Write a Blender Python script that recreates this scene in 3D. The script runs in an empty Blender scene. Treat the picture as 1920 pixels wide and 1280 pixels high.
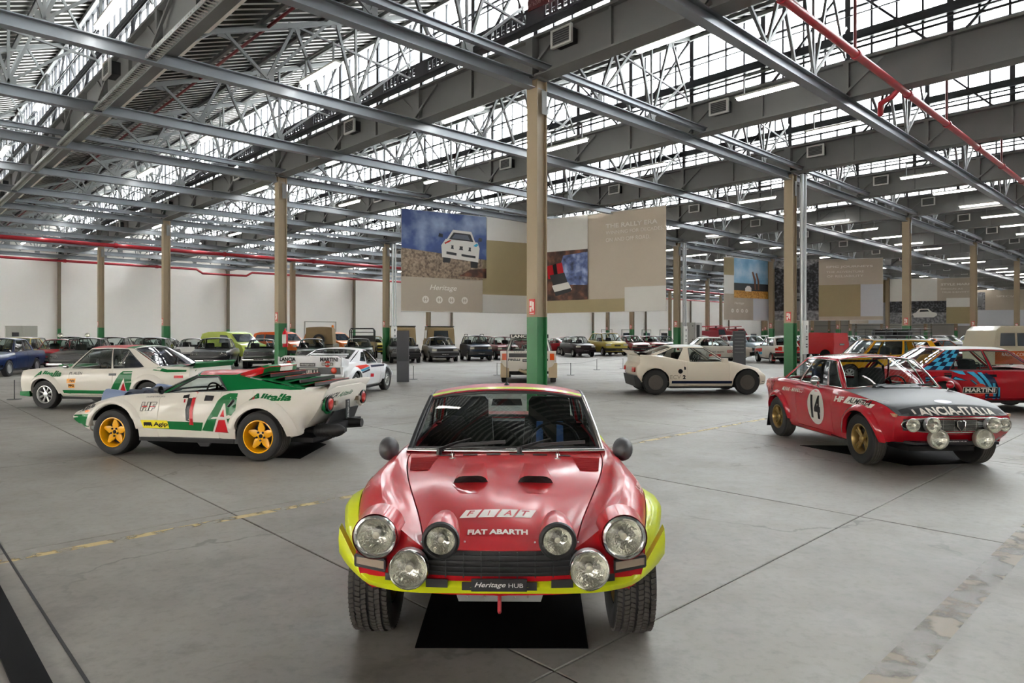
import bpy, bmesh, math, random
import numpy as np
from mathutils import Vector, Matrix
from mathutils.bvhtree import BVHTree
random.seed(7)
SC = bpy.context.scene
COL = SC.collection
PI = math.pi
# ------------------------------------------------------------------ camera
HC = 1.63; FP = 1270.0; HY = 625.0
cam = bpy.data.cameras.new('camera'); cam.sensor_width = 36; cam.lens = 36*FP/1920
cam.shift_y = -(640-HY)/1920; cam.clip_end = 600
co = bpy.data.objects.new('camera', cam); COL.objects.link(co)
co.location = (0, 0, HC); co.rotation_euler = (PI/2, 0, 0)
SC.camera = co
# ------------------------------------------------------------------ world, exposure
w = bpy.data.worlds.new('overcast_sky'); SC.world = w; w.use_nodes = True
nt = w.node_tree; bg = nt.nodes['Background']
bg.inputs[0].default_value = (1.0, 0.985, 0.96, 1); bg.inputs[1].default_value = 16.0
SC.view_settings.view_transform = 'Standard'; SC.view_settings.look = 'None'
SC.view_settings.exposure = 1.25; SC.view_settings.gamma = 1.0
SC.view_settings.use_curve_mapping = False
cy = SC.cycles
cy.max_bounces = 7; cy.diffuse_bounces = 4; cy.glossy_bounces = 4; cy.transmission_bounces = 6
cy.transparent_max_bounces = 14; cy.caustics_reflective = False; cy.caustics_refractive = False
cy.use_denoising = True; cy.sample_clamp_indirect = 6.0
cy.blur_glossy = 1.0
# ------------------------------------------------------------------ frames
RA = math.radians(43.7)
RX, RY = math.cos(RA), math.sin(RA)          # R axis (u), along the cross beams
AX, AY = 0.52, 14.09                         # pillar A, origin of the hall grid
def W(u, v, z=0.0): return Vector((AX+u*RX-v*RY, AY+u*RY+v*RX, z))
def UV(x, y):
    x -= AX; y -= AY
    return (x*RX+y*RY, -x*RY+y*RX)
def G(px, py, z=0.0):                        # point at height z seen at a pixel
    d = (HC-z)*FP/(py-HY); return Vector(((px-960)/FP*d, d, z))
def D(px, d, z=0.0): return Vector(((px-960)/FP*d, d, z))
# ------------------------------------------------------------------ materials
MATS = {}
def lin(c):
    if isinstance(c, str):
        c = c.lstrip('#'); c = [int(c[i:i+2], 16)/255 for i in (0, 2, 4)]
        return tuple(x/12.92 if x <= .04045 else ((x+.055)/1.055)**2.4 for x in c)
    return tuple(c)
def mat(name, col, rough=.5, metal=0., coat=0., var=0., vscale=4., bump=0., bscale=30., spec=.5, emis=0., cr=.05):
    key = (name)
    if key in MATS: return MATS[key]
    m = bpy.data.materials.new(name); m.use_nodes = True
    n = m.node_tree.nodes; l = m.node_tree.links; b = n['Principled BSDF']
    c = lin(col)
    b.inputs['Base Color'].default_value = (*c, 1); b.inputs['Roughness'].default_value = rough
    b.inputs['Metallic'].default_value = metal; b.inputs['Coat Weight'].default_value = coat
    b.inputs['Coat Roughness'].default_value = cr
    b.inputs['Specular IOR Level'].default_value = .12 if coat and spec == .5 else spec
    if emis:
        b.inputs['Emission Color'].default_value = (*c, 1); b.inputs['Emission Strength'].default_value = emis
        try: m.cycles.emission_sampling = 'NONE'
        except Exception: pass
    if var or bump:
        tc = n.new('ShaderNodeTexCoord')
        no = n.new('ShaderNodeTexNoise'); no.inputs['Scale'].default_value = vscale; no.inputs['Detail'].default_value = 4
        l.new(tc.outputs['Object'], no.inputs['Vector'])
        if var:
            mx = n.new('ShaderNodeMixRGB'); mx.inputs[1].default_value = (*[x*(1-var) for x in c], 1)
            mx.inputs[2].default_value = (*[min(1, x*(1+var)) for x in c], 1)
            l.new(no.outputs['Fac'], mx.inputs[0]); l.new(mx.outputs[0], b.inputs['Base Color'])
        if bump:
            nb = n.new('ShaderNodeTexNoise'); nb.inputs['Scale'].default_value = bscale
            l.new(tc.outputs['Object'], nb.inputs['Vector'])
            bp = n.new('ShaderNodeBump'); bp.inputs['Strength'].default_value = bump; bp.inputs['Distance'].default_value = .02
            l.new(nb.outputs['Fac'], bp.inputs['Height']); l.new(bp.outputs[0], b.inputs['Normal'])
    m.diffuse_color = (*c, 1)
    MATS[key] = m; return m
def glass_mat(name, tint=(.85, .92, .9), refl=1.0, ior=1.5, transl=0):
    if name in MATS: return MATS[name]
    m = bpy.data.materials.new(name); m.use_nodes = True
    n = m.node_tree.nodes; l = m.node_tree.links; n.clear()
    o = n.new('ShaderNodeOutputMaterial'); mx = n.new('ShaderNodeMixShader')
    t = n.new('ShaderNodeBsdfTransparent'); t.inputs[0].default_value = (*tint, 1)
    g = n.new('ShaderNodeBsdfGlossy'); g.inputs['Roughness'].default_value = .02; g.inputs[0].default_value = (refl, refl, refl, 1)
    ge = n.new('ShaderNodeNewGeometry'); dp = n.new('ShaderNodeVectorMath'); dp.operation = 'DOT_PRODUCT'
    l.new(ge.outputs['Incoming'], dp.inputs[0]); l.new(ge.outputs['Normal'], dp.inputs[1])
    def M(op, a, b_=None):
        x = n.new('ShaderNodeMath'); x.operation = op
        for i, q in enumerate((a, b_)):
            if q is None: continue
            if isinstance(q, (int, float)): x.inputs[i].default_value = q
            else: l.new(q, x.inputs[i])
        return x.outputs[0]
    f0 = ((ior-1)/(ior+1))**2
    c_ = M('ABSOLUTE', dp.outputs['Value']); p_ = M('POWER', M('SUBTRACT', 1.0, c_), 5.0)
    fr = M('ADD', M('MULTIPLY', p_, 1-f0), f0)
    l.new(fr, mx.inputs[0]); l.new(t.outputs[0], mx.inputs[1]); l.new(g.outputs[0], mx.inputs[2])
    if transl:
        tl = n.new('ShaderNodeBsdfTranslucent'); tl.inputs[0].default_value = (.95, .97, 1, 1); m2 = n.new('ShaderNodeMixShader'); m2.inputs[0].default_value = transl
        l.new(mx.outputs[0], m2.inputs[1]); l.new(tl.outputs[0], m2.inputs[2]); mx = m2
    l.new(mx.outputs[0], o.inputs[0]); MATS[name] = m; return m
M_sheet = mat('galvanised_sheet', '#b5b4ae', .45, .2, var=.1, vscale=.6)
M_rib_shade = mat('sheet_recess_shade', '#34342f', .8)  # shade inside the roof ribs, put into the colour
M_roofout = mat('roof_outer_felt', '#c9c9c6', .9)
M_girder = mat('girder_grey_paint', '#737473', .5, var=.14, vscale=1.3)
M_beam = mat('beam_grey_paint', '#858b91', .38, .25, var=.16, vscale=1.1)
M_truss = mat('truss_light_paint', '#6c6f6e', .5, var=.1, vscale=3)
M_mull = mat('glazing_bar_paint', '#26282d', .5)
M_gutter = mat('gutter_cream', '#c9bfb0', .6, var=.12, vscale=1)
M_red = mat('red_pipe_paint', '#a32430', .4, var=.1)
M_dred = mat('dark_red_pipe', '#7c2226', .45)
M_tan = mat('pillar_tan_paint', '#8f7f66', .5, var=.07, vscale=3)
M_green = mat('pillar_green_paint', '#1d6534', .42, var=.12, vscale=5)
M_wall = mat('wall_white_paint', '#fbf9f4', .8, var=.03, vscale=.3)
M_wallg = mat('wall_grey_panel', '#a9a6a0', .8, var=.08, vscale=.2)
M_white = mat('white_plastic', '#dcdcd8', .5)
M_dark = mat('dark_metal', '#2c2d2f', .5)
M_black = mat('black_rubber_paint', '#0b0b0c', .6)
M_steel = mat('galvanised_steel', '#b5b9bb', .35, .7, var=.1)
M_gbox = mat('cabinet_grey', '#a6a69c', .5)
M_tube = mat('lit_lamp_tube', (1, .97, .93), .5, emis=7.0)
M_pane = glass_mat('roof_glass', (.93, .96, .98), .4, 1.12, .3)
# ------------------------------------------------------------------ mesh builder
class MB:
    def __init__(s): s.v = []; s.f = []; s.m = []; s.cur = 0
    def add(s, vs, fs):
        o = len(s.v); s.v += [tuple(x) for x in vs]
        s.f += [tuple(i+o for i in f) for f in fs]; s.m += [s.cur]*len(fs); return s
    def box(s, a, b):
        x0, y0, z0 = a; x1, y1, z1 = b
        return s.add([(x0,y0,z0),(x1,y0,z0),(x1,y1,z0),(x0,y1,z0),(x0,y0,z1),(x1,y0,z1),(x1,y1,z1),(x0,y1,z1)],
                     [(0,3,2,1),(4,5,6,7),(0,1,5,4),(1,2,6,5),(2,3,7,6),(3,0,4,7)])
    def bar(s, p, q, wd, ht, up=(0, 0, 1)):
        p = Vector(p); q = Vector(q); d = (q-p).normalized(); up = Vector(up)
        if abs(d.dot(up)) > .98: up = Vector((1, 0, 0))
        sx = d.cross(up).normalized()*wd/2; sy = sx.cross(d).normalized()*ht/2
        vs = [p-sx-sy, p+sx-sy, p+sx+sy, p-sx+sy, q-sx-sy, q+sx-sy, q+sx+sy, q-sx+sy]
        return s.add(vs, [(0,3,2,1),(4,5,6,7),(0,1,5,4),(1,2,6,5),(2,3,7,6),(3,0,4,7)])
    def tube(s, pts, r, n=8, closed=False, cap=True):
        pts = [Vector(p) for p in pts]; N = len(pts); vs = []; prev = None
        for i, p in enumerate(pts):
            a = pts[(i-1) % N] if (i or closed) else p; b = pts[(i+1) % N] if (i < N-1 or closed) else p
            d = (b-a).normalized() if (b-a).length > 1e-9 else Vector((0, 0, 1))
            if prev is None:
                up = Vector((0, 0, 1)) if abs(d.z) < .9 else Vector((1, 0, 0)); sx = d.cross(up).normalized()
            else: sx = (prev-d*prev.dot(d)).normalized()
            prev = sx; sy = d.cross(sx)
            rr = r[i] if isinstance(r, (list, tuple)) else r
            vs += [p+sx*rr*math.cos(2*PI*k/n)+sy*rr*math.sin(2*PI*k/n) for k in range(n)]
        fs = []
        for i in range(N if closed else N-1):
            j = (i+1) % N
            for k in range(n):
                k2 = (k+1) % n; fs.append((i*n+k, i*n+k2, j*n+k2, j*n+k))
        if cap and not closed:
            fs.append(tuple(range(n-1, -1, -1))); fs.append(tuple((N-1)*n+k for k in range(n)))
        return s.add(vs, fs)
    def lathe(s, prof, n=24, o=(0, 0, 0), ax='z', closed=False):     # prof [(radius, height)]
        o = Vector(o); vs = []
        for r, h in prof:
            for k in range(n):
                c, q = r*math.cos(2*PI*k/n), r*math.sin(2*PI*k/n)
                vs.append(o+(Vector((c, q, h)) if ax == 'z' else Vector((h, c, q)) if ax == 'x' else Vector((q, h, c))))
        fs = []; P = len(prof)
        for i in range(P if closed else P-1):
            j = (i+1) % P
            for k in range(n):
                k2 = (k+1) % n; fs.append((i*n+k, i*n+k2, j*n+k2, j*n+k))
        return s.add(vs, fs)
    def poly(s, pts): return s.add(pts, [tuple(range(len(pts)))])
    def prism(s, pts, off):                     # closed outline extruded by vector off
        n = len(pts); off = Vector(off); P = [Vector(p) for p in pts]
        vs = P+[p+off for p in P]
        fs = [tuple(range(n-1, -1, -1)), tuple(range(n, 2*n))]+[(i, (i+1) % n, (i+1) % n+n, i+n) for i in range(n)]
        return s.add(vs, fs)
    def grid(s, P, flip=False):                 # P[i][j] points
        a, b = len(P), len(P[0]); vs = [p for row in P for p in row]
        fs = [(i*b+j, i*b+j+1, (i+1)*b+j+1, (i+1)*b+j) for i in range(a-1) for j in range(b-1)]
        if flip: fs = [f[::-1] for f in fs]
        return s.add(vs, fs)
    def mesh(s, name, mats, smooth=None):
        me = bpy.data.meshes.new(name); me.from_pydata(s.v, [], s.f)
        if not isinstance(mats, (list, tuple)): mats = [mats]
        for m in mats: me.materials.append(m)
        if len(mats) > 1: me.polygons.foreach_set('material_index', s.m)
        if smooth is not None:
            me.polygons.foreach_set('use_smooth', [True]*len(me.polygons))
            if smooth < 180: me.set_sharp_from_angle(angle=math.radians(smooth))
        me.update(); return me
    def build(s, name, mats, parent=None, smooth=None):
        return put(name, s.mesh(name, mats, smooth), parent)
def put(name, data, parent=None, loc=None, rz=None):
    o = bpy.data.objects.new(name, data); COL.objects.link(o)
    if parent: o.parent = parent
    if loc is not None: o.location = loc
    if rz is not None: o.rotation_euler = (0, 0, rz)
    return o
def tag(o, label=None, cat=None, group=None, kind=None):
    if label: o['label'] = label
    if cat: o['category'] = cat
    if group: o['group'] = group
    if kind: o['kind'] = kind
    return o
def root(name, loc=(0, 0, 0), rz=0, label=None, cat=None, group=None, kind=None):
    return tag(put(name, None, None, loc, rz), label, cat, group, kind)
KIDS = {}
def copy_tree(o, parent=None):
    c = o.copy(); COL.objects.link(c)
    if parent: c.parent = parent
    for ch in [x for x in bpy.data.objects if x.parent == o]: copy_tree(ch, c)
    return c
def hall(name, kind='structure'):
    return root(name, W(0, 0), RA, kind=kind)
# ================================================================== THE HALL
U0, U1, V0, V1 = -36, 120, -36, 48
ZB = 6.9                                       # underside of the steelwork
# ---- floor: 4 m concrete slabs
def floor_mat():
    m = bpy.data.materials.new('polished_concrete'); m.use_nodes = True
    n = m.node_tree.nodes; l = m.node_tree.links; b = n['Principled BSDF']
    geo = n.new('ShaderNodeNewGeometry')
    def noise(sc, det=6, rough=.6, vec=None):
        x = n.new('ShaderNodeTexNoise'); x.inputs['Scale'].default_value = sc; x.inputs['Detail'].default_value = det
        x.inputs['Roughness'].default_value = rough; l.new(vec or geo.outputs['Position'], x.inputs['Vector']); return x
    def ramp(src, pts):
        r = n.new('ShaderNodeValToRGB'); l.new(src, r.inputs[0])
        while len(r.color_ramp.elements) < len(pts): r.color_ramp.elements.new(.5)
        for e, (p, c) in zip(r.color_ramp.elements, pts): e.position = p; e.color = (*c, 1)
        return r
    def mix(f, a, c, mode='MIX', fac=None):
        x = n.new('ShaderNodeMixRGB'); x.blend_type = mode
        if f is not None: l.new(f, x.inputs[0])
        else: x.inputs[0].default_value = fac
        for i, q in ((1, a), (2, c)):
            if isinstance(q, tuple): x.inputs[i].default_value = (*q, 1)
            else: l.new(q, x.inputs[i])
        return x
    n1 = noise(.35, 8, .65); n2 = noise(2.2, 8, .7); n3 = noise(16, 4, .6)
    base = ramp(n1.outputs['Fac'], [(.3, (.138, .124, .106)), (.5, (.222, .207, .185)), (.72, (.28, .268, .248))])
    st = ramp(n2.outputs['Fac'], [(.34, (.68, .66, .63)), (.47, (.95, .95, .94)), (.68, (1.0, .99, .97))])
    c = mix(None, base.outputs[0], st.outputs[0], 'MULTIPLY', .9)
    sp = ramp(n3.outputs['Fac'], [(.3, (.75, .75, .75)), (.5, (1, 1, 1))])
    c = mix(None, c.outputs[0], sp.outputs[0], 'MULTIPLY', .6)
    # hairline cracks
    wv = n.new('ShaderNodeVectorMath'); wv.operation = 'SCALE'; nd = noise(.9, 5, .6)
    l.new(nd.outputs['Color'], wv.inputs[0]); wv.inputs['Scale'].default_value = 1.4
    ad = n.new('ShaderNodeVectorMath'); l.new(geo.outputs['Position'], ad.inputs[0]); l.new(wv.outputs[0], ad.inputs[1])
    vo = n.new('ShaderNodeTexVoronoi'); vo.feature = 'DISTANCE_TO_EDGE'; vo.inputs['Scale'].default_value = .42
    l.new(ad.outputs[0], vo.inputs['Vector'])
    cr = ramp(vo.outputs['Distance'], [(0., (1, 1, 1)), (.005, (1, 1, 1)), (.011, (0, 0, 0))])
    gate = ramp(noise(.55, 2).outputs['Fac'], [(.47, (0, 0, 0)), (.58, (.6, .6, .6))])
    ck = mix(None, cr.outputs[0], gate.outputs[0], 'MULTIPLY', 1.0)
    c = mix(ck.outputs[0], c.outputs[0], (.09, .082, .072))
    l.new(c.outputs[0], b.inputs['Base Color'])
    rr = ramp(n2.outputs['Fac'], [(.3, (.42,)*3), (.7, (.60,)*3)]); l.new(rr.outputs[0], b.inputs['Roughness']); b.inputs['Specular IOR Level'].default_value = .28
    bp = n.new('ShaderNodeBump'); bp.inputs['Strength'].default_value = .25; bp.inputs['Distance'].default_value = .004
    l.new(n2.outputs['Fac'], bp.inputs['Height']); l.new(bp.outputs[0], b.inputs['Normal'])
    return m
M_floor = floor_mat()
fl = hall('floor')
MB().box((U0-1, V0-1, -.3), (U1+1, V1+1, -.06)).build('sub_base', mat('joint_dirt', '#2a2622', .9), fl)
slab = MB()
def slab_shape(mb, u, v):
    j = .0045; c = .006
    a = [(u+j, v+j), (u+4-j, v+j), (u+4-j, v+4-j), (u+j, v+4-j)]
    b = [(u+j+c, v+j+c), (u+4-j-c, v+j+c), (u+4-j-c, v+4-j-c), (u+j+c, v+4-j-c)]
    vs = [(x, y, -.06) for x, y in a]+[(x, y, -.004) for x, y in a]+[(x, y, 0) for x, y in b]
    fs = [(8, 9, 10, 11)]+[(i, (i+1) % 4, (i+1) % 4+4, i+4) for i in range(4)]+[(i+4, (i+1) % 4+4, (i+1) % 4+8, i+8) for i in range(4)]
    mb.add(vs, fs)
slab_shape(slab, 0, 0); slab_me = slab.mesh('slab', M_floor)
cells = []
for i in range(-10, 30):
    for j in range(-10, 13):
        u, v = .3+4*i, .4+4*j
        x, y, _ = W(u+2, v+2); vis = y > 1 and abs(x) < y*.85+4
        cells.append((0 if vis else 1, x*x+y*y, u, v))
cells.sort(); rest = MB()
for k, (vis, d, u, v) in enumerate(cells):
    if k < 200: put('slab', slab_me, fl, (u, v, 0))
    else: slab_shape(rest, u, v)
rest.build('slab_field', M_floor, fl)['kind'] = 'stuff'
# painted line, repair strip, floor channel
def worn(name, col, hole, sc):
    m = mat(name, col, .6); n = m.node_tree.nodes; l = m.node_tree.links; b = n['Principled BSDF']
    no = n.new('ShaderNodeTexNoise'); no.inputs['Scale'].default_value = sc; no.inputs['Detail'].default_value = 6
    g = n.new('ShaderNodeNewGeometry'); l.new(g.outputs['Position'], no.inputs['Vector'])
    r = n.new('ShaderNodeValToRGB'); r.color_ramp.elements[0].position = hole; r.color_ramp.elements[1].position = hole+.12
    l.new(no.outputs['Fac'], r.inputs[0]); l.new(r.outputs[0], b.inputs['Alpha']); return m
MB().poly([(-16, -3.86, .0015), (6, -3.86, .0015), (6, -3.76, .0015), (-16, -3.76, .0015)]).build('painted_line', worn('worn_yellow_paint', '#b09a6a', .42, 6), fl)
MB().poly([(-12, -8.83, .002), (2, -8.83, .002), (2, -8.66, .002), (-12, -8.66, .002)]).build('repair_strip', worn('patched_mortar', '#7d7160', .46, 4), fl)
MB().box((-9.62, -30, .0), (-9.48, 2, .012)).build('floor_channel', mat('channel_black', '#08080a', .7, spec=.1), fl)
MB().box((-9.365, -30, .0), (-9.35, 1, .003)).build('floor_wire', M_black, fl)
# ---- walls
wl = hall('wall_left')
for k in range(-3, 10):
    u = 12*k
    MB().box((u+.02, V1, 0), (u+11.98, V1+.2, ZB+.35)).build('panel', M_wall, wl)
MB().box((U0, V1+.2, ZB-.2), (U1, V1+.4, 10)).build('upper_wall', M_wallg, wl)
wr = hall('wall_back')
for k in range(-3, 4):
    MB().box((U1, 12*k+.02, 0), (U1+.2, 12*k+11.98, 10)).build('panel', M_wallg, wr)
MB().box((U1-.3, V0, 3.0), (U1-.2, V1, 3.12)).box((U1-.3, V0, 5.0), (U1-.2, V1, 5.1)).build('rail', M_girder, wr)
wb = hall('wall_right'); MB().box((U0, V0-.2, 0), (U1, V0, 10)).build('panel', M_wall, wb)
wc = hall('wall_front'); MB().box((U0-.2, V0, 0), (U0, V1, 10)).build('panel', M_wall, wc)
# ---- ceiling steelwork
ce = hall('ceiling')
# girders, every 6 m along v
def girder_mb():
    g = MB()
    g.box((-.05, V0, ZB+.03), (.05, V1, 7.72)).box((-.2, V0, ZB), (.2, V1, ZB+.04)).box((-.16, V0, 7.7), (.16, V1, 7.76))
    return g
gm = girder_mb().mesh('girder', M_girder)
st = MB()
for v in np.arange(-12, V1, 4):
    st.box((-.16, v-.06, ZB+.04), (.16, v+.06, 7.7))
    for s in (-1, 1):
        st.bar((s*.12-.1, v, ZB+.1), (s*.02-.1, v+s*.75, 7.65), .05, .05)
    st.box((-.12, v+1.97, ZB+.04), (-.05, v+2.03, 7.7))
stm = st.mesh('stiffener', M_girder)
vent = MB(); vent.cur = 0
vent.box((-.28, -.22, -.14), (-.05, .22, .14))
vent.cur = 1
for a, b in (((-.3, -.27, .14), (-.24, .27, .18)), ((-.3, -.27, -.18), (-.24, .27, -.14)), ((-.3, -.27, -.14), (-.24, -.22, .14)), ((-.3, .22, -.14), (-.24, .27, .14))): vent.box(a, b)
vent.cur = 2
for k in range(6): vent.box((-.29, -.22, -.13+k*.045), (-.275, .22, -.112+k*.045))
ventm = vent.mesh('air_vent', [M_dark, M_white, M_girder])
GU = [6*k for k in range(-5, 21)]
for u in GU:
    g = put('girder', gm, ce, (u, 0, 0)); s = put('stiffeners', stm, g)
    s['kind'] = 'stuff'
    if u >= -6:
        for v in np.arange(-.93, V1, 8):
            put('air_vent', ventm, g, (0, v, 7.43))
# corrugated sheets
def sheet_mb(v0, v1):
    s = MB(); pr = []; v = v0
    while v < v1-1e-6:
        pr += [(v, 0), (v+.10, 0), (v+.13, .11), (v+.27, .11)]; v += .3
    pr.append((v1, 0))
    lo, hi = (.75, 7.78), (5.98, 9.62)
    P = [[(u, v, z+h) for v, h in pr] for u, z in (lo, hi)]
    s.grid(P, flip=False); s.m = [0 if k % 4 == 0 else 1 for k in range(len(s.f))]; return s  # lower flats get the light tone, webs and recesses the painted shade
shm = sheet_mb(0, 3.9).mesh('roof_sheet', [M_sheet, M_rib_shade])
outm = MB().box((0, 0, 0), (1, 1, 1))
oskin = MB()
oskin.add([(.3, V0, 7.9), (.3, V1, 7.9), (6.1, V1, 9.85), (6.1, V0, 9.85), (.3, V0, 7.84), (.3, V1, 7.84), (6.1, V1, 9.78), (6.1, V0, 9.78)],
          [(0, 1, 2, 3), (7, 6, 5, 4), (0, 3, 7, 4), (1, 5, 6, 2), (3, 2, 6, 7), (0, 4, 5, 1)])
oskm = oskin.mesh('outer_roof', M_roofout)
gut = MB().add([(.18, V0, 7.3), (.18, V1, 7.3), (.8, V1, 7.55), (.8, V0, 7.55), (.8, V1, 7.9), (.8, V0, 7.9), (.1, V1, 7.9), (.1, V0, 7.9)],
               [(0, 1, 2, 3), (3, 2, 4, 5), (5, 4, 6, 7), (7, 6, 1, 0)])
gutm = gut.mesh('gutter', M_gutter)
pipm = MB().tube([(2.0, V0, 8.05), (2.0, V1, 8.05)], .035, 6).mesh('sprinkler_pipe', M_dred)
purm = MB()
for (pu, pz) in ((1.9, 8.1), (3.3, 8.6), (4.7, 9.08), (5.85, 9.46)): purm.box((pu-.04, V0, pz-.02), (pu+.04, V1, pz+.07))
purme = purm.mesh('purlins', M_girder)
near_sheets = MB()
for u in GU[:-1]:
    put('outer_roof', oskm, ce, (u, 0, 0)); put('gutter', gutm, ce, (u, 0, 0))
    put('sprinkler_pipe', pipm, ce, (u, 0, 0))
    put('purlin', purme, ce, (u, 0, 0))
    for v in np.arange(-12, V1, 3.9):
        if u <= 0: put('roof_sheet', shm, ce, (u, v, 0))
lg = MB()
pr = []
for u in GU[:-1]:
    va, vb = (V0, -12) if u <= 0 else (V0, V1)
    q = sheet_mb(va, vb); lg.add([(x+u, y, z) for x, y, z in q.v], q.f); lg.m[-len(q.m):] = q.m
lg.build('roof_sheet_field', [M_sheet, M_rib_shade], ce)['kind'] = 'stuff'
# cross beams (I section) every 4 m, doubled on the pillar lines
def ibeam(mb, u0, u1, v, z0, h, b, t=.02):
    mb.box((u0, v-b/2, z0), (u1, v+b/2, z0+t)).box((u0, v-b/2, z0+h-t), (u1, v+b/2, z0+h)).box((u0, v-.012, z0+t), (u1, v+.012, z0+h-t))
bmA = MB(); ibeam(bmA, U0, U1, 0, ZB-.22, .24, .2); bmAm = bmA.mesh('cross_beam', M_beam)
bmB = MB(); ibeam(bmB, U0, U1, 0, 0, .14, .12); bmBm = bmB.mesh('upper_beam', M_beam)
for v in range(V0+4, V1, 4):
    put('cross_beam', bmAm, ce, (0, v, 0))
    if v % 12 == 0: put('upper_beam', bmBm, ce, (0, v-.42, ZB+.02))
# trusses
tr = MB()
top = lambda u: 7.35+(u-.2)*(9.5-7.35)/5.6
for s in (-.035, .035): tr.bar((.2, s, top(.2)), (5.85, s, top(5.85)), .02, .1)
nodes_b = [2.0, 4.1]; nodes_t = [1.1, 2.6, 3.6, 4.9]
zb = ZB+.08
for a, b in ((1.1, 2.0), (2.6, 2.0), (2.6, 3.2), (3.6, 4.1), (4.9, 4.1), (3.4, 2.0)):
    tr.bar((a, 0, top(a)), (b, 0, zb), .06, .06)
tr.bar((4.1, 0, zb), (5.85, 0, 8.5), .05, .05); tr.bar((5.0, 0, top(5.0)), (5.8, 0, 7.8), .05, .05)
tr.bar((4.1, 0, zb), (4.1, 0, top(4.1)), .05, .05); tr.bar((2.6, 0, top(2.6)), (5.8, 0, 7.9), .045, .045)
for a in nodes_t: tr.box((a-.13, -.015, top(a)-.14), (a+.13, .015, top(a)+.04))
for b in nodes_b: tr.box((b-.14, -.015, zb-.05), (b+.14, .015, zb+.12))
tr.bar((0.9, 0, top(.9)-.02), (.15, 0, 7.05), .12, .02)
trm = tr.mesh('truss', M_truss)
trl = []
for u in GU[:-1]:
    for v in range(-16, V1, 4):
        x, y, _ = W(u+3, v)
        trl.append((0 if (y > 0 and abs(x) < .9*y+3) else 1, x*x+y*y, u, v))
trl.sort(); far = MB()
for k, (a, d, u, v) in enumerate(trl):
    if k < 260: put('truss', trm, ce, (u, v+.0, 0))
    elif a == 0: far.add([(x+u, y+v, z) for x, y, z in tr.v], tr.f)
far.build('truss_field', M_truss, ce)['kind'] = 'stuff'
for v in range(V0, -16, 4):
    for u in GU[:9]: put('truss', trm, ce, (u, v, 0))
# glazing rows above each girder
fr = MB()
for v in np.arange(V0, V1+.1, 2): fr.box((-.05, v-.06, 7.7), (.07, v+.06, 9.62))
fr.box((-.04, V0, 7.74), (.06, V1, 7.82)).box((-.1, V0, 8.2), (.03, V1, 8.4)).box((-.03, V0, 8.94), (.03, V1, 8.99)).box((-.09, V0, 9.52), (.09, V1, 9.66))
frm = fr.mesh('window_frame', M_mull)
mu = MB()
for v in np.arange(V0, V1, 2):
    for k in (.5, 1., 1.5): mu.box((-.04, v+k-.022, 7.8), (.03, v+k+.022, 9.55))
mum = mu.mesh('mullions', M_mull)
br = MB()
for v in np.arange(V0, V1-2, 4):
    br.bar((-.14, v, 9.45), (-.14, v+1.7, 7.75), .05, .05)
    if (v/4) % 2 == 0: br.bar((-.12, v+4, 9.45), (-.12, v+2.4, 7.75), .05, .05)
br.tube([(-.22, V0, 8.08), (-.22, V1, 8.08)], .025, 5).tube([(-.2, V0, 8.72), (-.2, V1, 8.72)], .018, 5).tube([(-.25, V0, 7.95), (-.25, V1, 7.95)], .03, 5)
brm = br.mesh('brace_rods', M_mull)
rows = ((7.82, 8.2), (8.4, 8.94), (8.99, 9.52))
pm = [MB().box((0, .025, a), (.006, .475, b)).mesh('pane', M_pane) for a, b in rows]
for i, u in enumerate(GU):
    wn = hall('window_%d' % (i+1)); wn.location = W(u, 0)
    put('window_frame', frm, wn); q = put('mullions', mum, wn); q['kind'] = 'stuff'; q = put('brace_rods', brm, wn); q['kind'] = 'stuff'
    far = MB(); lim = {-6: (0, 28), 0: (-8, 24), 6: (-8, 18), 12: (-6, 16)}.get(u, (0, 0))
    for v in np.arange(V0, V1, .5):
        if lim[0] <= v < lim[1]:
            for m in pm: put('pane', m, wn, (0, v, 0))
        else:
            for a, b in rows: far.box((0, v+.025, a), (.006, v+.475, b))
    far.build('pane_field', M_pane, wn)['kind'] = 'stuff'
# ---- fluorescent fixtures
lf = MB(); lf.box((-.07, -.78, .03), (.07, .78, .07))
lf2 = MB()
for s in (-.03, .03): lf2.tube([(s, -.74, 0), (s, .74, 0)], .03, 6)
lf3 = MB(); lf3.prism([(-.02, -.6, .07), (-.02, -.57, .07), (-.02, -.57, .46), (-.02, .57, .46), (-.02, .57, .07), (-.02, .6, .07), (-.02, .6, .5), (-.02, -.6, .5)], (.04, 0, 0))
lb, lt, lh = lf.mesh('housing', M_white), lf2.mesh('tube', M_tube), lf3.mesh('bracket', M_truss)
n = 0
lamps = []
NEARL = [(215, 25, 'large lit tube lamp at the very top left, in front of the ribbed roof'), (603, 133, 'lit tube lamp high left of the tallest pillar, against the ribbed roof'), (878, 208, 'lit tube lamp just left of the top of the tallest pillar'),
         (1250, 82, 'largest lit tube lamp on the right, below the girder with the first air vent'), (1075, 262, 'lit tube lamp just right of the tallest pillar, below its top'), (1438, 173, 'lit tube lamp right of the second air vent, under the thick beam')]
for i in range(-4, 32):
    for j in range(-3, 8):
        u, v = .55+3.84*i, -2.9+6*j
        x, y, _ = W(u, v)
        if u > U1-1 or v > V1-1 or y < .5 or abs(x) > y*.85+2: continue
        lamps.append((x*x+y*y, u, v))
lamps.sort()
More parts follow.
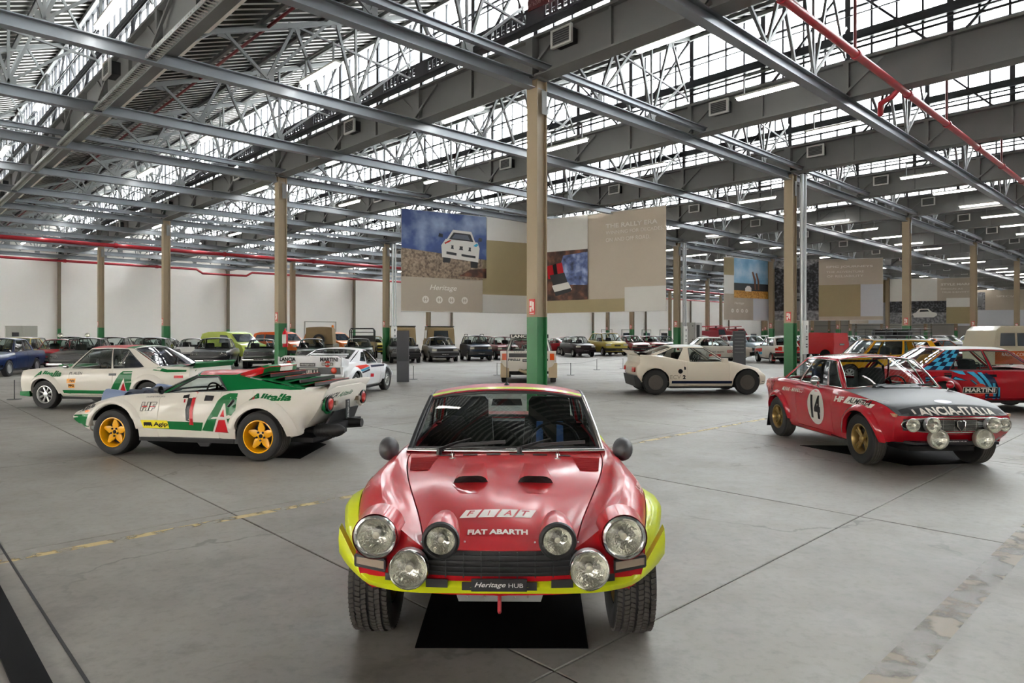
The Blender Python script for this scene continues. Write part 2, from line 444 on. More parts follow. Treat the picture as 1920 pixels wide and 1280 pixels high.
for d, u, v in lamps[:290]:
    P_ = W(u, v, 7.0); lpx, lpy = 960+P_.x/P_.y*FP, HY-(7.0-HC)/P_.y*FP; lb_ = 'small distant lit tube lamp, one of the many specks of light under the roof'
    lb_ = ('small lit tube lamp under the roof, one of the many left of the tallest pillar' if lpx < 985 else 'small lit tube lamp under the roof, one of the many right of the tallest pillar' if lpx < 1470 else 'small lit tube lamp under the roof at the right, one of many')
    for (qx, qy, t_) in NEARL:
        if math.hypot(lpx-qx, lpy-qy) < 45: lb_ = t_
    o = root('ceiling_light', P_, RA, lb_, 'lamp', 'fluorescent lamps under the roof')
    put('housing', lb, o); put('tube', lt, o); put('bracket', lh, o)
# ---- pillars
def hsec(mb, z0, z1, s=.15):
    mb.box((-s, -s, z0), (-s+.03, s, z1)).box((s-.03, -s, z0), (s, s, z1)).box((-s+.03, -.012, z0), (s-.03, .012, z1))
    mb.box((-s+.03, -.1, z0), (s-.03, -.085, z1))
t1 = MB(); hsec(t1, 1.97, ZB-.03); t1m = t1.mesh('shaft', M_tan)
t2 = MB(); hsec(t2, 0, 1.97); t2.box((-.2, -.2, 0), (.2, .2, .02)); t2m = t2.mesh('green_base', M_green)
t3 = MB(); t3.box((-.17, -.17, ZB-.05), (.17, .17, ZB)).box((-.03, -.175, ZB-.75), (.12, -.165, ZB-.26)).box((-.24, -.1, ZB-.02), (.24, .1, ZB+.8)); t3m = t3.mesh('head_bracket', M_girder)
sg = MB(); sg.box((-.165, -.09, 2.02), (-.151, .07, 2.34)); sgm = sg.mesh('hydrant_sign', mat('sign_red', '#c23a35', .5))
sp = MB()
for (a, b, c, d) in ((.05, .0, 2.2, 2.3), (.05, .0, 2.08, 2.17), (-.01, -.03, 2.14, 2.3), (-.035, -.07, 2.1, 2.28), (.055, -.075, 2.035, 2.05)): sp.box((-.168, min(a, b), c), (-.165, max(a, b), d))
spm = sp.mesh('pictogram', mat('sign_white', '#efeae4', .6))
PN = {(0, 0): 'tan and green steel pillar directly behind the red car, tallest of all',
      (0, 1): 'tan and green steel pillar with a red extinguisher, behind the white car with yellow wheels',
      (1, 0): 'tan and green steel pillar standing behind the white prototype and dark-bonneted red coupe'}
for i in range(-3, 10):
    for j in range(-2, 4):
        x, y, _ = W(12*i, 12*j)
        if (i, j) == (1, 1): pass
        if y > -30:
            o = root('pillar', W(12*i, 12*j), RA, kind='structure')
            if (i, j) in PN: o['label'] = PN[(i, j)]
            put('shaft', t1m, o); put('green_base', t2m, o); put('head_bracket', t3m, o)
            s = put('hydrant_sign', sgm, o); put('pictogram', spm, s)
# wall posts, slim
wp = MB(); wp.box((-.1, -.02, 0), (.1, -.2, 1.97)); wpm = wp.mesh('green_base', M_green)
wq = MB(); wq.box((-.1, -.02, 1.97), (.1, -.2, ZB)); wqm = wq.mesh('shaft', mat('wall_post_brown', '#6f6553', .6))
for k in range(-1, 10):
    o = root('wall_post', W(12*k, V1), RA, kind='structure'); put('green_base', wpm, o); put('shaft', wqm, o)
for k in range(-2, 4):
    o = root('wall_post', W(U1-.1, 12*k), RA, kind='structure'); put('green_base', wpm, o); put('shaft', wqm, o)
# steel downpipes with a white board beside three pillars
for (u, v, l_) in ((12, 0, 'right'), (12, 24, 'middle'), (24, 12, 'far')):
    o = root('downpipe', W(u+.3, v-.25), RA, kind='structure')
    MB().tube([(0, 0, 0), (0, 0, ZB)], .06, 10).tube([(.15, -.05, 0), (.15, -.05, ZB)], .05, 10).build('pipe', M_steel, o, smooth=60)
    b = MB().box((-.2, -.14, .95), (.2, -.1, 2.05)).build('pillar_board', M_white, o)
    m = MB()
    for (a, z0, z1, ww) in ((.05, 1.75, 1.9, .04), (.05, 1.66, 1.7, .02), (.05, 1.5, 1.54, .07), (.05, 1.42, 1.46, .07), (.05, 1.25, 1.29, .07), (.05, 1.17, 1.21, .07)):
        m.box((a-ww, -.145, z0), (a+ww, -.14, z1))
    m.build('marking', M_dark, b)
# ---- cable ladder under girder u=-6, cable tray on girder u=0
cl = MB()
for s in (-.09, .09): cl.box((-6.25+s, -12, 6.72), (-6.235+s, V1, 6.8))
cl.build('cable_ladder_rails', M_steel, ce)
rg = MB()
for v in np.arange(-11.9, V1, .12): rg.box((-6.35, v, 6.74), (-6.15, v+.03, 6.76))
rg.build('cable_ladder_rungs', M_white, ce)['kind'] = 'stuff'
MB().tube([(-6.25, -12, 6.78), (-6.25, V1, 6.78)], .035, 6).build('cable', mat('cable_blue_black', '#23242e', .6), ce)
ct = MB(); ct.box((-.42, -12, 7.86), (-.4, V1, 7.9)).box((-.42, -12, 8.1), (-.4, V1, 8.14)).box((-.45, -12, 7.8), (-.2, V1, 7.83))
for v in np.arange(-12, V1, .16): ct.box((-.42, v, 7.9), (-.4, v+.07, 8.1))
for v in np.arange(-12, V1, 1.9): ct.box((-.43, v, 7.84), (-.39, v+.5, 8.12))
ct.build('cable_tray', mat('tray_dark', '#3a3b40', .5), ce)['kind'] = 'stuff'
# ---- red mains
def pipe(name, pts, r, m, par=ce): return MB().tube(pts, r, 10).build(name, m, par, 60)
def mainpipe(label, pts, r, coll):
    o = hall('sprinkler_main', None); tag(o, label, 'pipe')
    MB().tube(pts, r, 10).build('pipe_run', M_red, o, 60)
    for (p, q) in coll: MB().tube([p, q], r*1.35, 10).build('coupling', M_red, o, 60)
    return o
o = mainpipe('large red sprinkler main hung on red rods below the roof, on the right', [(-30, -5.2, 6.75), (60, -5.2, 6.75)], .07,
             [((u, -5.2, 6.75), (u+.1, -5.2, 6.75)) for u in np.arange(-6, 50, 3.)])
for u in (-1, 3, 9, 15, 21, 27): MB().tube([(u, -5.2, 6.75), (u, -5.2, 8.6)], .03, 6).build('hanger_rod', M_dred, o)
MB().tube([(5.5, -5.2, 6.75), (5.5, -5.05, 6.6), (5.6, -4.8, 6.55), (5.9, -4.7, 6.4)], .06, 8).build('elbow', M_red, o, 60)
mainpipe('red sprinkler main crossing in front of the far pillars on the left', [(-12, 33, 6.55), (110, 33, 6.55)], .11, [((u, 33, 6.55), (u+.15, 33, 6.55)) for u in range(-6, 100, 6)])
mainpipe('red pipe run along the top of the white wall', [(-12, 46.6, 6.75), (9, 46.6, 6.75), (9.5, 46.6, 6.45), (13, 46.6, 6.45), (13.5, 46.6, 6.75), (110, 46.6, 6.75)], .09, [((u, 46.6, 6.75), (u+.2, 46.6, 6.75)) for u in range(-6, 9, 6)])
# ================================================================== CAR KIT
def paint(name, col, rough=.32, coat=None, var=0.):
    if coat is None: coat = .3 if max(lin(col)) < .05 else .55
    return mat('paint_'+name, col, rough, 0., coat, var=var, vscale=2)
M_cglass = glass_mat('car_glass', (.62, .68, .66), 1., 1.55)
M_cglass2 = glass_mat('car_glass_clear', (.8, .85, .84), 1., 1.5)
M_lens = glass_mat('lamp_lens', (.95, .95, .92), 1., 1.5)
M_chrome = mat('chrome', '#d8d8d6', .12, 1.)
M_alu = mat('rim_silver', '#b9bab8', .3, .8)
M_rub = mat('tyre_rubber', '#141414', .75, var=.3, vscale=8)
M_tread = mat('tyre_tread', '#3b3733', .85, var=.3, vscale=20)
M_under = mat('underbody_black', '#0c0c0d', .8)
M_int = mat('cabin_black', '#131315', .8)
M_intr = mat('cabin_red', '#7b2420', .8)
M_trimb = mat('trim_black', '#17181a', .45)
M_refl = mat('lamp_reflector', '#f0efe8', .22, .9, bump=.35, bscale=45)
M_amber = mat('lens_amber', '#c0672a', .25, coat=.6)
M_redl = mat('lens_red', '#a51d16', .25, coat=.6)
M_yell = mat('bulb_glass_white', '#d9d4c4', .2, coat=.5)
def pch(pts, x):
    x = np.asarray(x, float)
    if isinstance(pts, (int, float)): return np.full_like(x, float(pts))
    p = sorted(pts); X = np.array([a for a, _ in p], float); Y = np.array([b for _, b in p], float)
    if len(X) == 1: return np.full_like(x, Y[0])
    h = np.diff(X); d = np.diff(Y)/h; m = np.zeros_like(Y)
    for i in range(1, len(X)-1):
        if d[i-1]*d[i] > 0:
            w1, w2 = 2*h[i]+h[i-1], h[i]+2*h[i-1]; m[i] = (w1+w2)/(w1/d[i-1]+w2/d[i])
    m[0], m[-1] = d[0], d[-1]
    xc = np.clip(x, X[0], X[-1]); i = np.clip(np.searchsorted(X, xc)-1, 0, len(h)-1)
    t = (xc-X[i])/h[i]
    return (2*t**3-3*t**2+1)*Y[i]+(t**3-2*t**2+t)*h[i]*m[i]+(-2*t**3+3*t**2)*Y[i+1]+(t**3-t**2)*h[i]*m[i+1]
def sstep(t): t = np.clip(t, 0, 1); return t*t*(3-2*t)
TX = {}
def text_geo(s, size=1., shear=0., bold=0., sx=1., align='LEFT', sp=1.):
    k = (s, shear, bold, sp)
    if k not in TX:
        c = bpy.data.curves.new('t', 'FONT'); c.body = s; c.size = 1; c.shear = shear; c.offset = bold; c.space_character = sp
        c.resolution_u = 3
        o = bpy.data.objects.new('t', c); me = o.to_mesh()
        vs = [(v.co.x, v.co.y) for v in me.vertices]; fs = [tuple(p.vertices) for p in me.polygons]
        o.to_mesh_clear(); bpy.data.objects.remove(o); bpy.data.curves.remove(c); TX[k] = (vs, fs)
    vs, fs = TX[k]
    if not vs: return [], []
    x0 = min(v[0] for v in vs); x1 = max(v[0] for v in vs); off = {'LEFT': x0, 'CENTER': (x0+x1)/2, 'RIGHT': x1}[align]
    return [((x-off)*size*sx, y*size) for x, y in vs], fs
def text_w(s, W_, H_, **k):                     # text scaled into a box W_ x H_ (caps height), centred
    vs, fs = text_geo(s, 1., **k)
    xs = [v[0] for v in vs]; ys = [v[1] for v in vs]
    ax, ay = W_/(max(xs)-min(xs)), H_/(max(ys)-min(ys))
    cx, cy_ = (max(xs)+min(xs))/2, (max(ys)+min(ys))/2
    return [((x-cx)*ax, (y-cy_)*ay) for x, y in vs], fs
def flat_decal(name, geo, O, U, V, m, parent, eps=.0):
    vs, fs = geo; O, U, V = Vector(O), Vector(U), Vector(V); N = U.cross(V).normalized()*eps
    return MB().add([O+U*a+V*b+N for a, b in vs], fs).build(name, m, parent)
def circle2(r, n=24, cx=0, cy_=0, ry=None):
    return [(cx+r*math.cos(2*PI*k/n), cy_+(ry or r)*math.sin(2*PI*k/n)) for k in range(n)]
def decal(name, geo, bvh, O, U, V, Dv, m, parent, cut=.08, off=.003, loc=(0, 0)):
    """flat print laid onto a curved body"""
    if geo and isinstance(geo[0][0], (float, int)): geo = (geo, [tuple(range(len(geo)))])
    vs, fs = geo; O, U, V, Dv = Vector(O), Vector(U), Vector(V), Vector(Dv).normalized()
    bm = bmesh.new(); bv = [bm.verts.new((a+loc[0], b+loc[1], 0)) for a, b in vs]
    for f in fs:
        try: bm.faces.new([bv[i] for i in f])
        except ValueError: pass
    xs = [v.co.x for v in bm.verts]; ys = [v.co.y for v in bm.verts]
    for ax, (lo, hi) in ((0, (min(xs), max(xs))), (1, (min(ys), max(ys)))):
        k = int((hi-lo)/cut)
        for i in range(1, k+1):
            c = lo+(hi-lo)*i/(k+1); co_ = (c, 0, 0) if ax == 0 else (0, c, 0); no = (1, 0, 0) if ax == 0 else (0, 1, 0)
            bmesh.ops.bisect_plane(bm, geom=bm.verts[:]+bm.edges[:]+bm.faces[:], plane_co=co_, plane_no=no)
    kill = []
    for v in bm.verts:
        p = O+U*v.co.x+V*v.co.y
        h, nrm, _, dist = bvh.ray_cast(p-Dv*1.5, Dv, 3.2)
        if h is None: kill.append(v); continue
        if nrm.dot(Dv) > 0: nrm = -nrm
        v.co = h+nrm*off
    bmesh.ops.delete(bm, geom=kill, context='VERTS')
    me = bpy.data.meshes.new(name); bm.to_mesh(me); bm.free(); me.materials.append(m)
    return put(name, me, parent)
# ---------------------------------------------------------------- wheels
WH = {}
def wheel_parts(style, R, wd, rim, col, tread):
    key = (style, R, wd, rim, col.name, tread)
    if key in WH: return WH[key]
    t = MB(); h = wd/2; n = 40 if tread else 28
    t.lathe([(rim*.98, h*.86), (rim+.012, h*.96), (R*.86, h*1.04), (R*.95, h*.98), (R-.004, h*.84), (R, h*.6), (R, 0), (R, -h*.6), (R-.004, -h*.84), (R*.95, -h*.98), (R*.86, -h*1.04), (rim+.012, -h*.96), (rim*.9, -h*.8)], n, ax='y')
    if tread: t.cur = 1
    if tread == 1:
        N = 70
        for k in range(N):
            for j, yy in enumerate((-.80, -.50, -.17, .17, .50, .80)):
                a = 2*PI*(k+(j % 2)*.5)/N; zz = 1 if j % 2 else -1; da = 2*PI/N
                y0, hw = yy*h, .0125; rr = R+.001-(.007 if abs(yy) > .7 else 0)
                P = [(a-da*(.38-.12*zz), y0-hw), (a+da*(.38+.12*zz), y0-hw+.004*zz), (a+da*(.38-.12*zz), y0+hw), (a-da*(.38+.12*zz), y0+hw+.004*zz)]
                vs = [((rr+d)*math.sin(aa), y, (rr+d)*math.cos(aa)) for d in (-.002, .009) for aa, y in P]
                t.add(vs, [(4, 5, 6, 7), (0, 1, 5, 4), (1, 2, 6, 5), (2, 3, 7, 6), (3, 0, 4, 7)])
    elif tread == 2:
        for j in (-.6, -.3, 0, .3, .6): t.lathe([(R, j*h-.012), (R+.005, j*h-.01), (R+.005, j*h+.01), (R, j*h+.012)], 40, ax='y')
    tm = t.mesh('wheel', [M_rub, M_tread] if tread else M_rub, 35)
    r = MB(); r.cur = 0
    if style in ('disc',):
        r.lathe([(rim*1.02, h*.7), (rim, h*.9), (rim*.93, h*.92), (rim*.9, h*.85), (rim*.62, h*.82), (rim*.6, h*.9), (rim*.12, h*.9), (0, h*.9)], 32, ax='y')
        for k in range(24):
            a = 2*PI*k/24; r.bar((rim*.66*math.sin(a), h*.86, rim*.66*math.cos(a)), (rim*.86*math.sin(a+.1), h*.88, rim*.86*math.cos(a+.1)), .012, .02, (0, 1, 0))
    else:
        r.lathe([(rim*.98, h*.8), (rim*1.03, h*.95), (rim*.97, h*.97), (rim*.9, h*.75), (rim*.86, h*.1), (rim*.86, -h*.8)], 32, ax='y')
    hub = h*.45
    def spoke(a, w0, w1, r0, r1, y0, y1, th=.02):
        ca, sa = math.cos(a), math.sin(a)
        def P(r_, w_, y_): return (r_*sa+w_*ca, y_, r_*ca-w_*sa)
        v = [P(r0, -w0, y0), P(r0, w0, y0), P(r1, w1, y1), P(r1, -w1, y1)]
        v += [(x, y-th, z) for x, y, z in v]
        m_ = [P(r0, 0, y0+.012), P(r1, 0, y1+.006)]
        r.add(v+m_, [(0, 8, 9, 3), (8, 1, 2, 9), (4, 7, 6, 5), (0, 3, 7, 4), (1, 5, 6, 2)])
    if style == 'five':                           # broad five-pointed star
        for k in range(5):
            a = 2*PI*k/5; spoke(a, rim*.2, rim*.24, rim*.12, rim*.5, hub, hub+.005); spoke(a, rim*.24, rim*.07, rim*.5, rim*.93, hub+.005, h*.55)
        r.lathe([(rim*.26, hub-.02), (rim*.26, hub+.015), (rim*.14, hub+.02), (rim*.12, hub-.01), (0, hub-.01)], 20, ax='y')
        for k in range(5):
            a = 2*PI*(k+.5)/5; r.cur = 1
            r.lathe([(.014, hub+.02), (.014, hub+.03), (0, hub+.03)], 8, o=(rim*.27*math.sin(a), 0, rim*.27*math.cos(a)), ax='y'); r.cur = 0
        r.cur = 1; r.lathe([(rim*.12, hub), (rim*.11, hub+.022), (0, hub+.022)], 12, ax='y'); r.cur = 0
    elif style == 'four':                         # four slotted double spokes
        for k in range(4):
            a = 2*PI*(k+.5)/4
            spoke(a, rim*.13, rim*.2, rim*.15, rim*.62, hub, h*.5); spoke(a+.16, rim*.06, rim*.09, rim*.5, rim*.93, h*.5, h*.6); spoke(a-.16, rim*.06, rim*.09, rim*.5, rim*.93, h*.5, h*.6)
        r.lathe([(rim*.24, hub-.02), (rim*.24, hub+.02), (rim*.1, hub+.04), (0, hub+.04)], 20, ax='y')
    elif style == 'multi':                        # many-spoke turbine
        for k in range(10): spoke(2*PI*k/10, rim*.05, rim*.07, rim*.2, rim*.93, hub, h*.6)
        r.lathe([(rim*.26, hub-.02), (rim*.26, hub+.015), (rim*.12, hub+.03), (0, hub+.03)], 20, ax='y')
    elif style == 'eight':
        for k in range(8): spoke(2*PI*(k+.5)/8, rim*.1, rim*.12, rim*.2, rim*.93, hub, h*.55)
        r.lathe([(rim*.3, hub-.02), (rim*.3, hub+.02), (rim*.1, hub+.03), (0, hub+.03)], 20, ax='y')
    elif style == 'hubcap':
        r.lathe([(rim*.92, h*.6), (rim*.8, h*.5), (rim*.7, h*.62), (rim*.4, h*.85), (0, h*.95)], 20, ax='y')
    elif style == 'steel':
        r.lathe([(rim*.9, h*.3), (rim*.75, h*.35), (rim*.6, h*.6), (rim*.3, h*.5), (0, h*.5)], 20, ax='y')
        for k in range(8):
            a = 2*PI*k/8; r.cur = 1
            r.lathe([(rim*.07, h*.56), (0, h*.57)], 8, o=(rim*.68*math.sin(a), 0, rim*.68*math.cos(a)), ax='y'); r.cur = 0
    r.cur = 1
    r.lathe([(rim*.86, -h*.2), (0, -h*.2)], 20, ax='y'); r.lathe([(rim*.6, h*.05), (rim*.6, h*.12), (rim*.2, h*.12)], 20, ax='y')
    rm = r.mesh('rim', [col, M_under], 40)
    WH[key] = (tm, rm); return WH[key]
def add_wheel(car, x, y, R, wd, rim=None, style='steel', col=None, tread=0, steer=0, toein=0):
    rim = rim or R*.62; tm, rm = wheel_parts(style, R, wd, rim, col or M_alu, tread)
    s = 1 if y > 0 else -1
    o = put('wheel', tm, car, (x, y-s*wd/2, R), (0 if s > 0 else PI)+steer)
    put('rim', rm, o); return o
# ---------------------------------------------------------------- round lamps
LC = {}
def lamp(car, c, r, d=(1, 0, 0), depth=.06, ring=M_chrome, name='headlamp', shell=None, ringw=.1, dome=.25, lens=None, core=True):
    """c: centre of the lens face, d: facing direction"""
    key = (round(r, 3), depth, ring.name, shell.name if shell else '', ringw, dome)
    if key not in LC:
        a = MB().lathe([(r*.97, -.004), (r*.86, -depth*.5), (r*.55, -depth*.85), (r*.2, -depth*.98), (0, -depth)], 28, ax='x')
        b = MB().lathe([(r*(1+ringw*.2), -.02), (r*(1+ringw), -.008), (r*(1+ringw*.8), .006), (r*(1+ringw*.3), .01), (r*.96, .002), (r*.95, -.01)], 36, ax='x')
        if shell: b.cur = 1; b.lathe([(r*(1+ringw), -.008), (r*1.02, -depth), (r*.75, -depth*1.7), (r*.3, -depth*2.1), (0, -depth*2.15)], 28, ax='x')
        g = MB().lathe([(r*.97, 0), (r*.8, dome*r*.35), (r*.5, dome*r*.75), (r*.2, dome*r*.97), (0, dome*r)], 28, ax='x')
        k = MB().lathe([(r*.22, -depth*.8), (r*.2, -depth*.25), (0, -depth*.2)], 12, ax='x')
        LC[key] = (a.mesh('reflector', M_refl, 40), b.mesh('lamp_rim', [ring, shell] if shell else ring, 50), g.mesh('lens', M_lens, 60), k.mesh('bulb', M_yell, 50))
    a, b, g, k = LC[key]
    d = Vector(d).normalized(); q = d.to_track_quat('X', 'Z')
    o = put(name, b, car); o.rotation_mode = 'QUATERNION'; o.rotation_quaternion = q; o.location = c
    put('reflector', a, o); put('lens', g, o)
    if core: put('bulb', k, o)
    return o
# ---------------------------------------------------------------- the body
class Car:
    def __init__(s, spec, root_o):
        s.sp = spec; s.o = root_o; root_o.matrix_basis = Matrix.LocRotScale(root_o.location, root_o.rotation_euler, None)
    def warp(s, x, y, z):
        sp = s.sp; xf, xr = sp['xf'], sp['xr']; wm = sp.get('wref', .8)
        nl = sp.get('nlen', .6); tf = sstep((x-(xf-nl))/nl); tr_ = sstep(((xr+nl)-x)/nl)
        b, p = sp.get('bowf', (.12, 2.5)); dx = -tf*b*(np.abs(y)/wm)**p
        b, p = sp.get('bowr', (.1, 2.5)); dx = dx+tr_*b*(np.abs(y)/wm)**p
        if 'nose' in sp: dx = dx+tf**3*pch(sp['nose'], z)
        if 'tail' in sp: dx = dx+tr_**3*pch(sp['tail'], z)
        return x+dx
    def fx(s, y, z): return float(s.warp(np.array(s.sp['xf']), np.array(float(y)), np.array(float(z))))
    def rx(s, y, z): return float(s.warp(np.array(s.sp['xr']), np.array(float(y)), np.array(float(z))))
    def body(s):
        sp = s.sp; xf, xr = sp['xf'], sp['xr']; step = sp.get('dx', .09)
        br_ = sorted(set([xr, xf]+[b for b in sp.get('xbreaks', []) if xr < b < xf])); xs = []
        for a, b in zip(br_[:-1], br_[1:]):
            k = max(1, int(round((b-a)/step))); xs += [a+(b-a)*i/k for i in range(k)]
        xs.append(xf); xs = np.array(xs); nx = len(xs)
        C = sp['sec']; nc = len(C); Y = np.array([pch(c[0], xs) for c in C]); Z = np.array([pch(c[1], xs) for c in C])
        sharp = sp.get('sharp', []); seg = sp.get('seg', [3]*(nc-1))
        ys, zs, idx = [], [], []
        for k in range(nc-1):
            P0 = 2*np.array([Y[k], Z[k]])-np.array([Y[k+1], Z[k+1]]) if (k == 0 or k in sharp) else np.array([Y[k-1], Z[k-1]])
            P1 = np.array([Y[k], Z[k]]); P2 = np.array([Y[k+1], Z[k+1]])
            if k == nc-2: P3 = np.array([-Y[k], Z[k]])
            elif k+1 in sharp: P3 = 2*P2-P1
            else: P3 = np.array([Y[k+2], Z[k+2]])
            for i in range(seg[k]):
                t = i/seg[k]; q = .5*((2*P1)+(-P0+P2)*t+(2*P0-5*P1+4*P2-P3)*t*t+(-P0+3*P1-3*P2+P3)*t**3)
                ys.append(q[0]); zs.append(q[1]); idx.append(k+t)
        ys.append(Y[-1]); zs.append(Z[-1]); idx.append(nc-1)
        Yh, Zh = np.array(ys).T, np.array(zs).T; M = len(idx)             # nx, M
        # full ring: left side (+y) bottom -> centre -> right side bottom
        Yf = np.concatenate([Yh, -Yh[:, -2::-1]], 1); Zf = np.concatenate([Zh, Zh[:, -2::-1]], 1)
        If = idx+idx[-2::-1]; N = 2*M-1; sd = [1]*(M-1)+[1]+[-1]*(M-1)
        X = np.repeat(xs[:, None], N, 1)
        if 'mod' in sp: X, Yf, Zf = sp['mod'](X, Yf, Zf, np.array(If)[None, :]+0*X)
        Xw = s.warp(X, Yf, Zf)
        V = np.stack([Xw, Yf, Zf], 2).reshape(-1, 3)
        faces = []; info = []
        for i in range(nx-1):
            for j in range(N-1):
                faces.append((i*N+j, i*N+j+1, (i+1)*N+j+1, (i+1)*N+j))
                info.append(((xs[i]+xs[i+1])/2, (If[j]+If[j+1])/2, 1 if j < M-1 else -1))
        inv = {}
        belt = sp['belt_i']
        # wheel arches
        keep = [True]*len(faces); inside = np.zeros(len(V), int)-1
        hi = np.array([(If[j] <= belt+.6) for i in range(nx) for j in range(N)])
        for w_, (wx, wz, wr) in enumerate(sp['arch']):
            dx = V[:, 0]-wx; dz = V[:, 2]-wz; r = np.hypot(dx, dz)
            ins = ((r < wr) | ((np.abs(dx) < wr) & (dz < 0))) & hi
            inside[ins] = w_
        snap = {}
        for fi, f in enumerate(faces):
            k = [inside[i] >= 0 for i in f]
            if all(k): keep[fi] = False
            elif any(k):
                for i, q in zip(f, k):
                    if q: snap[i] = inside[i]
        for i, w_ in snap.items():
            wx, wz, wr = sp['arch'][w_]; dx = V[i, 0]-wx; dz = V[i, 2]-wz
            if dz >= 0:
                r = math.hypot(dx, dz) or 1e-6; V[i, 0] = wx+dx*wr/r; V[i, 2] = wz+dz*wr/r
            else: V[i, 0] = wx+(wr if dx > 0 else -wr)
        # cabin opening
        if 'open' in sp:
            a, b = sp['open']
            for fi, (xc, ic, sg_) in enumerate(info):
                if a < xc < b and ic > sp.get('open_i', belt+.0): keep[fi] = False
        # end caps
        caps = []
        for e, ii in ((1, nx-1), (-1, 0)):
            yh, zh = Yh[ii], Zh[ii]; b_i = [k for k in range(M) if idx[k] <= sp.get('cap_i', belt)+1e-6][-1]
            top = list(range(b_i, M)); fr_ = [yh[k]/max(yh[b_i], 1e-6) for k in top]      # 1 -> 0
            cols = fr_+[-q for q in fr_[-2::-1]]; base = len(V); rows = []
            nk = len(cols); rr = []
            for k in range(0, b_i+1):
                row = []
                for c, q in enumerate(cols):
                    y, z = yh[k]*q, zh[k]
                    if k == 0 and False: pass
                    row.append((y, z))
                rr.append(row)
            last = [(yh[t], zh[t]) for t in top]+[(-yh[t], zh[t]) for t in top[-2::-1]]; pr_ = rr[-1]
            for q in range(1, 4): rr.append([(a[0]+(b[0]-a[0])*q/4, a[1]+(b[1]-a[1])*q/4) for a, b in zip(pr_, last)])
            rr.append(last)
            for row in rr:
                for (y, z) in row:
                    x_ = float(s.warp(np.array(xs[ii]), np.array(y), np.array(z)))
                    rows.append((x_, y, z))
            V = np.concatenate([V, np.array(rows)]); 
            for k in range(len(rr)-1):
                for c in range(nk-1):
                    f = (base+k*nk+c, base+k*nk+c+1, base+(k+1)*nk+c+1, base+(k+1)*nk+c)
                    caps.append((f[::-1] if e > 0 else f, e))
        s.V = V
        allf = [f for f, k in zip(faces, keep) if k]; alli = [q for q, k in zip(info, keep) if k]
        s.bvh = BVHTree.FromPolygons([tuple(v) for v in V], allf+[f for f, _ in caps])
        # split into panels
        groups = {}
        pf = sp.get('panels', lambda x, i, g: None)
        for f, (xc, ic, g) in zip(allf, alli): groups.setdefault(pf(xc, ic, g) or 'body', []).append(f)
        for f, e in caps: groups.setdefault('nose' if e > 0 and sp.get('sepnose') else 'body', []).append(f)
        mts = sp.get('mats', {})
        for nme, fs in groups.items():
            base_name = nme.split(':')[0]
            bm = bmesh.new(); mp = {}
            for f in fs:
                q = []
                for i in f:
                    if i not in mp: mp[i] = bm.verts.new(V[i])
                    if mp[i] not in q: q.append(mp[i])
                if len(q) > 2:
                    try: bm.faces.new(q)
                    except ValueError: pass
            bmesh.ops.remove_doubles(bm, verts=bm.verts, dist=.0008)
            bmesh.ops.recalc_face_normals(bm, faces=bm.faces) if False else None
            if sp.get('gap', True) and len(groups) > 1:
                g_ = sp.get('gapw', .005)
                res = bmesh.ops.inset_region(bm, faces=bm.faces[:], thickness=g_, depth=0, use_boundary=True, use_even_offset=True)
                bm.normal_update()
                bv = [v for v in bm.verts if v.is_boundary and abs(v.co.y) > .0]
                for v in bv: v.co -= v.normal*.009
            for f in bm.faces: f.smooth = True
            me = bpy.data.meshes.new(base_name); bm.to_mesh(me); bm.free()
            me.set_sharp_from_angle(angle=math.radians(sp.get('sharpang', 32)))
            me.materials.append(mts.get(base_name, sp['paint']))
            o = put(base_name, me, s.o)
            if nme == 'body': s.body_o = o
        # liners and floor pan
        lm = MB()
        for wx, wz, wr in sp['arch']:
            for sg_ in (1, -1):
                n = 12; wy = sp.get('wref', .8)-.05; P = []
                for y in (sg_*(wy-.02), sg_*(wy-.33)):
                    P.append([(wx-(wr+.015)*math.cos(math.radians(20)+math.radians(140)*k/n), y, wz+(wr+.015)*math.sin(math.radians(20)+math.radians(140)*k/n)) for k in range(n+1)])
                lm.grid(P); q = P[1]
                lm.add(q, [tuple(range(len(q)))])
        zf = sp.get('floorz', .2)
        lm.box((xr+.25, -sp.get('wref', .8)+.36, zf), (sp.get('floorx', xf-.3), sp.get('wref', .8)-.36, zf+.06))
        a1 = [a for a in sp['arch']]; xx = sorted([(a[0]-a[2], a[0]+a[2]) for a in a1])
        if len(xx) == 2: lm.box((xx[0][1]+.02, -sp.get('wref', .8)+.06, zf-.0), (xx[1][0]-.02, sp.get('wref', .8)-.06, zf+.05))
        lm.build('underbody', M_under, s.o)
        return s
    def ray(s, px, py):
        M = s.o.matrix_basis.inverted(); o_ = M @ Vector((0, 0, HC)); d = M.to_3x3() @ Vector(((px-960)/FP, 1, -(py-HY)/FP)); return o_, d
    def on(s, px, py, ax='y', val=.85):
        o_, d = s.ray(px, py); i = 'xyz'.index(ax); t = (val-o_[i])/d[i]; return o_+d*t
    def pdec(s, name, geo, BL, BR, TL, ax, val, m, off=.003, cut=.1):
        "geo in the unit square, laid on the body over the patch whose corners show at three pixels"
        A, B, C = (s.on(p[0], p[1], ax, val) for p in (BL, BR, TL)); U, V = B-A, C-A
        vs, fs = geo; xs = [v[0] for v in vs]; ys = [v[1] for v in vs]; lu, lv = U.length, V.length
        D = {'y': Vector((0, -1 if val > 0 else 1, 0)), 'x': Vector((-1 if val > 0 else 1, 0, 0)), 'z': Vector((0, 0, -1))}[ax]
        return decal(name, ([(x*lu, y*lv) for x, y in vs], fs), s.bvh, A, U/lu, V/lv, D, m, s.o, cut, off)
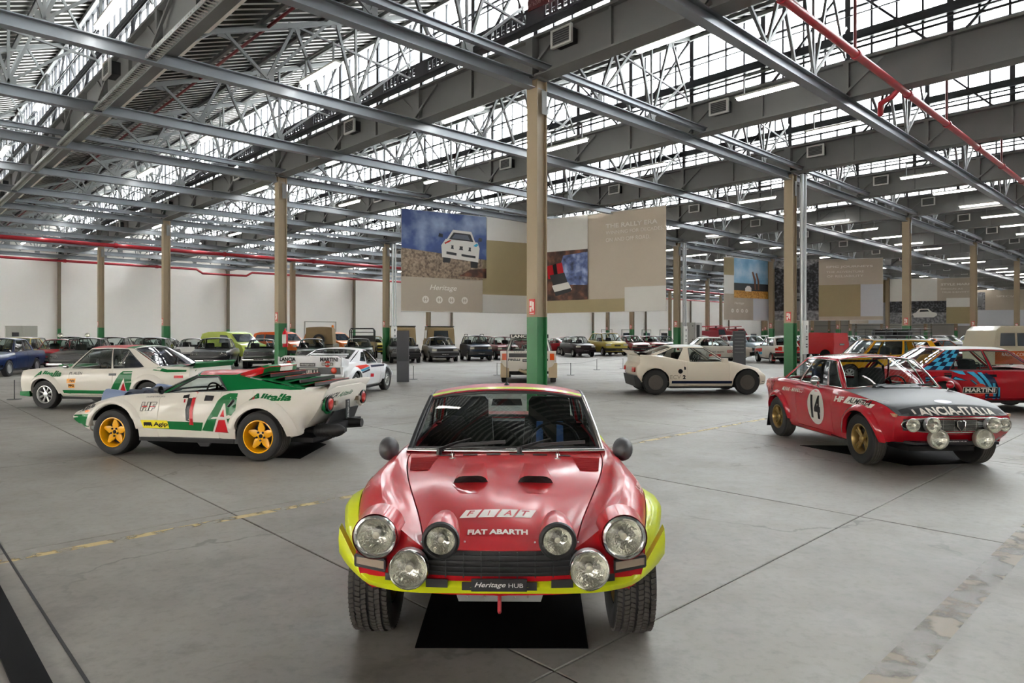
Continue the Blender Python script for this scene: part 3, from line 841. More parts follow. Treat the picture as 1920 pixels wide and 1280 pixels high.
    def ptext(s, name, txt, BL, BR, TL, ax, val, m, off=.004, **k):
        vs, fs = text_geo(txt, 1., **k); xs = [v[0] for v in vs]; ys = [v[1] for v in vs]
        x0, x1, y0, y1 = min(xs), max(xs), min(ys), max(ys)
        return s.pdec(name, ([((x-x0)/(x1-x0), (y-y0)/(y1-y0)) for x, y in vs], fs), BL, BR, TL, ax, val, m, off)
    def ppoly(s, name, pts, ax, val, m, off=.003, cut=.1):
        P = [s.on(px, py, ax, val) for px, py in pts]; A = P[0]
        a, b = {'y': (0, 2), 'x': (1, 2), 'z': (0, 1)}[ax]
        U = Vector((0, 0, 0)); U[a] = 1; V = Vector((0, 0, 0)); V[b] = 1
        D = {'y': Vector((0, -1 if val > 0 else 1, 0)), 'x': Vector((-1 if val > 0 else 1, 0, 0)), 'z': Vector((0, 0, -1))}[ax]
        O = Vector((0, 0, 0)); O['xyz'.index(ax)] = val
        return decal(name, [(p[a], p[b]) for p in P], s.bvh, O, U, V, D, m, s.o, cut, off)
    def side_y(s, x, z, sg_=1):
        h, n, _, _ = s.bvh.ray_cast(Vector((x, sg_*2, z)), Vector((0, -sg_, 0)), 2)
        return abs(h.y) if h is not None else None
    def top_z(s, x, y):
        h, n, _, _ = s.bvh.ray_cast(Vector((x, y, 3)), Vector((0, 0, -1)), 3)
        return h.z if h is not None else None
    def flare(s, wx, wz, R0, wdt, bul, a0, a1, m, name='wheel_arch_flare', n=18, prof=None):
        prof = prof or [(0, .8, -.04), (0, 1, 0), (.25, 1, 0), (.6, .75, 0), (1, 0.02, 0)]
        for sg_ in (1, -1):
            P = []; last = None; pts = []
            for k in range(n+1):
                a = math.radians(a0+(a1-a0)*k/n); row = []
                for (fr_, fb, dy) in prof:
                    r = R0+wdt*fr_; x = wx+r*math.cos(a); z = wz+r*math.sin(a)
                    y = s.side_y(x, z, sg_)
                    if y is None: y = row[-1][3] if row else (last or .7)
                    last = y
                    taper = 1-.25*abs(2*k/n-1)**3
                    row.append((x, z, fb*bul*taper+dy, y))
                ymax = max(q[3] for q in row)
                pts.append([(q[0], sg_*((q[3] if i == len(row)-1 else (q[3]*.3+ymax*.7))+q[2]+.003), q[1]) for i, q in enumerate(row)])
            MB().grid(pts, flip=(sg_ > 0)).build(name, m, s.o, 60)
    # -------------------------------------------------------- cabin
    def cabin(s, c):
        """c: a (x, halfwidth, z) windscreen base corner, at roof front corner, ct roof rear corner, c rear base corner"""
        sp = s.sp; xa, wa, za = c['a']; xt, wt, zt = c['at']; xu, wu, zu = c['ct']; xc, wc, zc = c['c']
        bs, cr = c.get('bow', (.1, .08, -.03, -.08)), c.get('crown', .05)
        pnt = c.get('paint', sp['paint']); frame = MB(); glassw = []; trims = []
        belt = c.get('belt', [(xc, zc), (xa, za)]); beltw = c.get('beltw', [(xc, wc), (xa, wa)])
        rail = c.get('rail', [(xu, zu), (xt, zt)]); railw = c.get('railw', [(xu, wu), (xt, wt)])
        bul = c.get('bulge', .025)
        def P(kind, sg_=1):
            if kind in ('front', 'rear'):
                (x0, w0, z0), (x1, w1, z1) = ((xa, wa, za), (xt, wt, zt)) if kind == 'front' else ((xc, wc, zc), (xu, wu, zu))
                b0, b1 = (bs[0], bs[1]) if kind == 'front' else (bs[3], bs[2])
                o_ = 1 if kind == 'front' else -1
                def f(q, t):
                    e = 1-q*q
                    A = Vector((x0+b0*e, w0*q, z0+c.get('cowlup', .01)*e)); B = Vector((x1+b1*e, w1*q, z1+cr*(1-abs(q)**2.4)))
                    r = A.lerp(B, t); r.x += o_*bul*4*t*(1-t); r.z += bul*2*t*(1-t); return r
            else:
                def f(q, t):
                    xb = xa+(xc-xa)*q; xtp = xt+(xu-xt)*q
                    A = Vector((xb, float(pch(beltw, xb)), float(pch(belt, xb)))); B = Vector((xtp, float(pch(railw, xtp)), float(pch(rail, xtp))))
                    r = A.lerp(B, t); r.y += c.get('tumble', .03)*4*t*(1-t)*.5; r.y *= sg_; return r
            return f
        def patch(kind, wins, sg_=1, ns=10, nt_=5, wname='window', gm=M_cglass):
            f = P(kind, sg_); lo = -1 if kind != 'side' else 0
            S = sorted(set([lo, 1]+[w[0] for w in wins]+[w[1] for w in wins])); T = sorted(set([0, 1]+[w[2] for w in wins]+[w[3] for w in wins]))
            def fill(a, n): 
                out = []
                for p, q in zip(a[:-1], a[1:]):
                    k = max(1, int(round((q-p)*n))); out += [p+(q-p)*i/k for i in range(k)]
                return out+[a[-1]]
            S2, T2 = fill(S, ns), fill(T, nt_)
            G_ = [[f(a, b) for b in T2] for a in S2]
            fl = (kind == 'front') ^ False
            for i in range(len(S2)-1):
                for j in range(len(T2)-1):
                    a, b = (S2[i]+S2[i+1])/2, (T2[j]+T2[j+1])/2
                    wi = [k for k, w in enumerate(wins) if w[0] < a < w[1] and w[2] < b < w[3]]
                    if wi: continue
                    q = [G_[i][j], G_[i+1][j], G_[i+1][j+1], G_[i][j+1]]
                    frame.add(q, [(0, 1, 2, 3)])
            for w in wins:
                s2 = [w[0]+(w[1]-w[0])*i/8 for i in range(9)]; t2 = [w[2]+(w[3]-w[2])*i/4 for i in range(5)]
                cen = Vector((0, 0, 0))
                g = [[f(a, b) for b in t2] for a in s2]
                inn = Vector((-.006 if kind == 'front' else .006 if kind == 'rear' else 0, -.006*sg_ if kind == 'side' else 0, 0))
                glassw.append((wname, [[p+inn for p in r] for r in g], gm))
                loop = [f(a, w[2]) for a in s2]+[f(w[1], b) for b in t2[1:]]+[f(a, w[3]) for a in s2[::-1][1:]]+[f(w[0], b) for b in t2[::-1][1:-1]]
                trims.append((loop, w[4] if len(w) > 4 else None))
        mf = c.get('mf', (.05, .07, .05)); mr = c.get('mr', (.08, .1, .1))
        patch('front', [(-1+mf[0], 1-mf[0], mf[1], 1-mf[2])], wname='windscreen', gm=c.get('gf', M_cglass2))
        if c.get('rearwin', True): patch('rear', [(-1+mr[0], 1-mr[0], mr[1], 1-mr[2])], wname='rear_window', gm=c.get('gr', M_cglass2))
        else: patch('rear', [])
        for sg_ in (1, -1): patch('side', c['wins'], sg_, wname='side_window', gm=c.get('gs', M_cglass2))
        # roof
        RS, RT = 12, 10; Gd = []
        f1, f2 = P('front'), P('rear')
        for i in range(RS+1):
            q = -1+2*i/RS; row = []
            for j in range(RT+1):
                t = j/RT; A, B = f1(q, 1), f2(q, 1); x = A.x+(B.x-A.x)*t
                xr_ = xt+(xu-xt)*t
                y = float(pch(railw, xr_))*q; z = float(pch(rail, xr_))+cr*(1-abs(q)**2.4)
                row.append((x, y, z))
            Gd.append(row)
        if not c.get('noroof'):
            ro = MB().grid(Gd, flip=True); ro.build('roof', c.get('roofm', pnt), s.o, 50)
        s.roofgrid = Gd
        bm = frame.mesh('window_pillars', pnt, 40)
        b2 = bmesh.new(); b2.from_mesh(bm); bmesh.ops.remove_doubles(b2, verts=b2.verts, dist=.0005); bmesh.ops.recalc_face_normals(b2, faces=b2.faces); b2.to_mesh(bm); b2.free()
        put('window_pillars', bm, s.o)
        for nm, g, gm in glassw:
            MB().grid(g).build(nm, gm, s.o, 60)
        if c.get('trim', True):
            tr_ = MB()
            for loop, t_ in trims: tr_.tube(loop, c.get('trimr', .009), 6, closed=True)
            tr_.build('window_trim', c.get('trimm', M_trimb), s.o, 60)
        if c.get('gutter'):
            for sg_ in (1, -1):
                MB().tube([P('side', sg_)(0, .02)]+[P('side', sg_)(k/8, 1) for k in range(9)]+[P('side', sg_)(1, .05)], .012, 6).build('drip_rail', c['gutter'], s.o, 60)
        s.P = P
        return s
    def interior(s, seats=((-.25, .36), (-.25, -.36)), z=.45, dash=None, wheel_y=.36, rear=True, col=None, belt_h=.85, top=1.05, tub=None):
        col = col or M_int; o = s.o; w_ = s.sp.get('wref', .8)-.14
        a, b = tub or s.sp.get('open', (-1, .5))
        m = MB().add([(a, -w_, .3), (b, -w_, .3), (b, w_, .3), (a, w_, .3), (a-.1, -w_, belt_h-.04), (b+.1, -w_, belt_h-.04), (b+.1, w_, belt_h-.04), (a-.1, w_, belt_h-.04)],
                     [(0, 1, 2, 3), (0, 4, 5, 1), (2, 6, 7, 3), (1, 5, 6, 2), (3, 7, 4, 0)]); m.build('cabin_tub', M_int, o)
        for (x, y) in seats:
            q = MB(); q.prism([(x-.25, y-.22, z), (x+.25, y-.22, z+.05), (x+.25, y+.22, z+.05), (x-.25, y+.22, z)], (0, 0, -.15))
            prof = [(-.26, z), (-.16, z), (-.24, top-.02), (-.27, top), (-.34, top-.02), (-.36, z)]
            n_ = 6; P = []
            for k in range(7):
                yy = -.23+.46*k/6; e = .9 if k in (0, 6) else 1.; bend = .02*(1-abs(k-3)/3)
                P.append([(x+px+(-bend if i in (1, 2) else 0), y+yy*(1 if pz < top-.1 else .86), z+(pz-z)*(.97 if k in (0, 6) else 1)) for i, (px, pz) in enumerate(prof)])
            q.grid(P); q.add(P[0], [tuple(range(6))]); q.add(P[-1], [tuple(range(5, -1, -1))])
            q.build('seat', col, o, 60)
        d = dash or (b-.05)
        MB().prism([(d-.35, -w_, belt_h-.16), (d-.3, -w_, belt_h-.02), (d+.2, -w_, belt_h), (d+.2, -w_, .5), (d-.2, -w_, .5)], (0, 2*w_, 0)).build('dashboard', M_int, o)
        cx = d-.48; t = MB(); ring = []
        for k in range(20):
            an = 2*PI*k/20; ring.append((cx+.06*math.sin(an)*1.0, wheel_y+.18*math.cos(an), belt_h-.02+.17*math.sin(an)))
        t.tube(ring, .012, 6, closed=True)
        for an in (0, 2.1, 4.2): t.bar((cx, wheel_y, belt_h-.02), (cx+.06*math.sin(an), wheel_y+.18*math.cos(an), belt_h-.02+.17*math.sin(an)), .03, .012)
        t.tube([(cx, wheel_y, belt_h-.02), (d-.2, wheel_y, belt_h-.12)], .025, 6); t.build('steering_wheel', M_int, o, 60)
        if rear: MB().prism([(a-.05, -w_, belt_h+.02), (a+.12, -w_, belt_h+.05), (a+.3, -w_, .5), (a+.1, -w_, .45)], (0, 2*w_, 0)).build('rear_bench', col, o)
        return s
def place(F, Rr, side, tw):
    """F, Rr: ground points under the near front and rear wheels; side +1: the left side is near"""
    f = (Vector(F)-Vector(Rr)); h = Vector((f.x, f.y)).normalized(); left = Vector((-h.y, h.x))
    m = (Vector(F)+Vector(Rr))/2; c = Vector((m.x, m.y))-left*side*tw
    return (c.x, c.y, 0), math.atan2(h.y, h.x)
def plate(car, c, d, up, w_, h_, txt='Heritage', txt2='HUB', m=None, name='number_plate'):
    d = Vector(d).normalized(); up = Vector(up).normalized(); r = up.cross(d).normalized(); c = Vector(c)
    q = [c-r*w_/2-up*h_/2, c+r*w_/2-up*h_/2, c+r*w_/2+up*h_/2, c-r*w_/2+up*h_/2]
    o = MB().prism([p-d*.012 for p in q], d*.012).build(name, m or mat('plate_black', '#1c1b1f', .35), car)
    wt = mat('plate_print', '#e6e4e0', .5)
    if txt:
        g = text_w(txt, w_*(.56 if txt2 else .8), h_*.5, shear=.35, bold=.01)
        flat_decal('plate_lettering', g, c-r*w_*(.16 if txt2 else 0), r, up, wt, o, .002)
    if txt2:
        g = text_w(txt2, w_*.26, h_*.34, bold=0); flat_decal('plate_lettering', g, c+r*w_*.3, r, up, wt, o, .002)
    return o
# ================================================================== RED SPIDER (nearest car)
P_red = mat('paint_rally_red', '#a8121d', .38, 0., .5, var=.08, vscale=3, cr=.13)
P_yel = mat('paint_acid_yellow', '#b9c21a', .42, 0., .4, var=.06, vscale=5)
M_wht = mat('print_white', '#ece8e2', .5)
M_blk = mat('print_black', '#121214', .5)
def build_spider():
    o = root('rally_spider', (-.035, 4.93, 0), -PI/2-.012, 'red rally spider with acid yellow arches and six round lamps, facing the viewer', 'car')
    sp = dict(xf=1.86, xr=-2.05, wref=.8, nlen=.75, bowf=(.2, 2.4), bowr=(.2, 2.4), paint=P_red, dx=.07, floorz=.26, floorx=1.0,
              nose=[(.3, -.06), (.43, -.025), (.6, 0), (.66, 0), (.8, -.05)], belt_i=4, cap_i=2, arch=[(1.14, .30, .37), (-1.14, .30, .37)],
              xbreaks=[.57, -.62, 1.79], open=(-.78, .5), open_i=5.0, seg=[2, 3, 3, 3, 4, 4, 4], gapw=.004,
              sec=[([(-2.05, .6), (0, .74), (1.3, .72), (1.6, .66), (1.86, .60)], [(-2.05, .42), (-1.6, .25), (1.3, .24), (1.48, .30), (1.52, .43), (1.86, .43)]),
                   ([(-2.05, .66), (0, .785), (1.3, .77), (1.5, .71), (1.86, .65)], [(-2.05, .48), (-1.6, .34), (1.42, .38), (1.52, .47), (1.86, .47)]),
                   ([(-2.05, .7), (0, .805), (1.14, .80), (1.5, .735), (1.86, .675)], [(-2.05, .62), (0, .58), (1.86, .58)]),
                   ([(-2.05, .66), (0, .77), (1.14, .77), (1.5, .735), (1.86, .675)], [(-2.05, .76), (0, .76), (1.14, .77), (1.6, .745), (1.86, .72)]),
                   ([(-2.05, .56), (0, .67), (.57, .685), (1.14, .67), (1.86, .56)], [(-2.05, .82), (-1, .87), (.57, .865), (1.14, .865), (1.5, .84), (1.74, .80), (1.86, .775)]),
                   ([(-2.05, .5), (.0, .61), (.57, .61), (1.86, .345)], [(-2.05, .82), (-.8, .88), (.57, .858), (1.14, .80), (1.5, .735), (1.86, .655)]),
                   ([(-2.05, .25), (.57, .3), (1.86, .18)], [(-2.05, .83), (-.8, .89), (.57, .868), (.95, .835), (1.3, .785), (1.6, .725), (1.86, .645)]),
                   (0, [(-2.05, .83), (-.8, .9), (.57, .875), (.95, .84), (1.3, .79), (1.6, .73), (1.86, .645)])],
              panels=lambda x, i, g: 'bonnet' if (.57 < x < 1.86 and i > 5) else ('boot_lid' if x < -1.0 and i > 5 else ('door:%d' % g if (-.62 < x < .4 and .5 < i < 4.5) else None)))
    c = Car(sp, o).body()
    c.cabin(dict(a=(.52, .635, .86), at=(.08, .545, 1.175), ct=(-.60, .53, 1.16), c=(-.86, .60, .88), bow=(.085, .07, -.03, -.05), crown=.062, bulge=.02,
                 belt=[(-.86, .88), (.56, .86)], rail=[(-.6, 1.16), (-.25, 1.185), (.10, 1.175)], railw=[(-.6, .53), (-.25, .555), (.1, .545)],
                 wins=[(.1, .68, .08, .9), (.72, .93, .12, .86)], mf=(.045, .06, .05), mr=(.07, .10, .12), trimm=M_trimb, trimr=.012, gf=M_cglass, gutter=M_trimb))
    c.interior(seats=((-.28, .33), (-.28, -.33)), top=.98, belt_h=.84, wheel_y=.34, tub=(-.8, .52), rear=True)
    yb = MB()                                       # yellow strip along the roof's front edge
    f = c.P('front')
    yb.grid([[f(-.98+1.96*k/16, 1.0)+Vector((-.0, 0, .004)), f(-.98+1.96*k/16, 1.0)+Vector((-.05, 0, .014))] for k in range(17)]); yb.build('roof_stripe', P_yel, o)
    ch = MB(); ch.tube([f(-1+2*k/16, .0)+Vector((.012, 0, .012)) for k in range(17)], .016, 8); ch.build('windscreen_sill', M_chrome, o, 60)
    for s_ in (1, -1):
        e = MB(); e.tube([f(s_*.99, k/6)+Vector((.01, 0, 0)) for k in range(7)], .017, 8); e.build('windscreen_pillar', M_chrome if s_ > 0 else M_trimb, o, 60)
        sb = MB(); sb.prism([(-.46, s_*.33-.06, .62), (-.46, s_*.33+.06, .62), (-.5, s_*.33+.05, 1.0), (-.5, s_*.33-.05, 1.0)], (.012, 0, 0)) if False else None
    for yy in (.25, .41):                           # blue harness straps on the driver's seat
        MB().prism([(-.45+.02, yy-.03, .6), (-.45+.02, yy+.03, .6), (-.49, yy+.025, .93), (-.49, yy-.025, .93)], (.02, 0, 0)).build('harness_strap', mat('harness_blue', '#2d4f86', .7), o)
    for s_ in (1, -1):                              # headrests
        MB().prism([(-.53, s_*.33-.17, .9), (-.53, s_*.33+.17, .9), (-.55, s_*.33+.165, 1.09), (-.55, s_*.33+.14, 1.12), (-.55, s_*.33-.14, 1.12), (-.55, s_*.33-.165, 1.09)], (-.06, 0, 0)).build('headrest', M_int, o)
    MB().prism([(.13, -.11, 1.12), (.13, .11, 1.12), (.12, .1, 1.165), (.12, -.1, 1.165)], (-.02, 0, 0)).build('rear_view_mirror', M_int, o)
    MB().box((-1.0, -.56, .80), (-.70, .56, .905)).build('parcel_shelf', M_int, o)
    # wipers
    for py in (.09, -.42):
        w_ = MB(); z = c.top_z(.6, py); p0 = Vector((.615, py, z+.03)); p1 = f(-(py-.14*0)/.63*-1, .1) if False else Vector((.53, py-(-.16)*1, .93))
        side = 1
        w_.tube([Vector((.625, py-.0, z-.01)), Vector((.625, py, z+.035))], .018, 8)
        w_.tube([Vector((.625, py, z+.03)), Vector((.60, py+.09, .925)), Vector((.575, py+.2, .955))], [.012, .009, .006], 6)
        w_.bar((.60, py+.06, .915), (.575, py+.42, .935), .012, .02); w_.build('wiper', M_trimb, o)
    # bonnet louvres, slots, pins, scoops
    for s_ in (1, -1):
        lv = MB()
        for k in range(13):
            x = .70+k*.0145*1.35; h = .085-.03*k/12
            y0 = s_*.50-h+.0; y1 = s_*.50+h; 
            lv.prism([(x, y0, c.top_z(x, y0)+.001), (x, y1, c.top_z(x, y1)+.001), (x+.012, y1, c.top_z(x+.012, y1)+.007), (x+.012, y0, c.top_z(x+.012, y0)+.007)], (.0, 0, -.004))
        lv.build('louvre_panel', mat('paint_louvre_red', '#96141f', .4), o)
        pn = MB(); x, y = .735, s_*.325; z = c.top_z(x, y)
        pn.lathe([(.02, 0), (.02, .004), (.008, .006), (.006, .03), (0, .032)], 10, o=(x, y, z)); pn.tube([(x, y-.012, z+.02), (x-.01, y, z+.05), (x, y+.012, z+.02)], .003, 5)
        pn.build('bonnet_pin', M_chrome, o, 50)
        # scoop
        P = []; X0, X1 = 1.21, .86
        for k in range(11):
            t = k/10; x = X0+(X1-X0)*t; hw = .105-.03*t; row = []
            for j in range(11):
                q = -1+2*j/10; y = s_*.18+hw*q; hgt = .045*(1-t)**1.2*(1-abs(q)**4)
                row.append((x+(.03*q*q if k == 0 else 0)*-1, y, c.top_z(x, y)+.002+hgt-.012*(abs(q) > .99)))
            P.append(row)
        MB().grid(P).build('bonnet_scoop', P_red, o, 50)
        m_ = MB(); row = P[0]; m_.add([(p[0]-.006, p[1], p[2]-.002) for p in row]+[(p[0]-.0, p[1], c.top_z(p[0], p[1])-.004) for p in row[::-1]], [tuple(range(22))])
        m_.build('scoop_mouth', M_blk, o)
        tr_ = [[(X0-.004+.13*t, s_*.18+q*(.1-.055*t), c.top_z(X0+.13*t, s_*.18+q*.08)+.0025) for q in (-1, -.5, 0, .5, 1)] for t in (0, .25, .5, .75, 1)]
        MB().grid(tr_).build('scoop_ramp', mat('paint_bright_red', '#9c0f16', .35, coat=.5), o)
        # lamp cowls on the bonnet
        P = []; cy_, cz, cx, r0 = s_*.262, .702, 1.895, .074
        for k in range(9):
            t = k/8; x = cx-.27*t; r = r0*(1-t*t)**.7+.010; row = []
            zc = cz+.045*t
            for j in range(17):
                a = 2*PI*j/16; row.append((x, cy_+r*math.sin(a), zc+r*math.cos(a)))
            P.append(row)
        MB().grid(P).build('lamp_cowl', P_red, o, 60)
        lamp(o, (1.905, cy_, .702), .067, (1, 0, -.03), ring=M_black, name='bonnet_lamp', ringw=.28)
        for a in range(7):
            an = -1.9+a*.63; MB().lathe([(.005, 0), (.004, .004), (0, .005)], 6, o=(1.8-.0, cy_+.105*math.sin(an), .7+.105*math.cos(an)), ax='x').build('rivet', M_steel, o) if a in (0, 6) else None
        lamp(o, (1.862, s_*.565, .708), .082, (1, s_*.06, .0), name='headlamp', ringw=.24, depth=.07)
        hs = MB(); hs.lathe([(.104, .02), (.108, -.05), (.112, -.14)], 28, o=(1.842, s_*.565, .708), ax='x'); hs.build('headlamp_bucket', P_red, o, 60)
        lamp(o, (1.93, s_*.402, .582), .082, (1, 0, 0), name='driving_lamp', ringw=.09, shell=M_steel, dome=.35)
        MB().box((1.80, s_*.40-.02, .47), (1.86, s_*.40+.02, .53)).build('lamp_bracket', M_trimb, o)
        # indicator
        q = [(c.fx(y, .6)+.05, y, z) for y, z in ((s_*.525, .545), (s_*.675, .552), (s_*.675, .598), (s_*.525, .595))]
        ind = MB().prism(q, (-.06, 0, 0)).build('indicator', mat('indicator_clear', '#8f8070', .25, coat=.8), o)
        fr_ = MB(); 
        for a, b in zip(q, q[1:]+q[:1]): fr_.bar(a, b, .008, .012)
        fr_.build('indicator_frame', M_trimb, ind)
        # mirrors
        mr = MB(); P = []
        mr.lathe([(.055, 0), (.06, .03), (.05, .075), (.03, .1), (0, .108)], 20, ax='x'); mr.lathe([(.055, 0), (.05, .004), (0, .004)], 20, ax='x')
        om = mr.build('door_mirror', mat('mirror_dark_grey', '#3a3a3c', .5), o, 50); om.location = (.52, s_*.755, .885); om.scale = (1.1, 1.1, 1.28)
        MB().tube([(.52, s_*.745, .86), (.52, s_*.7, .82)], .015, 6).build('mirror_stalk', M_trimb, o)
    for k in range(6):
        y = -.365+.146*k; MB().prism([(.655, y-.045, c.top_z(.655, y-.045)+.003), (.655, y+.045, c.top_z(.655, y+.045)+.003), (.685, y+.045, c.top_z(.685, y+.045)+.003), (.685, y-.045, c.top_z(.685, y-.045)+.003)], (0, 0, .002)).build('air_slot', M_blk, o)
    # prints on the bonnet
    U_, V_, DN = (0, 1, 0), (-1, 0, .0), (0, 0, -1)
    V_ = (-.94, 0, .0)
    sh = .035
    for k, ch_ in enumerate('FIAT'):
        x0 = -.19+k*.091
        decal('badge_tile', [(x0, -.04), (x0+.08, -.04), (x0+.08+sh*.8, .04), (x0+sh*.8, .04)], c.bvh, (1.565, -.015, .8), U_, V_, DN, M_wht, o, .05, .002)
        decal('badge_letter', text_w(ch_, .04 if ch_ != 'I' else .014, .052, shear=.35, bold=.02), c.bvh, (1.565, -.015, .8), U_, V_, DN, mat('print_red', '#a81c24', .5), o, .05, .004, loc=(x0+.04+sh*.4, 0))
    decal('lettering', text_w('FIAT ABARTH', .285, .042, bold=.045), c.bvh, (1.725, -.012, .8), U_, V_, DN, M_wht, o, .05, .003)
    # faded side writing
    for s_ in (1, -1):
        g = MB()
        decal('side_lettering', text_w('HERITAGE RALLY', .5, .05, bold=.02), c.bvh, (1.1, s_*.8, .80), (-s_*1, 0, 0), (0, 0, 1), (0, -s_, 0), mat('print_faded', '#c9a09a', .6), o, .06)
    # grille
    g = MB(); g.cur = 0
    gy, z0, z1 = .325, .528, .645
    def gx(y, z): return c.fx(y, z)
    back = [[(gx(y, z)+.004, y, z) for z in (z0, (z0+z1)/2, z1)] for y in np.linspace(-gy-.03, gy+.03, 13)]
    g.grid(back); g.cur = 1
    for z in np.linspace(z0+.022, z1-.018, 4):
        for a, b in zip(np.linspace(-gy, gy, 11)[:-1], np.linspace(-gy, gy, 11)[1:]): g.bar((gx(a, z)+.02, a, z), (gx(b, z)+.02, b, z), .006, .004)
    for y in np.linspace(-gy, gy, 9): g.bar((gx(y, z0)+.022, y, z0), (gx(y, z1)+.022, y, z1), .005, .006)
    g.build('grille', [M_blk, mat('grille_grey', '#202124', .45)], o)
    # yellow chin that runs into the arches
    P = []
    for k in range(41):
        y = -.82+1.64*k/40; a = abs(y)
        zt = float(pch([(0, .515), (.45, .508), (.60, .50), (.68, .53), (.75, .59), (.82, .66)], a)); zl = float(pch([(0, .437), (.45, .43), (.6, .435), (.70, .455), (.78, .48), (.82, .51)], a))
        x = float(pch([(0, 1.845), (.4, 1.815), (.6, 1.745), (.70, 1.65), (.77, 1.56), (.82, 1.50)], a))+.018
        zm = zt*.6+zl*.4
        P.append([(x-.05, y, zt), (x-.004, y, zt-.012), (x+.012, y, zm), (x, y, zl+.015), (x-.05, y, zl)])
    MB().grid(P).build('front_spoiler', P_yel, o, 50)
    for (ya, yb_, za, zb_) in ((-.235, -.335, .478, .515), (.235, .335, .478, .515), (-.17, .17, .468, .505), (.385, .53, .492, .525), (-.385, -.53, .492, .525)):
        x = max(float(pch([(0, 1.845), (.4, 1.815), (.6, 1.745)], abs(ya))), float(pch([(0, 1.845), (.4, 1.815), (.6, 1.745)], abs(yb_))))+.02
        q = [(float(pch([(0, 1.845), (.4, 1.815), (.6, 1.745)], abs(yy)))+.028, yy, zz) for yy, zz in ((ya, za), (yb_, za), (yb_, zb_), (ya, zb_))]
        MB().prism(q, (.004, 0, 0)).build('air_duct', M_blk, o)
    plate(o, (1.90, 0, .503), (1, 0, .1), (0, 0, 1), .25, .055)
    tp = MB().prism([(1.80, -.19, .392), (1.80, .19, .392), (1.81, .2, .43), (1.81, -.2, .43)], (-.01, 0, 0))
    t_ = tp.build('skid_plate', M_steel, o)
    for y in (-.15, -.07, .07, .13): MB().lathe([(.006, 0), (.005, .006), (0, .006)], 8, o=(1.812, y, .42), ax='x').build('bolt', M_chrome, t_)
    MB().tube([(1.81, 0, .43), (1.84, 0, .41), (1.845, 0, .37), (1.83, 0, .355)], .009, 6).build('tow_hook', M_red, o)
    # wheels, flares
    for x in (1.14, -1.14):
        for s_ in (1, -1): add_wheel(o, x, s_*.80, .305, .21, .19, 'four', mat('rim_bronze', '#8c7446', .4, .6), 1 if x > 0 else 0)
    c.flare(1.14, .30, .35, .115, .072, 24, 172, P_yel, prof=[(0, .5, -.05), (0, .95, 0), (.3, 1.05, 0), (.65, .7, 0), (1, .02, 0)])
    c.flare(-1.14, .30, .35, .115, .085, 0, 180, P_yel)
    # aerial
    z = 1.235
    MB().lathe([(.022, 0), (.02, .018), (.008, .03), (.003, .05), (.003, .32), (0, .32)], 10, o=(-.12, -.005, z)).build('aerial', M_trimb, o, 50)
    return o
build_spider()
root_mat = MB().box((-.55, -2.4, .001), (.38, .0, .008))
def floor_mat_obj(q, label):
    o = MB().prism([(x, y, .001) for x, y in q], (0, 0, .006)).build('drip_mat', mat('mat_black', '#040405', .9, spec=.05), None)
    return tag(o, label, 'mat', 'black floor mats under the display cars')
a, b = G(778, 1215), G(1103, 1216)
floor_mat_obj([(a.x, a.y), (b.x, b.y), (b.x+.12, b.y+2.6), (a.x+.0, a.y+2.6)], 'black floor mat under the red spider, its corners showing in front')
# ================================================================== WHITE AND GREEN WEDGE
P_wht = mat('paint_white', '#ece6dc', .3, coat=.6)
P_grn = mat('paint_green', '#08602f', .35, coat=.35)
P_red2 = mat('paint_signal_red', '#b0141a', .35, coat=.35)
D_grn = mat('print_green', '#08602f', .4, coat=.25); D_red = mat('print_red_gloss', '#b0141f', .4, coat=.25); D_wht = mat('print_white_gloss', '#ece8e0', .4, coat=.25)
D_blk = mat('print_black_gloss', '#101014', .45, coat=.2); D_yel = mat('print_yellow', '#e0cf10', .4); D_org = mat('print_orange', '#e0962a', .4)
D_lbl = mat('print_light_blue', '#3f9dc4', .4, coat=.2); D_nvy = mat('print_navy', '#15203a', .4, coat=.2); D_rd3 = mat('print_stripe_red', '#cf3426', .4, coat=.2)
RIMY = mat('rim_yellow', '#e0a210', .35, coat=.5)
UNIT = ([(0, 0), (1, 0), (1, 1), (0, 1)], [(0, 1, 2, 3)])
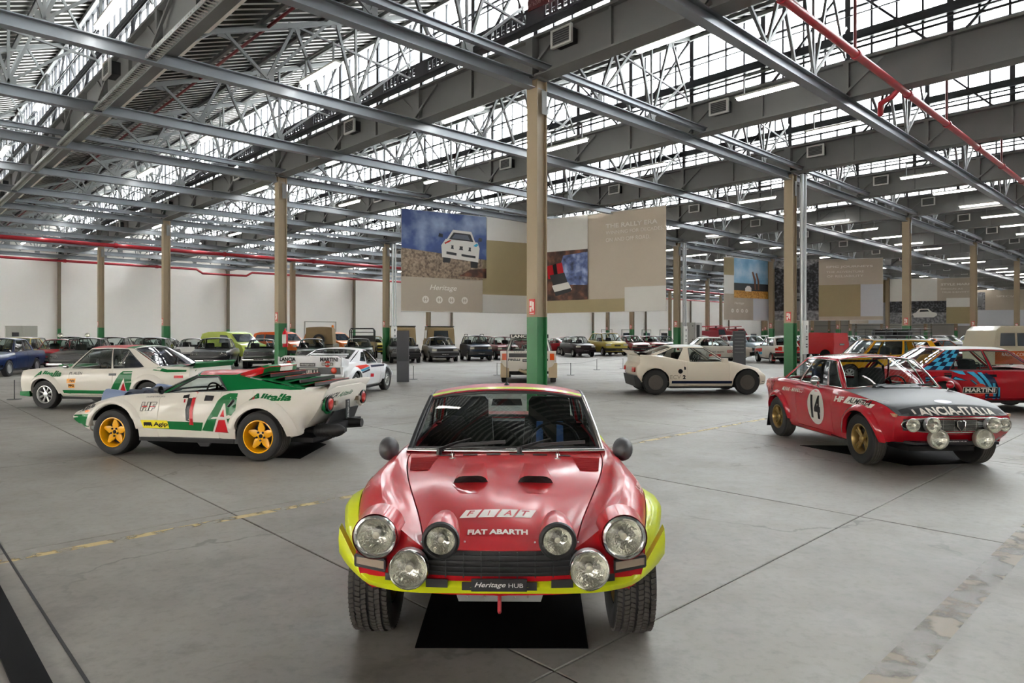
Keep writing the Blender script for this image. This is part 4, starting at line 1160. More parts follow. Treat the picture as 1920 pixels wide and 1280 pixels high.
def build_wedge():
    F, Rr = G(219, 851), G(492, 862)
    loc, rz = place(F, Rr, 1, .78)
    o = root('rally_wedge', loc, rz, 'white wedge-shaped rally car with green and red stripes, yellow wheels and the number 1', 'car')
    def mod(X, Y, Z, I): return X, Y, Z
    sp = dict(xf=1.88, xr=-1.90, wref=.87, nlen=.5, bowf=(.13, 2.4), bowr=(.06, 3), paint=P_wht, dx=.06, floorz=.2, tail=[(.35, .34), (.5, .2), (.66, .06), (.8, 0), (.93, -.03)],
              nose=[(.3, -.12), (.42, -.04), (.5, 0), (.56, -.02)], belt_i=3, cap_i=2, arch=[(1.09, .31, .375), (-1.09, .31, .375)],
              xbreaks=[.42, -.42, -.95, 1.7], open=(-1.6, .36), open_i=3.6, seg=[2, 3, 4, 4, 3, 3], gapw=.003, sharp=[2],
              sec=[([(-1.9, .5), (-1.5, .72), (1.4, .74), (1.88, .62)], [(-1.9, .40), (-1.5, .3), (-.8, .2), (.8, .2), (1.5, .3), (1.88, .39)]),
                   ([(-1.9, .60), (-1.5, .80), (0, .80), (1.4, .82), (1.88, .74)], [(-1.9, .44), (-1.5, .36), (-.8, .26), (.8, .26), (1.5, .33), (1.88, .41)]),
                   ([(-1.9, .68), (-1.6, .82), (-1.2, .88), (-.6, .835), (.5, .835), (1.09, .86), (1.88, .78)], [(-1.9, .63), (-1, .58), (0, .5), (1.1, .54), (1.88, .49)]),
                   ([(-1.9, .66), (-1.6, .75), (-1.2, .79), (-.6, .76), (.5, .76), (1.09, .79), (1.88, .70)], [(-1.9, .86), (-1.1, .87), (-.5, .84), (.4, .80), (.8, .79), (1.09, .765), (1.5, .67), (1.88, .55)]),
                   ([(-1.9, .52), (-1.2, .6), (.3, .64), (1.09, .58), (1.88, .5)], [(-1.9, .93), (-1.1, .92), (-.5, .87), (.4, .83), (.8, .80), (1.09, .755), (1.5, .665), (1.88, .56)]),
                   ([(-1.9, .3), (1.88, .25)], [(-1.9, .93), (-1.1, .90), (-.5, .88), (.42, .82), (1.0, .70), (1.5, .64), (1.88, .565)]),
                   (0, [(-1.9, .93), (-1.1, .90), (-.5, .88), (.42, .82), (1.0, .70), (1.5, .64), (1.88, .565)])],
              panels=lambda x, i, g: ('door:%d' % g if (-.5 < x < .42 and .9 < i < 3.8) else 'nose_section' if x > .42 else 'tail_section' if x < -.95 else None))
    c = Car(sp, o).body()
    c.cabin(dict(a=(.52, .70, .80), at=(.02, .50, 1.065), ct=(-.52, .49, 1.075), c=(-1.62, .66, .905), bow=(.24, .16, -.02, -.02), crown=.04, bulge=.02, rearwin=False, paint=mat('louvre_green', '#0c5c30', .8, spec=.05), roofm=P_red2,
                 belt=[(-1.62, .91), (-.5, .865), (.52, .80)], beltw=[(-1.62, .72), (-.5, .72), (.52, .70)], rail=[(-.52, 1.075), (.02, 1.065)],
                 wins=[(.05, .50, .06, .9)], mf=(.03, .06, .06), trimm=M_trimb, trimr=.014))
    c.interior(seats=((-.25, .32), (-.25, -.32)), top=.98, belt_h=.80, z=.35, rear=False, tub=(-.7, .45), dash=.35)
    # louvres over the engine
    for k in range(5):
        t = k/4; x = -.64-.22*k; z = 1.115-.036*k; w_ = .46+.015*k
        lo = MB(); cols = 8; P = []
        for j in range(cols+1):
            q = -1+2*j/cols; P.append([(x+.07, w_*q, z-.035), (x-.15, w_*q, z+.018-.01*q*q), (x-.152, w_*q, z+.006), (x+.05, w_*q, z-.05)])
        lo.grid(P); mt = (P_red2, P_grn, P_red2, P_grn, P_red2)[k]
        lo.add([(x-.155, -w_, z+.018), (x-.155, w_, z+.018), (x-.16, w_, z-.01), (x-.16, -w_, z-.01)], [(0, 1, 2, 3)])
        L_ = lo.build('louvre_slat', mat('louvre_red', '#a51a20', .8, spec=.05) if k != 3 else mat('louvre_green', '#0c5c30', .8, spec=.05), o, 40)
        MB().box((x-.165, -w_, z-.03), (x-.155, w_, z+.012)).build('slat_edge', M_blk, L_)
        MB().add([(x+.02, -.14, z-.012), (x-.14, -.14, z+.019), (x-.14, .14, z+.019), (x+.02, .14, z-.012)], [(0, 1, 2, 3)]).build('slat_stripe', mat('louvre_green', '#0c5c30', .8, spec=.05) if k != 3 else D_wht, L_)
    for s_ in (1, -1):
        MB().prism([(-.55, s_*.5, 1.05), (-.62, s_*.52, .90), (-1.62, s_*.66, .90), (-1.62, s_*.64, .915)], (0, s_*.02, 0)).build('engine_cover_side', P_grn, o)
        MB().prism([(-.68, s_*.545, 1.0), (-.66, s_*.565, .93), (-1.1, s_*.60, .925)], (0, s_*.008, 0)).build('quarter_recess', M_blk, o)
    # roof hoop spoiler
    hoop = []
    for k in range(17):
        a = PI*k/16; y = .50*math.cos(a); x = -.62-.36*math.sin(a)**.8; z = 1.075+.10*min(1, 1.4*math.sin(a)); hoop.append((x, y, z))
    H = MB(); P = [[(x+.05, y*.95, z+.01), (x, y, z+.028), (x-.05, y*1.02, z+.01), (x-.03, y*1.03, z-.06), (x+.02, y, z-.07)] for x, y, z in hoop]
    H.grid(P).grid([[r[4], r[0]] for r in P]); Ho = H.build('roof_spoiler', P_red2, o, 50)
    for a_, b_, m_ in ((3, 6, D_grn), (6, 9, D_wht), (9, 12, D_grn)):
        MB().grid([[Vector(q)+Vector((0, 0, .003)) for q in P[k][:3]]+[Vector(P[k][3])+Vector((-.004, 0, 0))] for k in range(a_, b_+1)]).build('spoiler_stripe', m_, Ho)
    # duck tail
    T = MB(); P = []
    for k in range(17):
        y = -.64+1.28*k/16; e = 1-(abs(y)/.64)**4
        P.append([(-1.66, y, .905), (-1.86, y, .945+.02*e), (-1.95, y, .985+.02*e), (-1.955, y, .96+.02*e), (-1.87, y, .84)])
    T.grid(P).build('tail_spoiler', P_wht, o, 50)
    val = -1.955
    c2 = mat('print_black_gloss', '')
    def rtext(t, BL, BR, TL, m, **k):
        A, B, C_ = (c.on(p[0], p[1], 'x', -1.93) for p in (BL, BR, TL)); g = text_geo(t, 1, **k); xs = [v[0] for v in g[0]]; ys = [v[1] for v in g[0]]
        vs = [((x-min(xs))/(max(xs)-min(xs)), (y-min(ys))/(max(ys)-min(ys))) for x, y in g[0]]
        U, V = B-A, C_-A; MB().add([A+U*x+V*y+Vector((-.012-.05*(1-y), 0, 0))*0+Vector((.05*(1-y)-.045, 0, 0)) for x, y in vs], g[1]).build('lettering', m, o)
    rtext('LANCIA', (603, 752), (630, 745), (607, 740), D_blk, bold=.03, shear=.3)
    rtext('Alitalia', (632, 745), (658, 738), (634, 735), D_grn, bold=.02, shear=.2)
    # tail lamps in funnels
    for s_ in (1, -1):
        fx = -1.885
        a = MB().lathe([(.135, .03), (.125, .0), (.10, .05), (.095, .09)], 24, o=(fx, s_*.52, .715), ax='x'); a.build('lamp_funnel', P_grn if s_ > 0 else P_wht, o, 50)
        L_ = MB().lathe([(.085, 0), (.08, -.015), (.05, -.025), (0, -.03)], 24, o=(fx-.01, s_*.52, .715), ax='x').build('tail_lamp', M_redl, o, 60)
        MB().lathe([(.1, 0), (.1, -.02), (.085, -.025), (.083, 0)], 24, o=(fx-.0, s_*.52, .715), ax='x').build('lamp_ring', M_trimb, L_, 40)
        MB().box((fx-.03, s_*.36-.035, .68), (fx+.05, s_*.36+.035, .74)).build('reversing_lamp', mat('indicator_clear', ''), o)
    MB().prism([(-1.86, -.38, .60), (-1.86, .38, .60), (-1.78, .42, .44), (-1.78, -.42, .44)], (-.03, 0, 0)).build('rear_grille', M_blk, o)
    plate(o, (-1.93, .05, .60), (-1, 0, 0), (0, 1, 0), .26, .11, 'Heritage', 'HUB')
    ex = MB(); ex.tube([(-1.45, .42, .33), (-1.6, .42, .34), (-1.64, .42, .34), (-1.66, .42, .345), (-1.95, .42, .355), (-2.0, .42, .36), (-2.06, .42, .36)], [.03, .04, .055, .085, .085, .07, .03], 14)
    for k in range(6): ex.tube([(-1.70-.04*k, .42, .345), (-1.705-.04*k, .42, .345)], .089, 14)
    ex.build('silencer', mat('exhaust_black', '#1d1c1c', .55, .3), o, 50)
    MB().tube([(-1.5, -.2, .34), (-1.8, -.2, .38), (-2.02, -.2, .38)], [.05, .08, .06], 12).build('silencer', mat('exhaust_black', ''), o, 50)
    MB().box((-1.85, -.55, .33), (-1.4, .3, .42)).build('rear_subframe', M_under, o)
    # wheels
    for s_ in (1, -1):
        add_wheel(o, 1.09, s_*.86, .305, .24, .195, 'five', RIMY); add_wheel(o, -1.09, s_*.90, .315, .32, .205, 'five', RIMY, 2)
    c.flare(-1.09, .31, .37, .12, .065, 12, 178, P_wht); c.flare(1.09, .31, .37, .09, .03, 10, 172, P_wht)
    # side livery (laid on the left side; the same is repeated on the right)
    def both(fn):
        fn(1)
    Y = .84
    c.ppoly('stripe', [(376, 808), (266, 802), (256, 787), (380, 792)], 'y', Y, D_grn)
    c.ppoly('stripe', [(126, 779), (180, 775), (180, 800), (126, 800)], 'y', Y, D_grn, cut=.025)
    c.ppoly('winged_letter', [(377, 807), (399, 764), (404, 752), (412, 743), (424, 738), (440, 738), (440, 812), (421, 812)], 'y', Y, D_grn)
    c.ppoly('winged_letter_edge', [(395, 811), (399, 812), (419, 757), (428, 811), (432, 811), (421, 752), (417, 752)][:7], 'y', Y, D_wht, .004) if False else None
    c.ppoly('triangle_edge', [(397, 811), (416, 757), (419, 757), (430, 811)], 'y', Y, D_wht, .005)
    c.ppoly('triangle', [(401, 810), (417, 767), (426, 811)], 'y', Y, D_red, .007)
    c.ppoly('number_one', [(337, 747), (338, 742), (349, 740), (353, 734), (360, 733), (352, 768), (354, 790), (348, 788), (345, 768), (347, 747)], 'y', Y, D_blk, .005)
    c.ppoly('number_shadow', [(357, 736), (363, 737), (359, 770), (362, 797), (354, 796), (355, 790), (353, 768)], 'y', Y, D_red, .005)
    c.ppoly('number_shadow', [(340, 749), (343, 749), (343, 755), (340, 755)], 'y', Y, D_red, .005)
    c.ppoly('sponsor_patch', [(263, 787), (313, 788), (316, 803), (268, 802)], 'y', Y, D_yel, .006)
    c.ptext('lettering', 'Agip', (287, 801), (314, 801), (287, 791), 'y', Y, D_blk, .009, bold=.03)
    c.ppoly('six_legged_badge', [(269, 791), (283, 791), (285, 799), (283, 799), (281, 796), (279, 799), (277, 796), (275, 799), (273, 796), (271, 799), (269, 796)], 'y', Y, D_blk, .009)
    def outline(pts):
        P = [c.on(a, b, 'y', Y) for a, b in pts]; m = MB()
        for a, b in zip(P, P[1:]+P[:1]):
            ya = c.side_y(a.x, a.z) or .83; yb_ = c.side_y(b.x, b.z) or .83
            m.bar((a.x, ya+.003, a.z), (b.x, yb_+.003, b.z), .006, .004)
        m.build('outline_letter', D_blk, o)
    outline([(263, 754), (268, 754), (267, 761), (272, 761), (273, 754), (278, 754), (275, 770), (270, 770), (271, 764), (266, 764), (265, 770), (261, 770)])
    outline([(279, 754), (290, 754), (289, 758), (284, 758), (283, 761), (288, 761), (287, 765), (283, 765), (281, 770), (276, 770)])
    for q in ((264, 761.5), (278, 761.5)): c.ppoly('red_dash', [(q[0], q[1]), (q[0]+9, q[1]), (q[0]+9, q[1]+2), (q[0], q[1]+2)], 'y', Y, D_red, .006)
    c.ptext('lettering', 'Alitalia', (464, 751), (542, 752), (468, 738), 'y', Y, D_grn, .005, bold=.045, shear=.1)
    c.ppoly('triangle', [(469, 751), (475, 743), (476, 751)], 'y', Y, D_red, .008)
    c.ptext('lettering', 'Alitalia', (144, 774), (178, 763), (147, 765), 'y', .8, D_blk, .005, bold=.03, shear=.2)
    c.ptext('lettering', 'COLLEZIONE STORICA LANCIA', (268, 746), (303, 745.5), (268, 743.5), 'y', Y, D_blk, .005)
    c.ptext('lettering', 'BERTONE', (420, 724), (436, 724), (420, 721), 'y', .66, D_wht, .01)
    c.ptext('lettering', 'b', (427, 719), (433, 719), (427, 708), 'y', .62, D_wht, .02, bold=.05)
    c.ppoly('door_pull', [(379, 742), (396, 743), (394, 752), (378, 752)], 'y', Y, D_blk, .006)
    c.ppoly('side_lamp', [(158, 770), (164, 768), (171, 769), (171, 771), (164, 773), (159, 773)], 'y', .8, M_amber, .006)
    # nose lamps under open lids, bumper-less lip, mirror, wiper
    for s_ in (1, -1):
        MB().prism([(1.18, s_*.40, .78), (1.42, s_*.40, .72), (1.40, s_*.62, .72), (1.16, s_*.60, .78)], (0, 0, .0)).build('lid_gap', M_blk, o) if False else None
        P = []; hx = 1.48
        for k in range(8):
            a = PI*k/7; P.append([(hx, s_*.50+.12*math.cos(a), .66+.20*math.sin(a)), (hx-.34, s_*.50+.115*math.cos(a), .70+.15*math.sin(a)*.8)])
        m = MB().grid(P); m.add([q[0] for q in P], [tuple(range(8))]); m.build('lamp_pod_cover', mat('cover_blue_grey', '#6f7b96', .7), o, 50)
    for y in (.2, -.05, -.27):
        P = []
        for k in range(8):
            a = PI*k/7; P.append([(1.36, y+.10*math.cos(a), .70+.13*math.sin(a)), (1.1, y+.09*math.cos(a), .74+.08*math.sin(a))])
        m = MB().grid(P); m.add([q[0] for q in P], [tuple(range(8))]); m.build('lamp_pod_cover', mat('cover_dark', '#3f4654', .7), o, 50)
    MB().lathe([(.05, 0), (.045, .06), (.02, .09), (0, .095)], 12, o=(.40, .79, .88), ax='x').build('door_mirror', M_trimb, o, 50)
    MB().box((.40, .72, .82), (.43, .78, .87)).build('mirror_stalk', M_trimb, o)
    for k, s_ in enumerate((1, -1)):
        MB().box((-.9, s_*.74-.06, .2), (.72, s_*.74+.06, .27)).build('sill', M_trimb, o)
    MB().prism([(-.2, .5, .21), (.1, .5, .21), (0, .5, .10), (-.12, .5, .10)], (0, .03, 0)).build('jack_post', M_trimb, o)
    MB().tube([c.on(428, 762, 'y', .86), c.on(438, 750, 'y', .88)], .018, 6).build('filler_handle', M_trimb, o)
    return c
cw = build_wedge()
floor_mat_obj([tuple(G(250, 816)[:2]), tuple(G(540, 818)[:2]), tuple(G(612, 833)[:2]), tuple(G(563, 860)[:2]), tuple(G(330, 850)[:2])], 'black floor mat under the white wedge car with yellow wheels')

# ================================================================== RED FASTBACK COUPE, BLACK BONNET
def build_fulvia():
    F, Rr = G(1618, 867), G(1469, 817)
    loc, rz = place(F, Rr, -1, .70)
    o = root('rally_coupe', loc, rz, 'red rally coupe with a matt black bonnet and the number 14 in a white circle', 'car')
    P_r = mat('paint_deep_red', '#9c1220', .25, coat=.9); P_k = mat('paint_matt_black', '#1c2024', .5)
    sp = dict(xf=1.87, xr=-1.98, wref=.77, nlen=.45, bowf=(.14, 3), bowr=(.12, 3), paint=P_r, dx=.07, floorz=.22,
              nose=[(.35, -.14), (.44, -.05), (.53, 0), (.66, .0), (.75, -.0)], tail=[(.4, .06), (.6, .16), (.8, .02), (.9, 0)], belt_i=3, cap_i=3, arch=[(1.165, .31, .36), (-1.165, .31, .35)],
              xbreaks=[.62, -.55, -1.05, 1.84], open=(-1.2, .55), open_i=3.5, seg=[2, 3, 3, 3, 3, 3], gapw=.003, sharp=[],
              mats=dict(bonnet=P_k),
              sec=[([(-1.98, .55), (-1.3, .68), (1.5, .68), (1.9, .60)], [(-1.98, .45), (-1.5, .30), (-.8, .21), (.8, .21), (1.5, .32), (1.9, .35)]),
                   ([(-1.98, .62), (-1.3, .735), (1.5, .735), (1.9, .66)], [(-1.98, .5), (-1.5, .36), (-.8, .28), (.8, .28), (1.5, .37), (1.9, .40)]),
                   ([(-1.98, .66), (-1.2, .775), (1.2, .78), (1.9, .70)], [(-1.98, .72), (0, .66), (1.9, .52)]),
                   ([(-1.98, .60), (-1.2, .73), (0, .745), (1.2, .735), (1.9, .68)], [(-1.98, .86), (-1.2, .90), (0, .87), (.6, .86), (1.2, .80), (1.6, .74), (1.9, .65)]),
                   ([(-1.98, .5), (-1, .62), (1.2, .62), (1.9, .58)], [(-1.98, .87), (-1.2, .93), (0, .90), (.62, .89), (1.2, .835), (1.6, .785), (1.68, .765), (1.9, .655)]),
                   ([(-1.98, .25), (1.9, .3)], [(-1.98, .88), (-1.2, .95), (.62, .925), (1.2, .865), (1.6, .81), (1.68, .79), (1.9, .655)]),
                   (0, [(-1.98, .88), (-1.2, .955), (.62, .93), (1.2, .87), (1.6, .815), (1.68, .795), (1.9, .655)])],
              panels=lambda x, i, g: ('door:%d' % g if (-.55 < x < .5 and .9 < i < 2.99) else 'bonnet' if (x > .62 and i > 3.3) else 'boot_lid' if (x < -1.3 and i > 4) else None))
    c = Car(sp, o).body()
    c.cabin(dict(a=(.64, .665, .885), at=(.22, .545, 1.27), ct=(-.62, .53, 1.27), c=(-1.22, .62, .91), bow=(.10, .07, -.05, -.08), crown=.05, bulge=.02,
                 belt=[(-1.22, .91), (.64, .885)], beltw=[(-1.22, .64), (0, .70), (.64, .665)], rail=[(-.62, 1.262), (-.2, 1.285), (.22, 1.27)],
                 wins=[(.03, .2, .04, .93), (.215, .66, .04, .93), (.68, .95, .06, .93)], mf=(.035, .05, .04), mr=(.06, .08, .08), trimm=M_chrome, trimr=.007, gutter=P_r))
    c.interior(seats=((-.2, .33), (-.2, -.33)), top=1.12, belt_h=.88, tub=(-1.1, .58))
    hm = MB().lathe([(.0, .0), (.08, .02), (.12, .09), (.11, .16), (.06, .22), (0, .235)], 16, o=(-.45, -.3, 1.0)); hm.build('seat_helmet', M_int, o, 60)
    # roll cage
    cg = MB()
    for s_ in (1, -1): cg.tube([(-.45, s_*.55, .6), (-.45, s_*.52, 1.15), (-.45, s_*.42, 1.22)], .02, 6).tube([(-.45, s_*.45, 1.2), (-1.15, s_*.5, .85)], .02, 6)
    cg.tube([(-.45, -.42, 1.22), (-.45, .42, 1.22)], .02, 6).build('roll_cage', M_int, o)
    # nose: oval surround, grille, lamps
    g = MB(); g.cur = 0
    Z0, Z1, GY = .50, .635, .42
    g.grid([[(c.fx(y, z)+.006, y, z) for z in (Z0, .57, Z1)] for y in np.linspace(-.62, .62, 17)]); g.cur = 1
    for z in np.linspace(Z0+.01, Z1-.01, 9):
        ys = np.linspace(-GY+.06, GY-.06, 9)
        for a, b in zip(ys[:-1], ys[1:]): g.bar((c.fx(a, z)+.02, a, z), (c.fx(b, z)+.02, b, z), .01, .004)
    for y in np.linspace(-.33, .33, 6): g.bar((c.fx(y, Z0)+.02, y, Z0), (c.fx(y, Z1)+.02, y, Z1), .004, .004)
    g.build('grille', [M_blk, M_chrome], o)
    lp = [(c.fx(y, z)+.016, y, z) for y, z in [(.64*math.copysign(abs(math.cos(a))**.6, math.cos(a)), .570+.085*math.copysign(abs(math.sin(a))**.8, math.sin(a))) for a in np.linspace(0, 2*PI, 33)[:-1]]]
    MB().tube(lp, .009, 6, closed=True).build('grille_surround', M_chrome, o, 60)
    sh = [(0, -.065), (.045, -.01), (.05, .045), (.02, .055), (0, .045), (-.02, .055), (-.05, .045), (-.045, -.01)]
    s_o = MB().prism([(c.fx(0, .57)+.03, y, .57+z) for y, z in sh], (.012, 0, 0)).build('shield_badge', M_trimb, o)
    MB().tube([(c.fx(0, .57)+.045, y, .57+z) for y, z in sh], .005, 5, closed=True).build('badge_rim', M_chrome, s_o)
    for s_ in (1, -1):
        lamp(o, (c.fx(.55, .57)+.06, s_*.55, .572), .074, (1, s_*.1, 0), name='headlamp', ringw=.08, depth=.05)
        lamp(o, (c.fx(.36, .57)+.10, s_*.36, .58), .085, (1, 0, 0), name='driving_lamp', ringw=.09, shell=M_steel, dome=.35)
        lamp(o, (c.fx(.28, .42)+.13, s_*.27, .415), .107, (1, 0, 0), name='driving_lamp', ringw=.06, shell=mat('lamp_shell_grey', '#a9a69b', .4, .5), ring=mat('lamp_cover_grey', '#b5b2a6', .45, .3), dome=.6, core=False)
        MB().box((c.fx(.3, .45)-.05, s_*.27-.02, .32), (c.fx(.3, .45)+.06, s_*.27+.02, .35)).build('lamp_bracket', M_trimb, o)
    MB().box((c.fx(0, .42)+.0, -.16, .455), (c.fx(0, .42)+.03, -.04, .475)).box((c.fx(0, .42)+.0, .04, .455), (c.fx(0, .42)+.03, .16, .475)).build('air_slot', M_blk, o)
    plate(o, (c.fx(0, .4)+.05, 0, .375), (1, 0, 0), (0, 0, 1), .28, .04)
    MB().prism([(1.4, -.62, .36), (1.85, -.5, .37), (1.85, .5, .37), (1.4, .62, .36)], (0, 0, -.03)).build('sump_guard', M_trimb, o)
    z = c.top_z(.72, 0)
    MB().prism([(.66, -.30, z+.03), (.70, -.27, z+.035), (.84, -.24, z+.0), (.84, .24, z+.0), (.70, .27, z+.035), (.66, .30, z+.03)], (0, 0, -.03)).build('bonnet_scoop', P_k, o)
    # wheels
    RB = mat('rim_bronze_gold', '#8f7748', .35, .7)
    for x in (1.165, -1.165):
        for s_ in (1, -1): add_wheel(o, x, s_*.78, .31, .185, .185, 'four', RB, 2)
    c.flare(1.165, .31, .355, .08, .05, 2, 176, P_r); c.flare(-1.165, .31, .345, .08, .05, 2, 176, P_r)
    for s_ in (1, -1): MB().prism([(-1.50, s_*.56, .12), (-1.50, s_*.80, .12), (-1.46, s_*.78, .44), (-1.46, s_*.56, .44)], (-.015, 0, 0)).build('mudflap', M_trimb, o)
    # prints
    Y = -.76
    A = c.on(1531, 762, 'y', Y)
    decal('number_roundel', circle2(.235, 28, ry=.25), c.bvh, (A.x, -.8, A.z), (1, 0, 0), (0, 0, 1), (0, 1, 0), mat('print_roundel', '#d9d4cc', .4), o, .08, .003)
    decal('race_number', text_w('14', .27, .33, bold=.05), c.bvh, (A.x, -.8, A.z), (1, 0, 0), (0, 0, 1), (0, 1, 0), D_blk, o, .08, .006)
    c.ppoly('rally_plate', [(1588, 740.5), (1635, 755), (1642, 755), (1630, 764), (1584, 752)], 'y', Y, D_wht, .004) if False else None
    c.pdec('rally_plate', UNIT, (1583, 755), (1632, 765), (1590, 743), 'y', Y, D_wht, .004)
    c.ptext('lettering', 'ALMERIA', (1590, 754), (1628, 762), (1594, 745), 'y', Y, D_blk, .007, bold=.02)
    c.ptext('lettering', 'HF', (1566, 752), (1582, 754), (1568, 742), 'y', Y, D_wht, .006, bold=.06)
    c.ptext('lettering', 'MUNARI - MANNUCCI', (1468, 731), (1506, 736), (1470, 724), 'y', Y, D_wht, .004, bold=.01)
    xt = 1.70
    g2 = text_w('LANCIA-ITALIA', .98, .12, bold=.035)
    decal('bonnet_lettering', g2, c.bvh, (1.80, 0, 1), (0, 1, 0), (-1, 0, 0), (0, 0, -1), mat('print_cream', '#d8cfc4', .45), o, .025, .008)
    decal('rally_badge', circle2(.1, 16, ry=.07), c.bvh, (1.60, 0, 1), (0, 1, 0), (-1, 0, 0), (0, 0, -1), mat('print_pale_violet', '#b7b2c9', .4), o, .05, .003)
    decal('bonnet_band', [(-.62, -.09), (.62, -.09), (.62, .10), (-.62, .10)], c.bvh, (1.80, 0, 1), (0, 1, 0), (-1, 0, 0), (0, 0, -1), mat('paint_satin_black', '#101114', .6, spec=.2), o, .04, .004)
    for s_ in (1, -1):
        m = MB().lathe([(.07, 0), (.068, .02), (.05, .055), (.02, .075), (0, .078)], 16, ax='x').build('wing_mirror', M_chrome if s_ < 0 else P_r, o, 60)
        if s_ < 0: m.location = (-.95, -.72, 1.0) if False else (.10, -.80, .965)
        else: m.location = (.75, .70, .95); m.scale = (.75, .75, .75)
        MB().tube([tuple(m.location), (m.location.x, m.location.y*.94, m.location.z-.09)], .012, 6).build('mirror_stalk', M_chrome, o)
        MB().box((c.fx(.68, .62)-.1, s_*.685-.01, .655), (c.fx(.68, .62)-.0, s_*.685+.015, .69)).build('side_lamp', mat('lens_dull_orange', '#b08a6c', .3, coat=.5), o)
    f = c.P('front')
    for py in (-.35, .12):
        w_ = MB(); w_.tube([Vector((.80, py, .93)), f((py+.2)/.66, .12)+Vector((.02, 0, .01)), f((py+.42)/.66, .06)+Vector((.02, 0, .015))], [.012, .008, .006], 6); w_.bar(f(py/.66, .03)+Vector((.025, 0, .015)), f((py+.4)/.66, .14)+Vector((.025, 0, .015)), .01, .018); w_.build('wiper', M_trimb, o)
    return c
cf = build_fulvia()
floor_mat_obj([tuple(G(1500, 835)[:2]), tuple(G(1800, 838)[:2]), tuple(G(1832, 868)[:2]), tuple(G(1705, 873)[:2])], 'black floor mat under the red coupe with the black bonnet')
# ================================================================== SHARED BUILDERS FOR THE OTHER CARS
def gen_car(o, L, W_, wb, fo, hood, belt, deck, cowl, rf, rr_, tail, roofz, paint_, R=.30, tw=None, nose=None, tailp=None, bowf=(.08, 3), bowr=(.06, 3), zb=.24, nosez=None,
            wins=None, step=.14, arch=None, hatch=False, rw=.0, panels=None, mats={}, gap=True, roofm=None, nlen=.4, gm=None, cabkw={}, rwd=None, deckz_end=None, sill=None, nosew=.9, crown=.05, tumble=.03, beltw=None):
    """hood/belt/deck: heights; cowl: windscreen base x; rf, rr_: roof front and rear x; tail: rear glass base x"""
    xf = wb/2+fo; xr = xf-L; w = W_/2; ar = arch or R+.045; nz = nosez or hood-.1; dz = deckz_end or deck-.03
    sp = dict(xf=xf, xr=xr, wref=w, nlen=nlen, bowf=bowf, bowr=bowr, paint=paint_, dx=step, floorz=zb-.03, nose=nose or [(.2, -.08), (.4, 0), (nz, -.02)],
              tail=tailp or [(.2, .08), (.45, 0), (dz, .03)], belt_i=3, cap_i=3, arch=[(wb/2, R, ar), (-wb/2, R, ar)], xbreaks=[cowl, cowl-1.05, xf-.06, xr+.06],
              open=(tail+.08 if not hatch else tail+.05, cowl-.06), open_i=3.4, seg=[1, 2, 3, 2, 2, 2], gap=gap, mats=mats,
              sec=[([(xr, w*.74), (0, w*.88), (xf, w*.74)], [(xr, zb+.1), (-wb/2, zb), (wb/2, zb), (xf, zb+.06)]),
                   ([(xr, w*.84), (0, w*.95), (xf, w*.84)], [(xr, zb+.15), (-wb/2, zb+.07), (wb/2, zb+.07), (xf, zb+.1)]),
                   ([(xr, w*.92), (-wb/2, w), (wb/2, w), (xf, w*nosew)], [(xr, dz*.72), (0, belt*.68), (xf, nz*.76)]),
                   ([(xr, w*.86), (-wb/2, w*.93), (0, w*.945), (wb/2, w*.92), (xf, w*(nosew-.06))], [(xr, dz-.02), (tail, deck-.03), (cowl-.9, belt), (cowl, belt-.01), (wb/2, hood-.03), (xf, nz)]),
                   ([(xr, w*.7), (0, w*.80), (xf, w*.76)], [(xr, dz), (tail, deck+.0), (cowl-.9, belt+.02), (cowl, belt+.02), (wb/2, hood+.0), (xf-.1, nz+.035), (xf, nz+.005)]),
                   ([(xr, w*.3), (xf, w*.36)], [(xr, dz), (tail, deck+.02), (cowl, belt+.04), (wb/2, hood+.02), (xf-.1, nz+.045), (xf, nz+.01)]),
                   (0, [(xr, dz), (tail, deck+.02), (cowl, belt+.045), (wb/2, hood+.022), (xf-.1, nz+.05), (xf, nz+.01)])],
              panels=panels or (lambda x, i, g: ('door:%d' % g if (cowl-1.1 < x < cowl-.05 and .9 < i < 2.99) else 'bonnet' if (x > cowl and i > 3.4) else None)))
    c = Car(sp, o).body(); tn = tumble
    wa = w*.86; wr = w*.70
    cab = dict(a=(cowl+.02, wa, belt-.01), at=(rf, wr, roofz-crown), ct=(rr_, wr*.97, roofz-crown), c=(tail, w*.80, deck-.01), bow=(.09, .06, -.03, -.06), crown=crown, bulge=.015, tumble=tn,
               belt=[(tail, deck), (cowl-.9, belt), (cowl+.02, belt-.01)], beltw=beltw or [(tail, w*.82), (cowl-.8, w*.91), (cowl, wa)], rail=[(rr_, roofz-crown-.005), ((rf+rr_)/2, roofz-crown+.015), (rf, roofz-crown)],
               wins=wins or [(.04, .48, .06, .92), (.52, .9, .06, .92)], trimm=M_trimb, trimr=.010, roofm=roofm)
    cab.update(cabkw); c.cabin(cab)
    c.dims = dict(xf=xf, xr=xr, w=w, nz=nz, dz=dz)
    for x in (wb/2, -wb/2):
        for s_ in (1, -1):
            rs = rwd or ('steel', M_alu); add_wheel(o, x, s_*(tw or w-.015), R, .18, R*.60, rs[0], rs[1])
    return c
